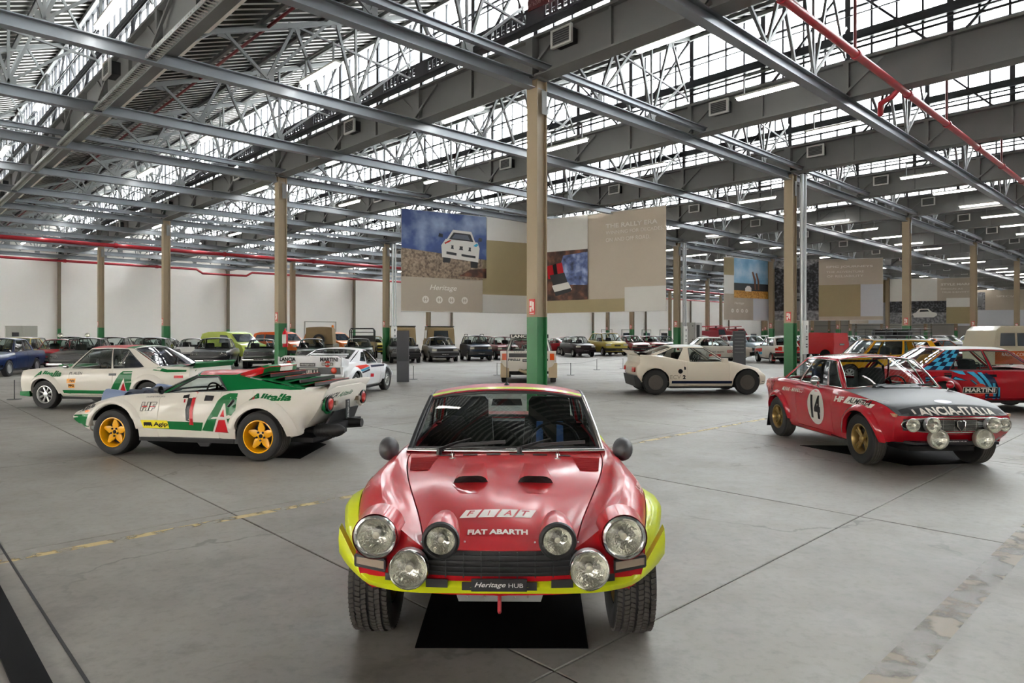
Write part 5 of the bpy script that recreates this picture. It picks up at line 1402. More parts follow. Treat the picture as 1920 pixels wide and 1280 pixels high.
def grille_box(c, y, z0, z1, nh=4, nv=0, m=None, bars=None, d=.012, end='f', name='grille'):
    f = c.fx if end == 'f' else c.rx; s_ = 1 if end == 'f' else -1
    g = MB(); g.cur = 0; g.grid([[(f(a, z)+s_*d, a, z) for z in np.linspace(z0, z1, 3)] for a in np.linspace(-y, y, 9)]); g.cur = 1
    for z in np.linspace(z0, z1, nh+2)[1:-1]:
        ys = np.linspace(-y, y, 7)
        for a, b in zip(ys[:-1], ys[1:]): g.bar((f(a, z)+s_*(d+.008), a, z), (f(b, z)+s_*(d+.008), b, z), .01, .008)
    for a in (np.linspace(-y, y, nv+2)[1:-1] if nv else []): g.bar((f(a, z0)+s_*(d+.008), a, z0), (f(a, z1)+s_*(d+.008), a, z1), .006, .006)
    return g.build(name, [m or M_blk, bars or M_trimb], c.o)
def bumper(c, z0, z1, m, end='f', proud=.07, yw=None, name='bumper', wrap=.25):
    f = c.fx if end == 'f' else c.rx; s_ = 1 if end == 'f' else -1; w = yw or c.sp['wref']*.97; P = []
    ys = np.linspace(-w, w, 15)
    for a in ys:
        x = f(a*.93, (z0+z1)/2); P.append([(x-.03*s_, a, z0), (x+s_*proud*.9, a, z0+.01), (x+s_*proud, a, (z0+z1)/2), (x+s_*proud*.9, a, z1-.01), (x-.02*s_, a, z1)])
    e0 = [(p[0]-s_*wrap, p[1], p[2]) for p in P[0]]; e1 = [(p[0]-s_*wrap, p[1], p[2]) for p in P[-1]]
    return MB().grid([e0]+P+[e1]).build(name, m, c.o, 50)
def rect_lamp(c, y, z, w_, h_, m, end='f', name='headlamp', d=.02, frame=None):
    f = c.fx if end == 'f' else c.rx; s_ = 1 if end == 'f' else -1
    q = [(f(a, b)+s_*d, a, b) for a, b in ((y-w_/2, z-h_/2), (y+w_/2, z-h_/2), (y+w_/2, z+h_/2), (y-w_/2, z+h_/2))]
    o = MB().prism(q, (-s_*.04, 0, 0)).build(name, m, c.o)
    if frame:
        b = MB()
        for p, r in zip(q, q[1:]+q[:1]): b.bar(p, r, .012, .012)
        b.build('lamp_frame', frame, o)
    return o
LENSM = mat('headlamp_glass', '#cfcdbf', .12, .35, coat=1., bump=.3, bscale=40)
def mirror(c, x, y, z, m=None, s=1.):
    for s_ in (1, -1):
        MB().box((x-.04*s, s_*y-.0, z-.05*s), (x+.04*s, s_*(y+.12*s), z+.05*s)).build('door_mirror', m or M_trimb, c.o)

# ================================================================== WHITE SALOON RALLY CAR, GREEN AND RED STRIPES
def build_131():
    F, Rr = G(83, 766), D(281, 14.28)
    loc, rz = place(F, Rr, 1, .82)
    o = root('rally_saloon', loc, rz, 'white boxy two-door rally saloon with green lower stripe and red roof, behind the wedge car', 'car')
    c = gen_car(o, 4.18, 1.72, 2.49, .72, .87, .86, .92, .72, .28, -.72, -1.42, 1.36, P_wht, R=.31, zb=.25, nosez=.80, step=.08, roofm=P_red2,
                wins=[(.03, .49, .04, .93), (.52, .84, .04, .93)], rwd=('eight', M_alu), deckz_end=.93, mats=dict(),
                cabkw=dict(mf=(.03, .05, .05), mr=(.04, .05, .05), gr=glass_mat('car_glass_violet', (.5, .5, .66), 1.3, 1.9)))
    c.interior(seats=((-.25, .36), (-.25, -.36)), top=1.15, belt_h=.84, rear=False)
    MB().box((-.55, -.3, .8), (-.5, .2, 1.22)).build('net', mat('net_red', '#a8503c', .8), o)
    Y = .86
    c.flare(1.245, .31, .355, .09, .06, 4, 176, P_wht); c.flare(-1.245, .31, .355, .11, .07, 4, 176, P_wht)
    c.ppoly('stripe', [(104, 731), (200, 732), (212, 742), (104, 741)], 'y', Y, D_grn)
    MB().prism([(1.6, .84, .26), (1.97, .72, .27), (1.97, .72, .36), (1.6, .86, .38)], (0, -1.5, 0)).build('front_spoiler', P_grn, o)
    c.ppoly('winged_letter', [(201, 740), (222, 702), (228, 696), (246, 696), (246, 740)], 'y', Y, D_grn)
    c.ppoly('triangle_edge', [(216, 740), (232, 709), (237, 740)], 'y', Y, D_wht, .006)
    c.ppoly('triangle', [(220, 740), (232, 716), (235, 740)], 'y', Y, D_red, .009)
    c.ptext('lettering', 'Alitalia', (62, 707), (113, 706), (65, 696), 'y', Y, D_grn, .008, bold=.04, shear=.15)
    c.ptext('lettering', 'M. ALEN', (128.5, 702), (152, 702), (129, 697), 'y', Y, D_blk)
    c.pdec('sponsor_patch', UNIT, (124.5, 718), (141, 717.5), (125, 710), 'y', Y, D_org, .004)
    c.ptext('lettering', 'Agip', (130, 716), (140, 716), (130, 711), 'y', Y, D_blk, .008, bold=.03)
    c.pdec('sponsor_patch', UNIT, (127, 727), (139, 727), (127, 720), 'y', Y, D_org, .004)
    c.ptext('lettering', 'PPG', (128, 725), (138, 725), (128, 720.5), 'y', Y, D_blk, .008, bold=.05)
    c.ppoly('door_pull', [(203, 700), (217, 700), (217, 704), (203, 704)], 'y', Y, D_blk, .006)
    c.ppoly('shoulder_stripe', [(283, 694), (292, 689), (310, 693), (352, 694), (352, 697), (310, 698)], 'y', Y, D_grn, .006)
    c.pdec('sponsor_patch', UNIT, (324, 709), (340, 709), (324, 704), 'y', Y, D_red, .006)
    MB().lathe([(.035, 0), (.045, .03), (.04, .08), (0, .09)], 12, o=(.62, .9, .92), ax='x').build('door_mirror', M_chrome, o, 50)
    # rear deck and boot spoiler
    P = []
    for k in range(13):
        y = -.74+1.48*k/12; P.append([(-1.95, y, .93), (-2.13, y, .97), (-2.26, y, 1.03), (-2.27, y, 1.0), (-2.2, y, .9)])
    MB().grid(P).build('boot_spoiler', P_grn, o, 50)
    decal('deck_stripe', [(-1.9, -.6), (-1.5, -.6), (-1.5, .6), (-1.9, .6)], c.bvh, (0, 0, 2), (1, 0, 0), (0, 1, 0), (0, 0, -1), D_grn, o, .2)
    decal('deck_triangle', [(-1.9, -.2), (-1.5, .1), (-1.9, .4)], c.bvh, (0, 0, 2), (1, 0, 0), (0, 1, 0), (0, 0, -1), D_red, o, .2, .006)
    hg = [Vector(c.roofgrid[i][8])+Vector((0, 0, .004)) for i in range(13)]; hg2 = [Vector(c.roofgrid[i][10])+Vector((0, 0, .004)) for i in range(13)]
    MB().grid([[a, b] for a, b in zip(hg, hg2)]).build('roof_stripe', D_grn, o)
    MB().box((.95, -.35, .90), (1.35, .35, .935)).build('bonnet_scoop', P_grn, o)
    rect_lamp(c, .5, .66, .4, .16, LENSM); rect_lamp(c, -.5, .66, .4, .16, LENSM); grille_box(c, .3, .58, .74)
    return c
build_131()

# ================================================================== WHITE MID-ENGINED COUPE SEEN FROM BEHIND, RED AND BLUE STRIPES
def build_037():
    loc = D(641, 18.6); h = Vector((.36, 2.42)).normalized(); rz = math.atan2(h.y, h.x)
    o = root('rally_mid_engine_coupe', (loc.x, loc.y, 0), rz, 'white mid-engined rally coupe seen from behind, with red and blue side stripes', 'car')
    P_w = mat('paint_cool_white', '#e8e8ea', .3, coat=.6)
    c = gen_car(o, 3.92, 1.80, 2.44, .78, .74, .80, .90, .70, .10, -.30, -1.25, 1.24, P_w, R=.32, zb=.2, nosez=.55, step=.08, tailp=[(.2, .25), (.5, .12), (.9, .0)],
                wins=[(.06, .5, .06, .9), (.54, .74, .2, .8)], rwd=('multi', M_alu), cabkw=dict(mr=(.12, .25, .1), gr=M_cglass), arch=.37)
    c.interior(seats=((-.1, .33), (-.1, -.33)), top=1.05, belt_h=.78, rear=False, tub=(-.5, .6))
    for s_ in (1, -1): c.flare(-1.22, .32, .365, .10, .05, 4, 176, P_w); c.flare(1.22, .32, .365, .08, .03, 4, 176, P_w); break
    # engine bay vents below the rear glass
    for k in range(5): MB().prism([(-.75-.11*k, -.5, 1.08-.045*k), (-.75-.11*k, .5, 1.08-.045*k), (-.83-.11*k, .52, 1.07-.045*k), (-.83-.11*k, -.52, 1.07-.045*k)], (0, 0, .02)).build('louvre_slat', P_w, o)
    # tail
    xr = c.dims['xr']
    P = []
    for k in range(13):
        y = -.80+1.6*k/12; zt = 1.085 if abs(y) < .74 else 1.085-(abs(y)-.74)*1.0
        P.append([(-1.55, y, .93), (-1.9, y, zt-.01), (-1.95, y, zt), (-2.0, y, zt-.02), (-2.02, y*1.0, .84)])
    T = MB().grid(P); T.build('tail_spoiler', P_w, o, 30)
    for s_ in (1, -1): MB().prism([(-1.6, s_*.80, .7), (-2.0, s_*.80, .7), (-2.0, s_*.80, 1.06), (-1.6, s_*.82, .95)], (0, s_*.03, 0)).build('tail_cheek', P_w, o)
    MB().prism([(-2.02, -.86, .60), (-2.02, .86, .60), (-2.0, .86, .80), (-2.0, .80, .84), (-2.0, -.80, .84), (-2.0, -.86, .80)], (.1, 0, 0)).build('tail_panel', P_w, o)
    MB().prism([(-2.03, -.81, .635), (-2.03, .81, .635), (-2.015, .79, .80), (-2.015, -.79, .80)], (.02, 0, 0)).build('lamp_panel', M_trimb, o)
    MB().box((-2.07, -.86, .575), (-1.95, .86, .61)).build('bumper_lip', P_w, o)
    fl_ = lambda g, y, z, m, e=.0, par=o: flat_decal('lettering', g, (-2.045-e, y, z), (0, -1, 0), (0, 0, 1), m, par)
    fl_(text_w('LANCIA', .42, .10, bold=.045), .55, .995, D_blk); fl_(text_w('MARTINI', .46, .10, bold=.045), -.52, .995, D_blk)
    for y in (.52, -.48):
        flat_decal('sponsor_disc', ([*circle2(.075)], [tuple(range(24))]), (-2.043, y, .885), (0, -1, 0), (0, 0, 1), D_rd3, o)
        flat_decal('sponsor_band', ([(-.145, -.035), (.145, -.035), (.145, .035), (-.145, .035)], [(0, 1, 2, 3)]), (-2.046, y, .885), (0, -1, 0), (0, 0, 1), D_blk, o)
        fl_(text_w('MARTINI', .26, .045, bold=.04), y, .885, D_wht, .006)
    plate(o, (-2.04, .04, .865), (-1, 0, 0), (0, 0, 1), .40, .09)
    fl_(text_w('PIRELLI', .48, .085, bold=.05), .0, .69, D_wht, .01)
    fl_(([(-.24, 0), (.24, 0), (.24, .02), (-.24, .02)], [(0, 1, 2, 3)]), .0, .755, D_wht, .01)
    for s_ in (1, -1):
        L_ = MB().lathe([(.075, 0), (.07, -.015), (.04, -.025), (0, -.028)], 20, o=(-2.035, s_*.64, .725), ax='x').build('tail_lamp', mat('lens_orange_red', '#c23c22', .25, coat=.6), o, 60)
        MB().box((-2.0, s_*.86-.13, .16), (-1.97, s_*.86-.0, .5)).build('mudflap', mat('flap_tan', '#8c7c5a', .7), o)
    # engine and exhaust showing under the tail
    e = MB(); e.box((-1.7, -.5, .3), (-1.3, .5, .56)); e.build('engine_block', M_under, o)
    e = MB()
    for k in range(7):
        y = -.45+.15*k; e.tube([(-1.75, y, .52), (-1.86, y+.05, .45), (-1.8, y+.08, .32)], .025, 6)
    e.tube([(-1.9, -.5, .30), (-1.9, .5, .31)], .05, 8); e.build('exhaust', mat('exhaust_steel', '#85807a', .35, .8), o, 50)
    # stripes on the right side
    Y = -.90
    c.ppoly('stripe', [(668, 686), (690, 683), (694, 686), (672, 694)], 'y', Y, D_rd3, .006)
    c.ppoly('stripe', [(672, 695), (694, 687), (694, 690), (672, 699)], 'y', Y, D_lbl, .006)
    c.ppoly('stripe', [(672, 700), (694, 691), (694, 694), (672, 703)], 'y', Y, D_nvy, .006)
    c.ppoly('stripe', [(697, 684), (730, 682), (730, 685), (697, 688)], 'y', Y, D_nvy, .006)
    c.ppoly('stripe', [(722, 680), (736, 681), (737, 684), (723, 683)], 'y', Y, D_rd3, .008)
    c.ppoly('stripe', [(695, 700), (701, 700), (701, 706), (695, 706)], 'y', Y, D_red, .006)
    mirror(c, .62, .80, .86, P_w)
    return c
build_037()

# ================================================================== CREAM PROTOTYPE SEEN FROM THE SIDE
def build_ecv():
    F, Rr = G(1400, 739), G(1227, 739.5)
    loc, rz = place(F, Rr, -1, .80)
    o = root('rally_prototype', loc, rz, 'cream prototype coupe with flush disc wheels and a navy side stripe, in profile', 'car')
    P_c = mat('paint_cream', '#e6dccb', .33, coat=.5)
    c = gen_car(o, 3.63, 1.84, 2.46, .61, .78, .86, 1.06, .74, .10, -.70, -1.36, 1.31, P_c, R=.33, zb=.2, nosez=.62, step=.08, nose=[(.2, -.06), (.35, 0), (.48, .0), (.62, -.12)], tailp=[(.25, .28), (.45, .1), (.6, 0), (.75, .02), (.88, .12), (1.0, .1)],
                wins=[(.04, .50, .05, .90), (.66, .93, .06, .9)], rwd=('disc', mat('disc_dusty', '#4b4540', .7)), arch=.375, bowf=(.12, 2.4),
                panels=lambda x, i, g: ('door:%d' % g if (-.35 < x < .7 and .5 < i < 3.2) else 'front_clip' if x > .72 else 'rear_clip' if x < -.5 else None), cabkw=dict(mr=(.1, .12, .1)))
    c.interior(seats=((-.1, .33), (-.1, -.33)), top=1.1, belt_h=.84, rear=False, tub=(-.7, .7))
    P = []
    for k in range(13):
        y = -.78+1.56*k/12; P.append([(-1.2, y, 1.06), (-1.5, y, 1.12), (-1.80, y, 1.17), (-1.81, y, 1.15), (-1.6, y, 1.0)])
    MB().grid(P).build('rear_wing', P_c, o, 50)
    for s_ in (1, -1): MB().prism([(-1.2, s_*.76, .9), (-1.6, s_*.76, .9), (-1.62, s_*.76, 1.06), (-1.2, s_*.76, 1.04)], (0, s_*.02, 0)).build('wing_support', P_c, o)
    Y = -.92
    c.ppoly('stripe', [(1254, 714), (1374, 714), (1374, 719), (1254, 719)], 'y', Y, D_nvy)
    c.ppoly('stripe', [(1428, 714), (1443, 714), (1443, 719), (1428, 719)], 'y', -.8, D_nvy)
    c.ptext('lettering', 'ECV', (1257, 710.5), (1277, 710.5), (1257, 703), 'y', Y, mat('print_outline_grey', '#a89c88', .5), bold=.0)
    c.ptext('lettering', '2', (1280.5, 710.5), (1286, 710.5), (1280.5, 703), 'y', Y, D_blk, bold=.05)
    A = c.on(1276, 696, 'y', Y); decal('fuel_cap', circle2(.062), c.bvh, (A.x, -.9, A.z), (1, 0, 0), (0, 0, 1), (0, 1, 0), D_blk, o)
    c.ppoly('door_pull', [(1283, 687), (1286, 688), (1286, 693), (1283, 693)], 'y', Y, D_blk)
    c.ppoly('side_writing', [(1258, 726), (1374, 726), (1374, 729), (1258, 729)], 'y', Y, mat('print_sill_beige', '#c4b79c', .6))
    rect_lamp(c, -.62, .66, .22, .12, M_redl, 'r', 'tail_lamp'); rect_lamp(c, .62, .66, .22, .12, M_redl, 'r', 'tail_lamp')
    MB().prism([(-1.72, -.7, .2), (-1.5, -.7, .2), (-1.62, -.7, .5), (-1.78, -.7, .5)], (0, 1.4, 0)).build('rear_diffuser', M_trimb, o)
    lamp(o, (1.66, -.60, .60), .07, (1, -.5, .2), name='headlamp'); lamp(o, (1.66, .60, .60), .07, (1, .5, .2), name='headlamp')
    MB().box((.55, -.98, .86), (.68, -.82, .97)).build('door_mirror', P_c, o); MB().box((.55, .82, .86), (.68, .98, .97)).build('door_mirror', P_c, o)
    return c
build_ecv()

# ================================================================== GROUP B CAR SEEN FROM BEHIND
def build_s4():
    loc = D(993, 23.9); o = root('rally_group_car', (loc.x, loc.y, 0), PI/2-.05, 'white and tan rally car seen square from behind, half hidden by the tallest pillar', 'car')
    c = gen_car(o, 3.98, 1.84, 2.44, .78, .75, .86, .98, .75, .20, -.35, -1.55, 1.50, P_wht, R=.33, zb=.3, nosez=.6, step=.1, tailp=[(.3, .1), (.6, 0)],
                wins=[(.06, .48, .06, .9), (.52, .86, .06, .9)], cabkw=dict(mr=(.08, .05, .12)), rwd=('multi', M_alu))
    c.interior(top=1.1, rear=False)
    xr = c.dims['xr']
    MB().box((-.75, -.66, 1.47), (-.35, .66, 1.60)).build('roof_spoiler', M_trimb, o)
    flat_decal('lettering', text_w('LANCIA', .74, .10, bold=.045), (-.76, .25, 1.535), (0, -1, 0), (0, 0, 1), D_wht, o)
    MB().box((xr-.03, -.7, .84), (xr+.05, .7, .93)).build('tail_grille', M_trimb, o)
    MB().box((xr-.04, -.90, .72), (xr+.3, .90, 1.06)).build('tail_panel', P_wht, o)
    g = MB().box((xr-.05, -.62, .86), (xr-.03, .62, .99)).build('tail_vent', M_trimb, o)
    MB().box((xr-.055, -.62, .74), (xr-.03, .62, .83)).build('sponsor_strip', D_wht, o)
    for y in (.45, -.45): flat_decal('lettering', text_w('PIRELLI', .38, .07, bold=.04), (xr-.06, y, .785), (0, -1, 0), (0, 0, 1), D_blk, o)
    flat_decal('lettering', text_w('LANCIA  MARTINI', .9, .04), (xr-.045, 0, 1.03), (0, -1, 0), (0, 0, 1), D_blk, o)
    plate(o, (xr-.07, 0, .76), (-1, 0, 0), (0, 0, 1), .36, .09)
    for s_ in (1, -1):
        MB().box((xr-.06, s_*.77-.07, .77), (xr-.03, s_*.77+.07, .98)).build('tail_lamp', mat('lens_orange', '#cc4a10', .25, coat=.5), o)
        MB().box((xr+.05, s_*.78-.16, .2), (xr+.08, s_*.78+.12, .68)).build('mudflap', mat('flap_beige', '#b5a283', .7), o)
    e = MB(); e.tube([(xr, .3, .45), (xr-.02, .15, .4), (xr, .0, .38), (xr, -.35, .38)], [.04, .06, .11, .11], 12); e.build('silencer', mat('silencer_tan', '#8d8168', .5, .3), o, 50)
    MB().box((xr+.2, -.6, .3), (xr+.5, .6, .7)).build('engine_block', M_under, o)
    c.ppoly('stripe', [(1043, 676), (1052, 678), (1052, 690), (1043, 684)], 'y', -.9, D_lbl)
    mirror(c, .6, .86, .95, M_trimb, 1.2)
    return c
build_s4()

# ================================================================== RED HATCHBACK, BLUE STRIPES
def build_delta():
    Rr = D(1768, 13.9); F = D(1985, 13.75)
    loc, rz = place((8.8+2.48, 13.85), (8.8, 13.9), -1, .80)
    o = root('rally_hatchback', loc, rz, 'red five-door rally hatchback with pale blue and navy stripes, behind the red coupe', 'car')
    P_m = mat('paint_crimson', '#970c1a', .33, coat=.45)
    c = gen_car(o, 3.9, 1.72, 2.48, .76, .92, .86, .88, .78, .22, -1.02, -1.60, 1.34, P_m, R=.31, zb=.24, nosez=.76, step=.09, hatch=True, deckz_end=.86,
                wins=[(.03, .40, .05, .92), (.43, .76, .05, .92)], rwd=('multi', mat('rim_dusty_white', '#b8b0a2', .5)), cabkw=dict(mr=(.05, .06, .06), gr=glass_mat('car_glass_violet', ''), mf=(.03, .04, .04)),
                panels=lambda x, i, g: ('door:%d' % g if (-.18 < x < .75 and .9 < i < 2.99) else 'door:%d' % (g+5) if (-1.0 < x <= -.18 and .9 < i < 2.99) else None))
    c.interior(seats=((-.15, .36), (-.15, -.36)), top=1.1, belt_h=.84)
    c.flare(1.24, .31, .355, .09, .06, 4, 176, P_m); c.flare(-1.24, .31, .355, .09, .06, 4, 176, P_m)
    Y = -.86
    def st(pts, m, off=.004): c.ppoly('stripe', pts, 'y', Y, m, off)
    st([(1737, 706), (1783, 706), (1783, 716), (1737, 716)], D_nvy); st([(1737, 708), (1783, 707.5), (1783, 709.5), (1737, 710)], D_lbl, .007); st([(1737, 712.5), (1783, 712), (1783, 714), (1737, 714.5)], D_lbl, .007)
    st([(1786, 709), (1792, 705), (1816, 714), (1788, 712)], D_nvy); st([(1788, 709), (1792, 707), (1810, 713), (1790, 711)], D_lbl, .007)
    st([(1778, 694), (1846, 695), (1866, 710), (1876, 735), (1880, 755), (1851, 755), (1848, 735), (1840, 712), (1815, 700)], D_nvy)
    st([(1785, 695), (1808, 696), (1812, 703), (1800, 701)], D_lbl, .007)
    st([(1815, 697), (1828, 697), (1842, 712), (1848, 722), (1840, 722), (1830, 708)], D_lbl, .007)
    st([(1834, 698), (1842, 698), (1854, 714), (1862, 728), (1856, 728), (1846, 712)], D_lbl, .007)
    st([(1861, 718), (1866, 718), (1870, 755), (1865, 755)], D_lbl, .007); st([(1872, 726), (1875, 726), (1877, 755), (1874, 755)], D_lbl, .007)
    st([(1850, 740), (1853, 740), (1855, 755), (1852, 755)], D_lbl, .007); st([(1856, 735), (1864, 735), (1866, 755), (1858, 755)], mat('print_coral', '#c8392a', .35, coat=.5), .006)
    st([(1818, 712), (1824, 712), (1836, 722), (1830, 722)], D_nvy); st([(1821, 713), (1823, 713), (1834, 721), (1832, 721)], D_lbl, .007)
    # chequered rear pillar
    f = c.P('side', -1)
    for k in range(4):
        for j in range(5):
            q0, q1 = .77+.055*k, .77+.055*(k+1); t0, t1 = j*.2, (j+1)*.2; mm = D_lbl if (k+j) % 2 else D_nvy
            MB().add([f(q, t)+Vector((0, -.008, 0)) for q, t in ((q0, t0), (q1, t0), (q1, t1), (q0, t1))], [(0, 1, 2, 3)]).build('chequer', mm, o)
    A = c.on(1838, 731, 'y', Y)
    def sidedec(n, g, m, off): decal(n, g, c.bvh, (A.x, -.9, A.z), (1, 0, 0), (0, 0, 1), (0, 1, 0), m, o, .1, off)
    sidedec('sponsor_disc', circle2(.135), mat('print_coral', ''), .009)
    sidedec('sponsor_band', [(-.34, -.065), (.34, -.065), (.34, .065), (-.34, .065)], D_wht, .012); sidedec('sponsor_band', [(-.33, -.055), (.33, -.055), (.33, .055), (-.33, .055)], D_blk, .014)
    sidedec('lettering', text_w('MARTINI', .6, .085, bold=.04), D_wht, .017)
    c.ppoly('door_pull', [(1772, 700), (1786, 700), (1786, 706), (1772, 706)], 'y', Y, D_blk); c.ppoly('door_pull', [(1855, 702), (1870, 702), (1870, 707), (1855, 707)], 'y', Y, D_blk)
    rect_lamp(c, .5, .62, .4, .16, LENSM); rect_lamp(c, -.5, .62, .4, .16, LENSM); rect_lamp(c, -.6, .7, .3, .16, M_redl, 'r', 'tail_lamp'); rect_lamp(c, .6, .7, .3, .16, M_redl, 'r', 'tail_lamp')
    return c
build_delta()
# ================================================================== THE PARKED COLLECTION
def rowpt(px, v):
    k = (px-960)/FP; Y = (v-AX*RY+AY*RX)/(RX-k*RY); return Vector((k*Y, Y, 0))
HR = Vector((.26, -.966))
KIND = {   # L, W, wb, fo, hood, belt, deck, cowl, rf, rr, tail, roof, R, nosez, hatch
 'saloon60': (4.3, 1.62, 2.5, .78, .88, .90, .94, .72, .25, -.80, -1.25, 1.45, .31, .80, False),
 'saloon70': (4.35, 1.70, 2.55, .78, .86, .90, .92, .75, .22, -.80, -1.40, 1.42, .31, .80, False),
 'saloon80': (4.4, 1.68, 2.55, .78, .86, .90, .94, .78, .25, -.85, -1.40, 1.42, .31, .78, False),
 'hatch80': (3.6, 1.55, 2.35, .68, .90, .92, .95, .72, .25, -1.15, -1.55, 1.43, .29, .80, True),
 'panda': (3.4, 1.50, 2.16, .62, .95, .97, 1.0, .70, .38, -1.20, -1.50, 1.50, .29, .86, True),
 'mini': (3.23, 1.48, 2.04, .58, .86, .88, .92, .60, .22, -1.0, -1.35, 1.36, .27, .78, True),
 'bubble': (3.1, 1.42, 1.95, .55, .85, .90, .96, .55, .15, -.50, -1.30, 1.38, .27, .66, True),
 'mpv': (4.0, 1.87, 2.67, .68, 1.05, 1.03, 1.1, 1.15, .55, -1.35, -1.80, 1.67, .32, .88, True),
 'van': (4.1, 1.75, 2.5, .75, 1.08, 1.08, 1.1, .95, .45, -1.75, -1.85, 2.0, .32, .95, True),
 'coupe': (4.2, 1.72, 2.5, .85, .78, .84, .92, .75, .05, -.55, -1.45, 1.28, .31, .66, False),
 'hatch00': (4.0, 1.72, 2.5, .80, .92, .93, 1.0, .85, .25, -1.1, -1.60, 1.46, .31, .76, True),
 'estate': (4.1, 1.65, 2.45, .78, .90, .92, .96, .75, .30, -1.55, -1.80, 1.45, .31, .80, True),
}
BLUEG = glass_mat('car_glass_dark', (.35, .4, .4), 1.1, 1.6)
def parked(kind, col, c0, h, label, name='parked_car', group='cars parked along the hall', lamps='round', front='grille', bump='black', plate_=True, rim='steel', crown=.05, rack=None, far=False, matk=.3, bowf=(.08, 3), nosew=.9):
    L, W_, wb, fo, hood, belt, deck, cowl, rf, rr_, tail, rz_, R, nz, hatch = KIND[kind]
    h = Vector(h).normalized(); o = root(name, (c0[0], c0[1], 0), math.atan2(h.y, h.x), label, 'van' if kind == 'van' else 'car', group)
    pm = paint(col.strip('#'), col, matk)
    c = gen_car(o, L, W_, wb, fo, hood, belt, deck, cowl, rf, rr_, tail, rz_, pm, R=R, nosez=nz, hatch=hatch, step=.3 if far else .2, crown=crown, nlen=.5, bowf=bowf, nosew=nosew,
                rwd=(rim, M_alu), gap=not far, panels=(lambda x, i, g: None) if far else None, deckz_end=deck-(.12 if kind in ('bubble',) else .02), cabkw=dict(trim=not far))
    if not far: c.interior(top=belt+.28, belt_h=belt-.03, rear=False, tub=(tail+.3, cowl-.05))
    else: MB().box((tail+.3, -W_/2+.15, .3), (cowl-.1, W_/2-.15, belt-.02)).build('cabin_tub', M_int, o)
    lz = nz-.10; w = W_/2
    chrome = bump == 'chrome'
    if front == 'grille': grille_box(c, w*.62, lz-.07, lz+.07, 3, 2, bars=M_chrome if chrome else M_trimb)
    elif front == 'wide': grille_box(c, w*.80, lz-.09, lz+.08, 3, 0, bars=mat('grille_dull_metal', '#55565a', .35, .8))
    elif front == 'slot': grille_box(c, w*.25, lz-.08, lz+.02, 1, 0)
    for s_ in (1, -1):
        if lamps == 'round': lamp(o, (c.fx(w*.74, lz)+.03, s_*w*.74, lz), .085, (1, 0, 0), ringw=.12)
        elif lamps == 'quad':
            lamp(o, (c.fx(w*.80, lz)+.03, s_*w*.80, lz), .075, (1, 0, 0), ringw=.12); lamp(o, (c.fx(w*.58, lz)+.03, s_*w*.58, lz), .075, (1, 0, 0), ringw=.12)
        elif lamps == 'rect': rect_lamp(c, s_*w*.72, lz, w*.34, .13, LENSM, frame=M_trimb)
        elif lamps == 'slim': rect_lamp(c, s_*w*.72, lz+.02, w*.40, .10, LENSM)
        rect_lamp(c, s_*w*.72, c.dims['dz']-.16, .26, .13, M_redl, 'r', 'tail_lamp')
    m = M_chrome if chrome else M_trimb if bump == 'black' else pm
    bumper(c, .36, .36+(.10 if chrome else .2), m); bumper(c, .38, .38+(.10 if chrome else .2), m, 'r')
    if plate_ and not far: plate(o, (c.fx(0, .45)+.09, 0, .44), (1, 0, 0), (0, 0, 1), .42, .09)
    mirror(c, cowl-.15, w*.86, belt+.06, s=.8)
    return c
def row(kind, col, px, v, label, hd=None, **k):
    """px: where the middle of the front shows, v: depth row of the fronts"""
    h = Vector(hd or HR).normalized(); p = rowpt(px, v); L = KIND[kind][0]
    c0 = (p.x-h.x*L*.48, p.y-h.y*L*.48); return parked(kind, col, c0, h, label, **k)
def at(kind, col, px, d, h, label, **k):
    p = D(px, d); return parked(kind, col, (p.x, p.y), h, label, **k)
# front row, left to right
row('saloon60', '#16264a', -48, 21.5, 'navy blue sixties saloon with chrome bumpers at the left edge', lamps='quad', front='wide', bump='chrome', rim='hubcap')
row('saloon60', '#1f211e', 128, 21.5, 'near-black saloon with four round lamps, behind the nose of the white saloon', lamps='quad', front='wide', bump='chrome', rim='hubcap')
row('saloon60', '#2a2c2b', 262, 21.3, 'charcoal saloon hidden behind the roof of the white rally saloon', lamps='quad', front='wide', bump='chrome', far=True)
row('saloon70', '#0e1118', 391, 21.2, 'black saloon with four round lamps beside the second pillar from the left', lamps='quad', front='wide', bump='chrome', rim='hubcap')
row('mini', '#1f2c22', 485, 21.0, 'dark green small saloon just left of the pillar with the extinguisher', lamps='round', front='wide', bump='chrome')
row('mini', '#24402f', 583, 21.0, 'green small car in front of the canvas-backed off-roader', lamps='round', front='wide', bump='chrome')
row('mini', '#22332c', 675, 21.0, 'dark green small car above the nose of the striped coupe', lamps='round', front='grille')
row('saloon70', '#15171a', 762, 20.8, 'black saloon half hidden by the dark upright board', lamps='quad', front='wide', bump='black')
row('saloon80', '#7d8087', 835, 20.6, 'silver grey saloon with square lamps', lamps='rect', front='grille')
row('panda', '#1a2c44', 902, 20.6, 'dark blue boxy small car with roof bars', lamps='rect', front='grille')
row('hatch80', '#7a1a24', 953, 20.8, 'dark red hatchback beside the boxy blue car', lamps='rect', front='grille')
row('coupe', '#a01626', 1018, 28.5, 'bright red low car just right of the tallest pillar', lamps='slim', front='slot', bump='body', hd=(-.55, .84))
row('hatch80', '#2b2226', 1098, 20.6, 'dark brown hatchback left of the yellow people carrier', lamps='slim', front='slot', bump='body', bowf=(.14, 2.4))
row('mpv', '#b3a349', 1157, 20.5, 'yellow high-roofed people carrier with a black bumper', lamps='slim', front='slot', bowf=(.14, 2.4))
row('hatch00', '#7e1a26', 1204, 20.6, 'dark red hatchback right of the yellow people carrier', lamps='slim', front='grille', bowf=(.16, 2.3))
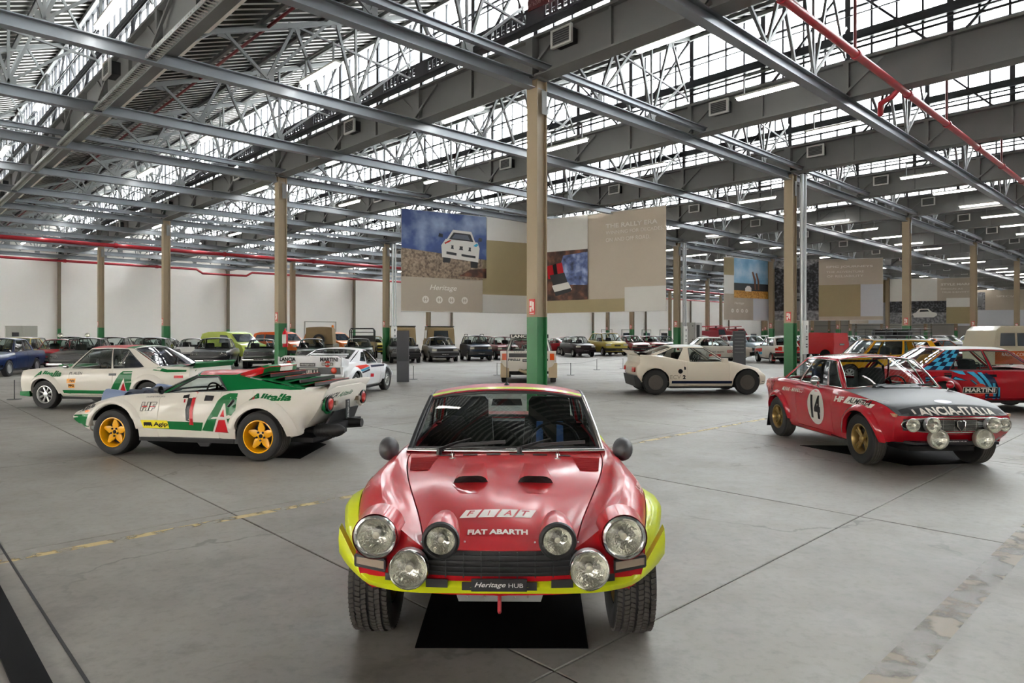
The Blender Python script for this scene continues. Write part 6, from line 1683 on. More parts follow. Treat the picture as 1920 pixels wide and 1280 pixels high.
row('hatch80', '#8c1c2a', 1236, 20.8, 'crimson hatchback behind the tail of the cream prototype', lamps='slim', front='grille')
row('hatch80', '#1c2f4d', 1262, 21.0, 'dark blue hatchback left of the grey switch cabinet', lamps='rect', front='grille')
# second row
row('hatch80', '#1d1f22', 18, 32.5, 'dark hatchback in front of the grey wall cabinet', lamps='round')
ctaxi = row('saloon60', '#16171a', 110, 32, 'black old saloon with two lamps on its roof', lamps='round', front='wide', bump='chrome')
row('mini', '#a0202a', 86, 26.5, 'small red car with white roof edge between the navy and black saloons', lamps='round')
row('saloon60', '#a8903c', -4, 26.8, 'mustard yellow saloon behind the navy one', lamps='round', front='wide', bump='chrome')
row('saloon60', '#2a2419', 188, 26.8, 'dark brown old saloon with a tan roof', lamps='round', front='wide', bump='chrome')
row('saloon70', '#1b1e26', 232, 32, 'blue-black saloon behind the brown one', lamps='round', front='wide', bump='chrome')
row('bubble', '#4a4c4e', 300, 31.5, 'grey round-backed small car near the second pillar from the left', lamps='round', crown=.12, front='slot', bump='chrome')
row('bubble', '#6d1a22', 274, 26.5, 'dark red small car behind the white rally saloon', lamps='round', crown=.08, front='slot', bump='chrome')
row('bubble', '#b9b6ae', 350, 26.6, 'small white car behind the black four-lamp saloon', lamps='round', crown=.10, front='slot', bump='chrome')
row('hatch80', '#c9b23a', 704, 33, 'yellow hatchback behind the striped white coupe', lamps='round')
row('hatch80', '#8a1c28', 918, 27, 'red car in the second row beside the pillar', lamps='rect')
row('coupe', '#8f1a28', 1000, 34, 'red low car in the second row behind the tallest pillar', lamps='slim', front='slot', far=True)
row('coupe', '#a51a2a', 1070, 33, 'red coupe with a curved roof in the second row', lamps='slim', front='slot', far=True, crown=.1)
# yellow and orange extras, right side
cr = at('estate', '#d99a1a', 1640, 22.6, (-1, .0, 0)[:2], 'yellow rally-raid estate with a roof rack, behind the red coupe', lamps='round', rim='eight')
at('bubble', '#cf5a16', 1764, 37.5, (1, .05), 'orange rounded small car with a pale roof edge, right of the dark board', lamps='round', front='slot', crown=.14, rim='multi')
cd = at('hatch80', '#d8d2c8', 1457, 38.2, (.04, 1), 'white rally hatchback with red tail stripes seen from behind', lamps='rect', rim='multi')
ce2 = at('saloon70', '#d9d3c8', 1338, 39.5, (1, .03), 'white two-door rally saloon in profile behind the cream prototype', lamps='rect', rim='multi')
at('coupe', '#6a1730', 1862, 33, (-.9, -.45), 'maroon low coupe behind the roof of the red hatchback', lamps='slim', front='slot')
at('hatch80', '#a9ad35', 1818, 66, (-1, -.2), 'lime yellow car far behind the orange small car', lamps='round', far=True)
at('hatch80', '#c9a81e', 1856, 71, (-1, -.2), 'yellow car far behind the maroon coupe', lamps='round', far=True)
at('saloon60', '#1a2230', 1895, 61, (-1, -.2), 'dark blue car far at the right behind the maroon coupe', far=True)
for i, (px, col, lb) in enumerate([(1372, '#d5d8da', 'white car far behind the black menu board'), (1408, '#a9bccb', 'pale blue car far behind the black menu board'), (1444, '#cfd3d6', 'white car far behind the rally hatchback'),
                                   (1478, '#b5b8bb', 'silver car far behind the tall pillar on the right'), (1512, '#c9ccd0', 'light grey car far left of the red van'), (1312, '#c4c0ba', 'light grey car below the fire engines'),
                                   (1580, '#bfc4c8', 'pale grey car behind the roof rack'), (1616, '#8f959b', 'mid grey car behind the roof rack'), (1652, '#d2d4d4', 'white car beside the dark board, far away'), (1712, '#b9bec3', 'silver car behind the orange small car'), (1775, '#a7abb0', 'grey car beyond the orange small car')]):
    at('hatch00', col, px, (52 if i % 2 else 57.5), (.15, -1), lb, lamps='slim', front='slot', far=True, bowf=(.14, 2.4))
at('hatch80', '#5d1a26', 1492, 48, (.3, -1), 'maroon hatchback between the white pillar board and the red van', lamps='slim', far=True)

# ---- special vehicles
def box_vehicle(name, label, c0, h, L, W_, H, col, parts, R=.36):
    """upright utility bodies: side profile lofted across the width"""
    h = Vector(h).normalized(); o = root(name, (c0[0], c0[1], 0), math.atan2(h.y, h.x), label, 'car' if 'truck' not in name else 'truck', 'cars parked along the hall')
    return o
def utility(name, label, c0, h, prof, W_, pm, R=.36, wb=2.4, glass=(), cat='car', extra=None, rimm=M_alu, tumble=.06):
    h = Vector(h).normalized(); o = root(name, (c0[0], c0[1], 0), math.atan2(h.y, h.x), label, cat, 'cars parked along the hall')
    w = W_/2; zmax = max(p[1] for p in prof); P = []
    for s_ in (-1, -.97, 0, .97, 1):
        row_ = []
        for x, z in prof:
            t = max(0, (z-1.0)/(zmax-1.0+.01)); inset = tumble*t; e = .03 if abs(s_) == 1 else 0
            row_.append((x, s_*(w-inset), z-e*(z > .9)))
        P.append(row_+[row_[0]])
    m = MB().grid(P); n = len(prof)
    m.add(P[0][:-1], [tuple(range(n))]); m.add(P[-1][:-1], [tuple(range(n-1, -1, -1))]); m.build('body', pm, o, 30)
    for (kind, pts) in glass:
        if kind == 'side':
            for s_ in (1, -1):
                q = [(x, s_*(w-tumble*max(0, (z-1.0)/(zmax-.99))+.008), z) for x, z in pts]; MB().prism(q, (0, s_*.01, 0)).build('side_window', mat('window_dark', '#26303a', .08, coat=1.), o)
        else:
            MB().prism(pts, (.012 if kind == 'front' else -.012, 0, .0)).build('windscreen' if kind == 'front' else 'rear_window', mat('window_dark', ''), o)
    for x in (wb/2, -wb/2):
        for s_ in (1, -1):
            add_wheel(o, x, s_*(w+.01), R, .2, R*.55, 'steel', rimm)
            a = MB().lathe([(R+.06, -.02), (R+.06, .012), (0, .012)], 20, o=(x, s_*w if s_ > 0 else -w, R), ax='y')
            a.build('wheel_arch', M_under, o)
    return o
TAN = mat('paint_tan', '#9a8660', .6); OLV = mat('paint_olive', '#4e4a38', .6); CANV = mat('canvas_brown', '#7d6a4c', .9, var=.2, vscale=3)
vanp = [(-2.1, .45), (-2.15, 1.2), (-2.05, 1.95), (-1.8, 2.07), (.6, 2.07), (.9, 1.95), (1.25, 1.25), (2.0, 1.12), (2.1, .9), (2.1, .45)]
for px, lb in ((732, 'tan high-roofed van with a spare wheel, behind the pillar board'), (806, 'tan high-roofed van with a spare wheel, behind the silver saloon')):
    p = rowpt(px, 27); o = utility('army_van', lb, (p.x+.4, p.y+1.5), (-.2, 1), vanp, 1.85, TAN, wb=2.5, cat='van',
        glass=(('side', [(-1.7, 1.3), (.5, 1.3), (.5, 1.85), (-1.7, 1.85)]), ('rear', [(-2.16, -.5, 1.2), (-2.16, .5, 1.2), (-2.1, .46, 1.82), (-2.1, -.46, 1.82)])))
    MB().lathe([(.2, -.1), (.36, -.1), (.38, 0), (.36, .1), (.2, .1)], 22, o=(-2.28, .1, 1.15), ax='x').build('spare_wheel', M_rub, o, 50)
    MB().box((-1.9, -.9, 2.07), (.6, .9, 2.12)).build('roof_rack', M_trimb, o)
p = rowpt(582, 27.5); o = utility('canvas_off_roader', 'olive off-roader with a brown canvas top and orange beacon', (p.x+.3, p.y+1.6), (-.15, 1), [(-1.8, .5), (-1.85, .95), (-.4, 1.0), (.5, 1.05), (1.7, .98), (1.75, .5)], 1.6, OLV, wb=2.3)
cv = MB(); P = []
for k in range(9):
    a = PI*k/8; P.append([(-1.85, -.80*math.cos(a)*(1 if k in (0, 8) else 1), 1.0 if k in (0, 8) else 1.88+.14*math.sin(a)**.5), (-.9, -.8*math.cos(a), 1.0 if k in (0, 8) else 1.9+.14*math.sin(a)**.5), (.1, -.78*math.cos(a), 1.0 if k in (0, 8) else 1.82+.14*math.sin(a)**.5)])
cv.grid(P); cv.add([r[0] for r in P], [tuple(range(9))]); cv.add([r[2] for r in P], [tuple(range(9))]); cv.build('canvas_top', CANV, o, 40)
MB().lathe([(.2, -.09), (.33, -.09), (.35, 0), (.33, .09), (.2, .09)], 22, o=(-1.96, 0, 1.25), ax='x').build('spare_wheel', M_rub, o, 50)
MB().lathe([(.07, 0), (.07, .1), (.05, .16), (0, .17)], 12, o=(-.9, -.68, 1.98)).build('beacon', mat('beacon_orange', '#e07818', .3), o, 50)
p = rowpt(662, 27.5); o = utility('open_off_roader', 'open army off-roader with a black roll bar', (p.x+.3, p.y+1.6), (-.15, 1), [(-1.8, .5), (-1.85, 1.12), (-.4, 1.1), (.5, 1.1), (1.7, 1.02), (1.75, .5)], 1.6, TAN, wb=2.3)
rb = MB()
for x in (-1.5, -.3):
    rb.tube([(x, -.74, 1.05), (x, -.74, 1.8), (x, -.66, 1.94), (x, .66, 1.94), (x, .74, 1.8), (x, .74, 1.05)], .035, 6)
rb.tube([(-1.5, -.7, 1.7), (-1.5, .7, 1.7)], .025, 6).tube([(-1.5, -.66, 1.94), (-.3, -.66, 1.94)], .03, 6).tube([(-1.5, .66, 1.94), (-.3, .66, 1.94)], .03, 6)
rb.build('roll_bar', mat('bar_black_green', '#161b18', .5), o)
MB().box((.0, -.7, 1.1), (.04, .7, 1.5)).build('windscreen_frame', M_trimb, o)
lp = [(-1.9, .35), (-1.95, 1.2), (-1.8, 1.62), (-1.3, 1.72), (.2, 1.74), (.6, 1.62), (1.15, 1.15), (1.75, .98), (1.9, .75), (1.92, .35)]
p = rowpt(438, 29.6); o = utility('panel_van', 'lime green van with a rounded nose behind the black saloon', (p.x, p.y), (.86, -.5), lp, 1.7, paint('van_lime', '#98a83a'), R=.3, wb=2.45, cat='van', tumble=.12,
    glass=(('side', [(-.15, 1.1), (.85, 1.1), (.45, 1.52), (-.15, 1.55)]), ('front', [(1.17, -.66, 1.17), (1.17, .66, 1.17), (.64, .6, 1.6), (.64, -.6, 1.6)])))
for px, cl_, lb in ((528, '#c4571c', 'orange high-roofed car half behind the pillar with the extinguisher'), (622, '#b5621f', 'burnt orange high-roofed car right of the canvas-backed off-roader')):
    p = rowpt(px, 33.2); o = utility('high_car', lb, (p.x, p.y), (.86, -.5), lp, 1.7, paint('high'+cl_[1:], cl_), R=.33, wb=2.45, tumble=.14,
        glass=(('side', [(-1.7, 1.12), (-.75, 1.12), (-.75, 1.58), (-1.5, 1.55)]), ('side', [(-.65, 1.12), (.85, 1.12), (.45, 1.52), (-.65, 1.58)]), ('front', [(1.17, -.66, 1.17), (1.17, .66, 1.17), (.64, .6, 1.6), (.64, -.6, 1.6)])))
    MB().box((-1.95, -.86, .35), (1.93, .86, .55)).build('lower_cladding', M_trimb, o)
    for s_ in (1, -1): MB().box((1.9, s_*.6-.15, .76), (1.94, s_*.6+.15, .9)).build('headlamp', LENSM, o)
# red delivery van with a box back
o = utility('delivery_van', 'bright red delivery van with a box body and black plate', D(1528, 43.5)[:2], (-.55, .83), [(-1.75, .35), (-1.8, 1.0), (-1.72, 1.66), (-.1, 1.70), (.1, 1.48), (.35, 1.42), (.85, 1.0), (1.8, .88), (1.85, .35)], 1.62, paint('van_red', '#b5141d'), R=.29, wb=2.4, cat='van',
            glass=(('side', [(-.02, 1.0), (.7, 1.0), (.32, 1.36), (.05, 1.36)]), ('front', [(.88, -.65, 1.02), (.88, .65, 1.02), (.38, .58, 1.42), (.38, -.58, 1.42)])))
plate(o, (-1.82, 0, .95), (-1, 0, 0), (0, 0, 1), .5, .12)
# cream bus at the right edge
o = utility('vintage_bus', 'cream and orange vintage minibus cut by the right edge', (20.9, 27.2), (1, .02), [(-2.2, .4), (-2.25, 1.1), (-2.1, 1.75), (-1.9, 1.92), (1.6, 1.95), (2.0, 1.8), (2.3, 1.1), (2.35, .4)], 1.8, paint('bus_cream', '#cfc6ae'), wb=2.6, cat='bus',
            glass=(('side', [(-2.0, 1.15), (-1.4, 1.15), (-1.4, 1.65), (-1.95, 1.65)]), ('side', [(-1.3, 1.15), (-.6, 1.15), (-.6, 1.65), (-1.3, 1.65)])))
for s_ in (1, -1): MB().box((-2.2, s_*.92-.01, .45), (2.3, s_*.92+.01, .95)).build('orange_skirt', paint('bus_orange', '#b5562a'), o)
flat_decal('lettering', text_w('RADIO-CORSE', 1.1, .13), (-1.4, -.935, .82), (1, 0, 0), (0, 0, 1), M_wht, o)
# fire engines far away
for px, fd, lb in ((1330, 64, 'dark red fire engine with ladders, far behind the white saloon'), (1368, 71, 'dark red open-fronted fire engine left of the menu board')):
    p = D(px, fd); o = utility('fire_truck', lb, (p.x, p.y), (1, .25), [(-2.4, .5), (-2.4, 1.9), (.2, 1.9), (.3, 2.15), (1.1, 2.15), (1.5, 1.5), (2.3, 1.35), (2.35, .5)], 2.0, mat('paint_fire_red', '#8c1626', .4), R=.45, wb=3.0, cat='truck',
              glass=(('side', [(.4, 1.5), (1.15, 1.5), (1.0, 2.0), (.4, 2.0)]),))
    ld = MB()
    for s_ in (-.3, .3): ld.tube([(-2.6, s_, 2.2), (1.2, s_, 2.35)], .05, 6)
    for k in range(10): ld.tube([(-2.5+.38*k, -.3, 2.2+.015*k), (-2.5+.38*k, .3, 2.2+.015*k)], .03, 5)
    ld.build('ladder', M_red, o); MB().lathe([(.1, 0), (.1, .2), (0, .24)], 10, o=(.7, 0, 2.15)).build('beacon', M_dark, o, 50)
# roof lamps on the black saloon, roof bars, rack with tyres
for s_ in (1, -1): lamp(ctaxi.o, (-.1, s_*.66, 1.53), .12, (1, 0, 0), shell=M_chrome, name='roof_lamp', core=False)
rk = MB()
for x in np.linspace(-1.5, .3, 7): rk.tube([(x, -.65, 1.56), (x, .65, 1.56)], .012, 5)
for z in (1.56, 1.68, 1.78): rk.tube([(-1.5, -.65, z), (.35, -.65, z), (.35, .65, z), (-1.5, .65, z)], .012, 5, closed=True)
for x in np.linspace(-1.5, .35, 6):
    for s_ in (-.65, .65): rk.tube([(x, s_, 1.44), (x, s_, 1.78)], .01, 5)
rk.build('roof_rack', M_trimb, cr.o)
for x, z in ((-.9, 1.66), (-.25, 1.66)): MB().lathe([(.16, -.08), (.30, -.09), (.32, 0), (.30, .09), (.16, .08)], 20, o=(x, 0, z)).build('spare_tyre', M_rub, cr.o, 50)
cr.ptext('lettering', 'CAPE TOWN', (1643, 669), (1685, 669), (1643, 664), 'y', .84, D_blk)
decal('bonnet_black', [(-.2, -.55), (.62, -.55), (.62, .55), (-.2, .55)], cr.bvh, (1.3, 0, 2), (1, 0, 0), (0, 1, 0), (0, 0, -1), mat('paint_matt_black', ''), cr.o, .2)
# rally dress of the two white cars at the back
xr = cd.dims['xr']
MB().box((xr-.045, -.70, .58), (xr-.0, .70, .64)).build('tail_stripe', D_red, cd.o)
plate(cd.o, (xr-.05, -.1, .82), (-1, 0, 0), (0, 0, 1), .7, .16)
for y in (.45, -.45): MB().box((xr-.04, y-.1, .7), (xr-.01, y+.1, .92)).build('sponsor_block', D_rd3, cd.o)
for s_ in (1, -1): MB().box((-1.45, s_*.68-.1, .14), (-1.43, s_*.68+.1, .5)).build('mudflap', mat('flap_red', '#8c2a22', .7), cd.o)
cd.ppoly('stripe', [(1400, 655), (1428, 652), (1428, 658), (1404, 664)], 'y', .8, D_rd3); cd.ppoly('stripe', [(1412, 660), (1428, 659), (1428, 664), (1414, 664)], 'y', .8, D_lbl)
ce2.ptext('lettering', 'FIAT ABARTH', (1336, 661), (1358, 661), (1336, 658), 'y', -.86, D_blk); ce2.ptext('lettering', 'ESSO', (1364, 661), (1376, 661), (1364, 656), 'y', -.86, D_red, bold=.04)
ce2.ppoly('roof_stripe', [(1330, 664), (1352, 664), (1352, 668), (1330, 668)], 'y', -.86, D_rd3)
pnd = [o for o in COL.objects if o.get('label', '').startswith('dark blue boxy')][0]
for s_ in (1, -1): MB().tube([(.1, s_*.5, 1.5), (.05, s_*.5, 1.58), (-.9, s_*.5, 1.58), (-.95, s_*.5, 1.5)], .02, 6).build('roof_bar', M_trimb, pnd)
# ================================================================== BANNERS, BOARDS, BARRIERS
BW = mat('banner_white_print', '#e4e2dd', .8, var=.04, vscale=2); BB = mat('banner_beige_print', '#bcb1a1', .8, var=.04, vscale=2); BK = mat('banner_khaki_print', '#a09370', .8, var=.05, vscale=2); BL = mat('banner_lettering', '#efebe4', .7); BG = mat('banner_pale_grey', '#cdd0d8', .8)
def nmat(name, stops, scale=3., det=6, mapz=None, rough=.7):
    """printed picture area: colours over a noise, optionally over height"""
    if name in MATS: return MATS[name]
    m = bpy.data.materials.new(name); m.use_nodes = True; n = m.node_tree.nodes; l = m.node_tree.links; b = n['Principled BSDF']; b.inputs['Roughness'].default_value = rough
    tc = n.new('ShaderNodeTexCoord'); no = n.new('ShaderNodeTexNoise'); no.inputs['Scale'].default_value = scale; no.inputs['Detail'].default_value = det
    l.new(tc.outputs['Object'], no.inputs['Vector']); r = n.new('ShaderNodeValToRGB'); l.new(no.outputs['Fac'], r.inputs[0])
    while len(r.color_ramp.elements) < len(stops): r.color_ramp.elements.new(.5)
    for e, (p, c) in zip(r.color_ramp.elements, stops): e.position = p; e.color = (*lin(c), 1)
    l.new(r.outputs[0], b.inputs['Base Color']); MATS[name] = m; return m
def banner(P0, P1, z0, z1, blocks, label, group='hanging cloth banners', hang=True):
    """P0 -> P1: lower left to lower right as read; blocks in 0..1 coordinates"""
    P0, P1 = Vector((*P0, 0)), Vector((*P1, 0)); d = P1-P0; Lw = d.length; U = d.normalized(); N = Vector((U.y, -U.x, 0)); H = z1-z0
    rz = math.atan2(U.y, U.x); o = root('banner', (P0.x, P0.y, z0), rz, label, 'banner', group)
    n = 24; P = []
    for k in range(n+1):
        t = k/n; w_ = .02*math.sin(t*17)+.012*math.sin(t*41); P.append([(Lw*t, w_, H*j/6) for j in range(7)])
    MB().grid(P).build('cloth', BB, o, 90)
    for z in (0, H): MB().tube([(0, .0, z), (Lw, .0, z)], .02, 6).build('hem_rod', M_white, o)
    if hang:
        for t in (.02, .5, .98): MB().tube([(Lw*t, 0, H), (Lw*t, 0, ZB-z0)], .008, 4).build('hanging_wire', M_dark, o)
    for b in blocks:
        b(o, Lw, H)
    return o
def rect(x0, y0, x1, y1, m, name='printed_panel', e=.036):
    def f(o, L, H):
        n = max(2, int((x1-x0)*12)); P = []
        for k in range(n+1):
            t = x0+(x1-x0)*k/n; w_ = .0
            P.append([(L*t, -e, H*y0), (L*t, -e, H*y1)])
        return MB().grid(P).build(name, m, o)
    return f
def shape(pts, m, name='printed_shape', e=.040):
    def f(o, L, H): return MB().add([(L*x, -e, H*y) for x, y in pts], [tuple(range(len(pts)))]).build(name, m, o)
    return f
def words(s, cx, cy_, w_, h_, m=BL, e=.042, **k):
    def f(o, L, H):
        g = text_w(s, w_*L, h_*H, **k); return flat_decal('banner_lettering', g, (cx*L, -e, cy_*H), (1, 0, 0), (0, 0, 1), m, o)
    return f
def disc(cx, cy_, r, m=BL, hole=None, e=.042):
    def f(o, L, H):
        pts = circle2(r); MB().add([(cx*L+a, -e, cy_*H+b) for a, b in pts], [tuple(range(24))]).build('round_emblem', m, o)
        for kx in (-.3, .3): MB().box((cx*L+kx*r-.03*r*4, -e-.004, cy_*H-.5*r), (cx*L+kx*r+.03*r*4, -e-.002, cy_*H+.5*r)).build('emblem_mark', BB, o)
        MB().box((cx*L-.6*r, -e-.003, cy_*H-.08*r), (cx*L+.6*r, -e-.001, cy_*H+.08*r)).build('emblem_mark', BB, o)
    return f
SKY = nmat('print_storm_sky', [(.3, '#2b3c6b'), (.5, '#44578c'), (.7, '#9fb0cf')], .7)
GRD = nmat('print_gravel', [(.3, '#4a3a30'), (.5, '#8b7a68'), (.7, '#b3a08a')], 9)
MUD = nmat('print_mud', [(.3, '#1c1714'), (.5, '#4a3028'), (.7, '#8a5a44')], 2.2)
SPR = nmat('print_spray', [(.3, '#2c3348'), (.5, '#5d6c9c'), (.7, '#a9b4d8')], 3)
TREE = nmat('print_dark_trees', [(.35, '#0f1014'), (.5, '#23242a'), (.62, '#5d5e64')], 6)
GRY = nmat('print_road_grey', [(.3, '#3a3a3e'), (.5, '#77787c'), (.7, '#a9a9ab')], 5)
BSK = nmat('print_pale_blue', [(.3, '#5f8fb8'), (.5, '#86b0d0'), (.7, '#b9cfdd')], .8)
GRS = nmat('print_dry_grass', [(.3, '#8a5a22'), (.5, '#c08a3a'), (.7, '#d9ab5a')], 12)
W1 = mat('print_car_white', '#e6e3de', .6); K1 = mat('print_car_dark', '#1b1d22', .6)
def rallycar(cx, cy_, w_, h_, hood=W1, roof=W1):
    q = lambda pts: [(cx+a*w_, cy_+b*h_) for a, b in pts]
    return [shape(q([(-.5, -.5), (-.3, -.5), (-.28, -.3), (-.48, -.28)]), K1), shape(q([(.28, -.62), (.48, -.62), (.5, -.3), (.28, -.3)]), K1),
            shape(q([(-.52, -.34), (.5, -.44), (.54, .0), (.48, .18), (-.42, .22), (-.54, .02)]), hood, e=.044),
            shape(q([(-.40, .20), (.42, .16), (.30, .5), (-.22, .52)]), roof, e=.044), shape(q([(-.33, .22), (.36, .19), (.27, .42), (-.20, .44)]), K1, e=.046),
            shape(q([(-.42, -.06), (.44, -.12), (.44, .0), (-.42, .05)]), K1, e=.046), shape(q([(-.40, -.24), (-.12, -.27), (-.12, -.19), (-.40, -.16)]), K1, e=.046), shape(q([(.02, -.28), (.42, -.32), (.42, -.25), (.02, -.21)]), K1, e=.046), shape(q([(-.25, .26), (.26, .235), (.2, .38), (-.16, .395)]), mat('print_glass_grey', '#5a6170', .6), e=.047), shape(q([(-.62, .28), (-.50, .26), (-.50, .36), (-.60, .38)]), K1, e=.045), shape(q([(.5, .22), (.6, .22), (.6, .32), (.52, .33)]), K1, e=.045),
            shape(q([(-.46, .1), (-.3, .2), (-.26, .18), (-.42, .06)]), D_rd3, e=.047), shape(q([(.34, .05), (.46, .16), (.5, .1), (.4, .0)]), D_lbl, e=.047)]+\
           [disc_(cx+a*w_, cy_+b*h_, .09*min(w_, h_)) for a, b in ((-.35, 0), (-.12, -.01), (.14, -.03), (.37, -.05))]
def disc_(cx, cy_, r):
    def f(o, L, H): return MB().add([(cx*L+a*L, -.048, cy_*H+b*L) for a, b in circle2(r, 12)], [tuple(range(12))]).build('printed_lamp', W1, o)
    return f
ZT, ZL = 6.77, 2.55
emblems = lambda y, xs, r: [disc(x, y, r) for x in xs]
banner((-4.57, 27.9), (.86, 31.15), ZL, ZT, [rect(0, .34, .63, 1, GRD), rect(0, .62, .63, 1, SKY, e=.038), shape([(0, .62), (.63, .55), (.63, .66), (0, .66)], SKY, e=.0385), shape([(.42, .37), (.63, .36), (.63, .46), (.5, .44)], MUD, e=.039),
       rect(.60, .0, 1, .19, BW), rect(.60, .19, 1, .76, BK), rect(.635, .76, 1, 1, BW), words('Heritage', .30, .235, .2, .07, shear=.3, bold=.01)]+emblems(.12, (.17, .27, .36, .46), .155)+rallycar(.43, .665, .27, .33),
       'large banner with a white rally car under a stormy sky, left of the tallest pillar')
banner((.92, 31.1), (6.2, 27.2), ZL, ZT, [rect(0, .0, .72, .13, BK), rect(.72, 0, 1, .24, BW, e=.038), rect(.0, .13, .45, .65, MUD, e=.038), shape([(.2, .3), (.45, .28), (.45, .62), (.28, .6)], SPR, e=.039), shape([(.22, .42), (.3, .34), (.40, .5), (.43, .62), (.26, .60)], SPR, e=.0395),
       rect(0, .65, .45, 1, BW, e=.038), words('THE RALLY ERA', .765, .86, .36, .045, bold=.03), words('WINNING FOR DECADES,', .785, .79, .40, .04), words('ON AND OFF ROAD.', .74, .72, .31, .04)]
       +[shape([(.13, .50), (.25, .53), (.27, .38), (.14, .36)], D_red, e=.044), shape([(.175, .51), (.205, .52), (.22, .37), (.19, .37)], D_blk, e=.045), shape([(.15, .40), (.27, .42), (.30, .30), (.19, .26)], K1, e=.046), shape([(.17, .29), (.30, .32), (.33, .24), (.20, .19)], W1, e=.047), shape([(.19, .22), (.32, .255), (.325, .22), (.20, .175)], K1, e=.048)],
       'large banner reading The Rally Era, right of the tallest pillar')
banner((14.25, 45.6), (18.4, 48.1), ZL, ZT, [rect(.0, .42, .2, .72, BW), rect(0, .72, .2, 1, BK), rect(.2, .36, .92, 1, BSK, e=.038), rect(.2, .36, .92, .48, GRS, e=.040), rect(.2, .48, .92, .60, K1, e=.039), rect(.6, 0, 1, .36, BG), rect(.92, .36, 1, 1, BK),
       words('Heritage', .31, .27, .2, .05, shear=.3)]+emblems(.15, (.17, .27, .37, .46), .13)+[shape([(.63, .5), (.66, .5), (.66, .66), (.60, .80), (.57, .79), (.61, .66)], mat('print_giraffe', '#6a4332', .7), e=.044), shape([(.70, .5), (.73, .5), (.73, .64), (.68, .78), (.65, .77), (.69, .64)], mat('print_giraffe', ''), e=.044), shape([(.43, .47), (.56, .47), (.56, .53), (.52, .56), (.47, .56), (.43, .52)], W1, e=.045)],
       'banner with giraffes under a blue sky, left of the pillar on the right')
banner((18.6, 48.1), (25.25, 46.1), ZL, ZT, [rect(0, 0, .42, 1, TREE), rect(0, .0, .42, .16, GRY, e=.038), shape([(0, 1), (.42, 1), (.42, .97), (.3, .88), (.12, .84), (0, .9)], GRY, e=.038), rect(.42, .06, .80, .58, BK), rect(.80, .06, 1, .58, BG), words('EPIC JOURNEYS', .70, .87, .42, .045, bold=.03), words('THE ADVENTURE', .66, .79, .34, .035), words('OF RELIABILITY', .66, .72, .33, .035),
       shape([(.14, .16), (.32, .16), (.33, .28), (.29, .31), (.28, .38), (.16, .38), (.15, .31), (.13, .28)], mat('print_grey_car', '#7d7e80', .7), e=.041), shape([(.17, .32), (.27, .32), (.27, .36), (.17, .36)], K1, e=.043), shape([(.17, .40), (.28, .40), (.28, .46), (.17, .46)], mat('print_grey_car', ''), e=.041)],
       'banner reading Epic Journeys with a dark photograph of an off-roader among trees')
banner((30.9, 62), (35.6, 64.5), ZL, ZT, [rect(.5, .0, 1, .48, BG), rect(.5, .48, 1, 1, BK)], 'beige and white banner half hidden by the journey banner')
banner((35.8, 64.5), (42.6, 62), ZL, ZT, [rect(0, .0, .66, .50, GRY), rect(0, .25, .66, .50, TREE, e=.038), rect(0, .5, .56, 1, BW), rect(.66, .0, 1, .36, BK), rect(.66, .36, 1, .56, BW), words('STYLE MARKS', .78, .86, .36, .05, bold=.03), words('DESIGN AS', .72, .76, .24, .035), words('TRUE IDENTITY', .76, .69, .30, .035),
       shape([(.30, .14), (.52, .14), (.56, .19), (.55, .24), (.50, .26), (.46, .33), (.36, .33), (.32, .25), (.28, .22)], W1, e=.044), shape([(.36, .26), (.47, .27), (.45, .31), (.37, .31)], K1, e=.046)],
       'banner reading Style Marks with a white coupe on a grey road')
banner((53.0, 81), (60.5, 79), ZL, ZT, [rect(0, .44, .40, .94, GRY), rect(.0, .0, 1, .44, BG), shape([(.02, .55), (.36, .55), (.38, .75), (.3, .9), (.06, .9)], mat('print_grey_car', ''), e=.041), words('SPECIAL', .7, .82, .3, .05)], 'pale grey banner with a drawing of an old car body at the far right')
# dark boards
def board(px, d, w_, z1, label, yaw=0, lines=False, two=True):
    p = D(px, d); o = root('information_board', (p.x, p.y, 0), yaw, label, 'board')
    MB().box((-w_/2, -.04, .0), (w_/2, .04, .7 if two else z1)).build('board_lower', mat('board_grey', '#4c4e52', .6), o)
    if two: MB().box((-w_/2, -.045, .7), (w_/2, .045, z1)).build('board_upper', mat('board_dark', '#333438', .6), o)
    if lines:
        for k in range(7): MB().box((-w_*.4, -.055, .75+.16*k), (w_*.35, -.046, .775+.16*k)).build('printed_line', mat('board_print', '#8a8c8e', .6), o)
    return o
board(755.5, 22.8, .40, 1.72, 'tall dark upright board in front of the black saloon')
board(1386, 31.5, .58, 1.75, 'black text board between the white rally cars', lines=True, two=False)
board(1679, 25.5, .72, 1.72, 'wide dark grey board right of the yellow estate')
board(1413, 55, .45, 1.6, 'narrow dark board far behind the white rally cars', two=False)
board(1697, 45, .4, 1.5, 'small dark board far behind the wide one', two=False) if False else None
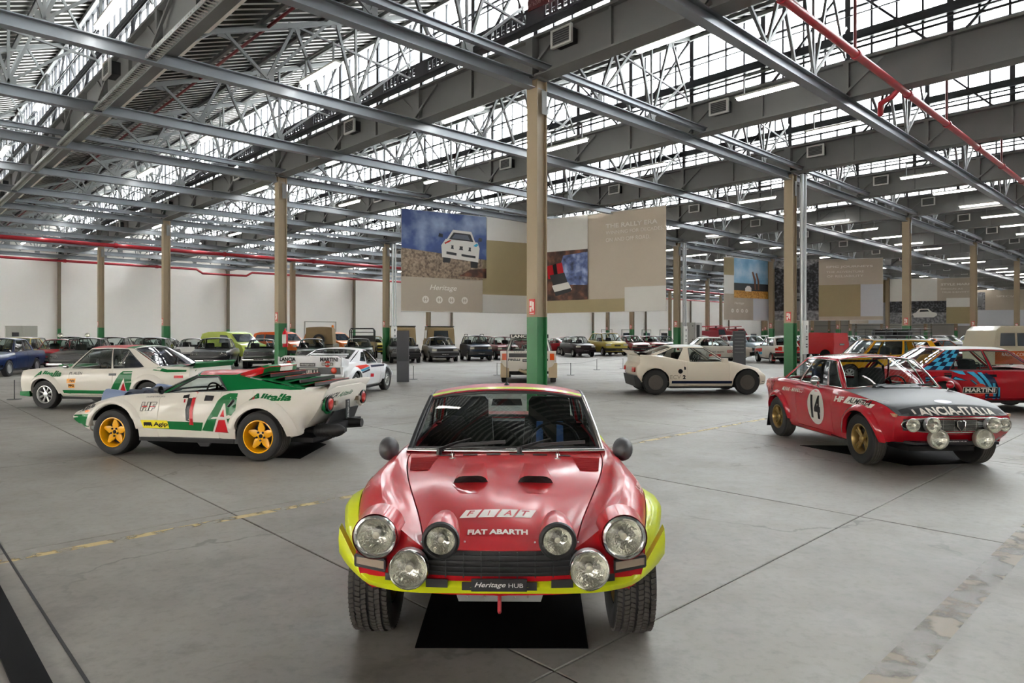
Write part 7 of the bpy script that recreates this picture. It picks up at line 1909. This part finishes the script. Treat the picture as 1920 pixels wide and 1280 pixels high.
# cabinets
p = D(1290, 45); o = root('switch_cabinet', (p.x, p.y, 0), .3, 'tall grey electrical cabinet behind the cream prototype', 'cabinet')
MB().box((-.75, -.4, .0), (.25, .4, 2.35)).build('cabinet_body', M_gbox, o); MB().box((.3, -.4, 0), (.8, .4, 2.35)).build('cabinet_frame', M_white, o); MB().box((.4, -.42, .3), (.62, -.4, 2.2)).build('cabinet_glass', M_dark, o)
for x in (-.6, .1):
    for z in (.3, 1.2, 2.1): MB().box((x-.03, -.42, z), (x+.03, -.4, z+.06)).build('screw', M_dark, o)
p = D(40, 42); o = root('wall_cabinet', (p.x, p.y, 1.0), RA, 'grey double-door electrical cabinet at the foot of the white wall', 'cabinet')
MB().box((-.8, -.2, -1), (-.01, .2, 1.1)).build('cabinet_door', M_gbox, o); MB().box((.01, -.2, -1), (.8, .2, 1.1)).build('cabinet_door', M_gbox, o); MB().box((-.5, -.22, .45), (-.15, -.2, .7)).build('meter_window', M_dark, o)
# extinguisher on the pillar
e0 = W(0, 12)+Vector((.22, -.22, 0)); o = root('fire_extinguisher', (e0.x, e0.y, 1.18), 0, 'red fire extinguisher hung on the green pillar behind the wedge car', 'extinguisher')
MB().lathe([(0, 0), (.08, .0), (.085, .03), (.085, .45), (.06, .52), (.025, .55), (.025, .6), (0, .6)], 16).build('cylinder', mat('extinguisher_red', '#b01422', .3, coat=.6), o, 50)
MB().box((-.07, -.095, .12), (.06, -.08, .42)).build('label_sheet', M_white, o); MB().box((-.02, -.06, .6), (.02, .08, .64)).build('trigger', M_dark, o)
# barriers
posts = [(27, 748.5, 0), (775, 711, 1), (932, 703, 2), (1070, 703, 2), (1119, 693, 3), (1168, 691, 3), (1184, 695, 3)]
names = ['thin black barrier post at the far left', 'thin black barrier post beside the dark upright board', 'thin black barrier post left of the group car', 'thin black barrier post right of the group car', 'thin black barrier post, left of the pair by the cream prototype', 'thin black barrier post behind the tail of the cream prototype', 'thin black barrier post nearest the tail of the cream prototype']
pp = []
for (px, py, g), nm in zip(posts, names):
    g0 = G(px, py); pp.append(g0); o = root('barrier_post', g0, 0, nm, 'post', 'rope barrier posts')
    MB().lathe([(0, .012), (.15, .012), (.16, .0)], 20).build('foot', M_dark, o); MB().tube([(0, 0, .012), (0, 0, .48)], .011, 8).build('stem', M_dark, o)
for a, b, nm in ((2, 3, 'thin cord between the barrier posts either side of the group car'), (3, 4, 'thin cord running right from behind the tallest pillar'), (4, 5, 'thin cord between the posts behind the prototype')):
    A, B = pp[a], pp[b]; o = root('barrier_rope', (A.x, A.y, .46), 0, nm, 'rope', 'barrier cords')
    dd = B-A; MB().tube([(dd.x*t, dd.y*t, -.05*math.sin(PI*t)) for t in np.linspace(0, 1, 9)], .004, 4).build('cord', M_dark, o)
# number plates on the crane girder
q = W(-.55, -.2); s_ = root('crane_sign', W(-.52, -.55, 8.05), RA-PI/2, 'dark red sign with white letters high on the girder above the tallest pillar', 'sign')
MB().box((-.28, -.02, 0), (.28, 0, .40)).build('sign_plate', mat('sign_dark_red', '#5d1a1e', .5), s_)
flat_decal('sign_lettering', text_w('B.V.', .2, .10), (0, -.024, .28), (1, 0, 0), (0, 0, 1), mat('sign_pink', '#b08a8a', .6), s_); flat_decal('sign_lettering', text_w('n°6206 W', .46, .10), (0, -.024, .11), (1, 0, 0), (0, 0, 1), mat('sign_pink', ''), s_)
s_ = root('equipment_box', W(-.52, -1.75, 8.2), RA-PI/2, 'dark maroon box on the girder right of the red sign', 'box'); MB().box((-.27, -.05, 0), (.27, .1, .62)).build('panel', mat('panel_maroon', '#33161c', .5), s_)
# doors and frames along the white wall
n_ = 0
for u, w_, h in ((20.5, 3.2, 2.75), (63.0, 2.3, 2.2), (67.4, 2.2, 2.2), (72.2, 2.2, 2.2), (76.7, 2.2, 2.2)):
    n_ += 1; o = hall('door_%d' % n_); o.location = W(u, V1)
    for a, b in (((-w_/2, -.08, 0), (-w_/2+.08, -.01, h)), ((w_/2-.08, -.08, 0), (w_/2, -.01, h)), ((-w_/2, -.08, h-.08), (w_/2, -.01, h))): MB().box(a, b).build('door_frame', M_gbox, o)
    MB().box((-w_/2+.08, -.05, 0), (w_/2-.08, -.01, h-.08)).build('door_leaf', M_wall, o)
    if n_ > 2: MB().box((-w_*.35, -.12, .9), (w_*.35, -.06, 1.7)).build('door_window', mat('window_dark', ''), o)
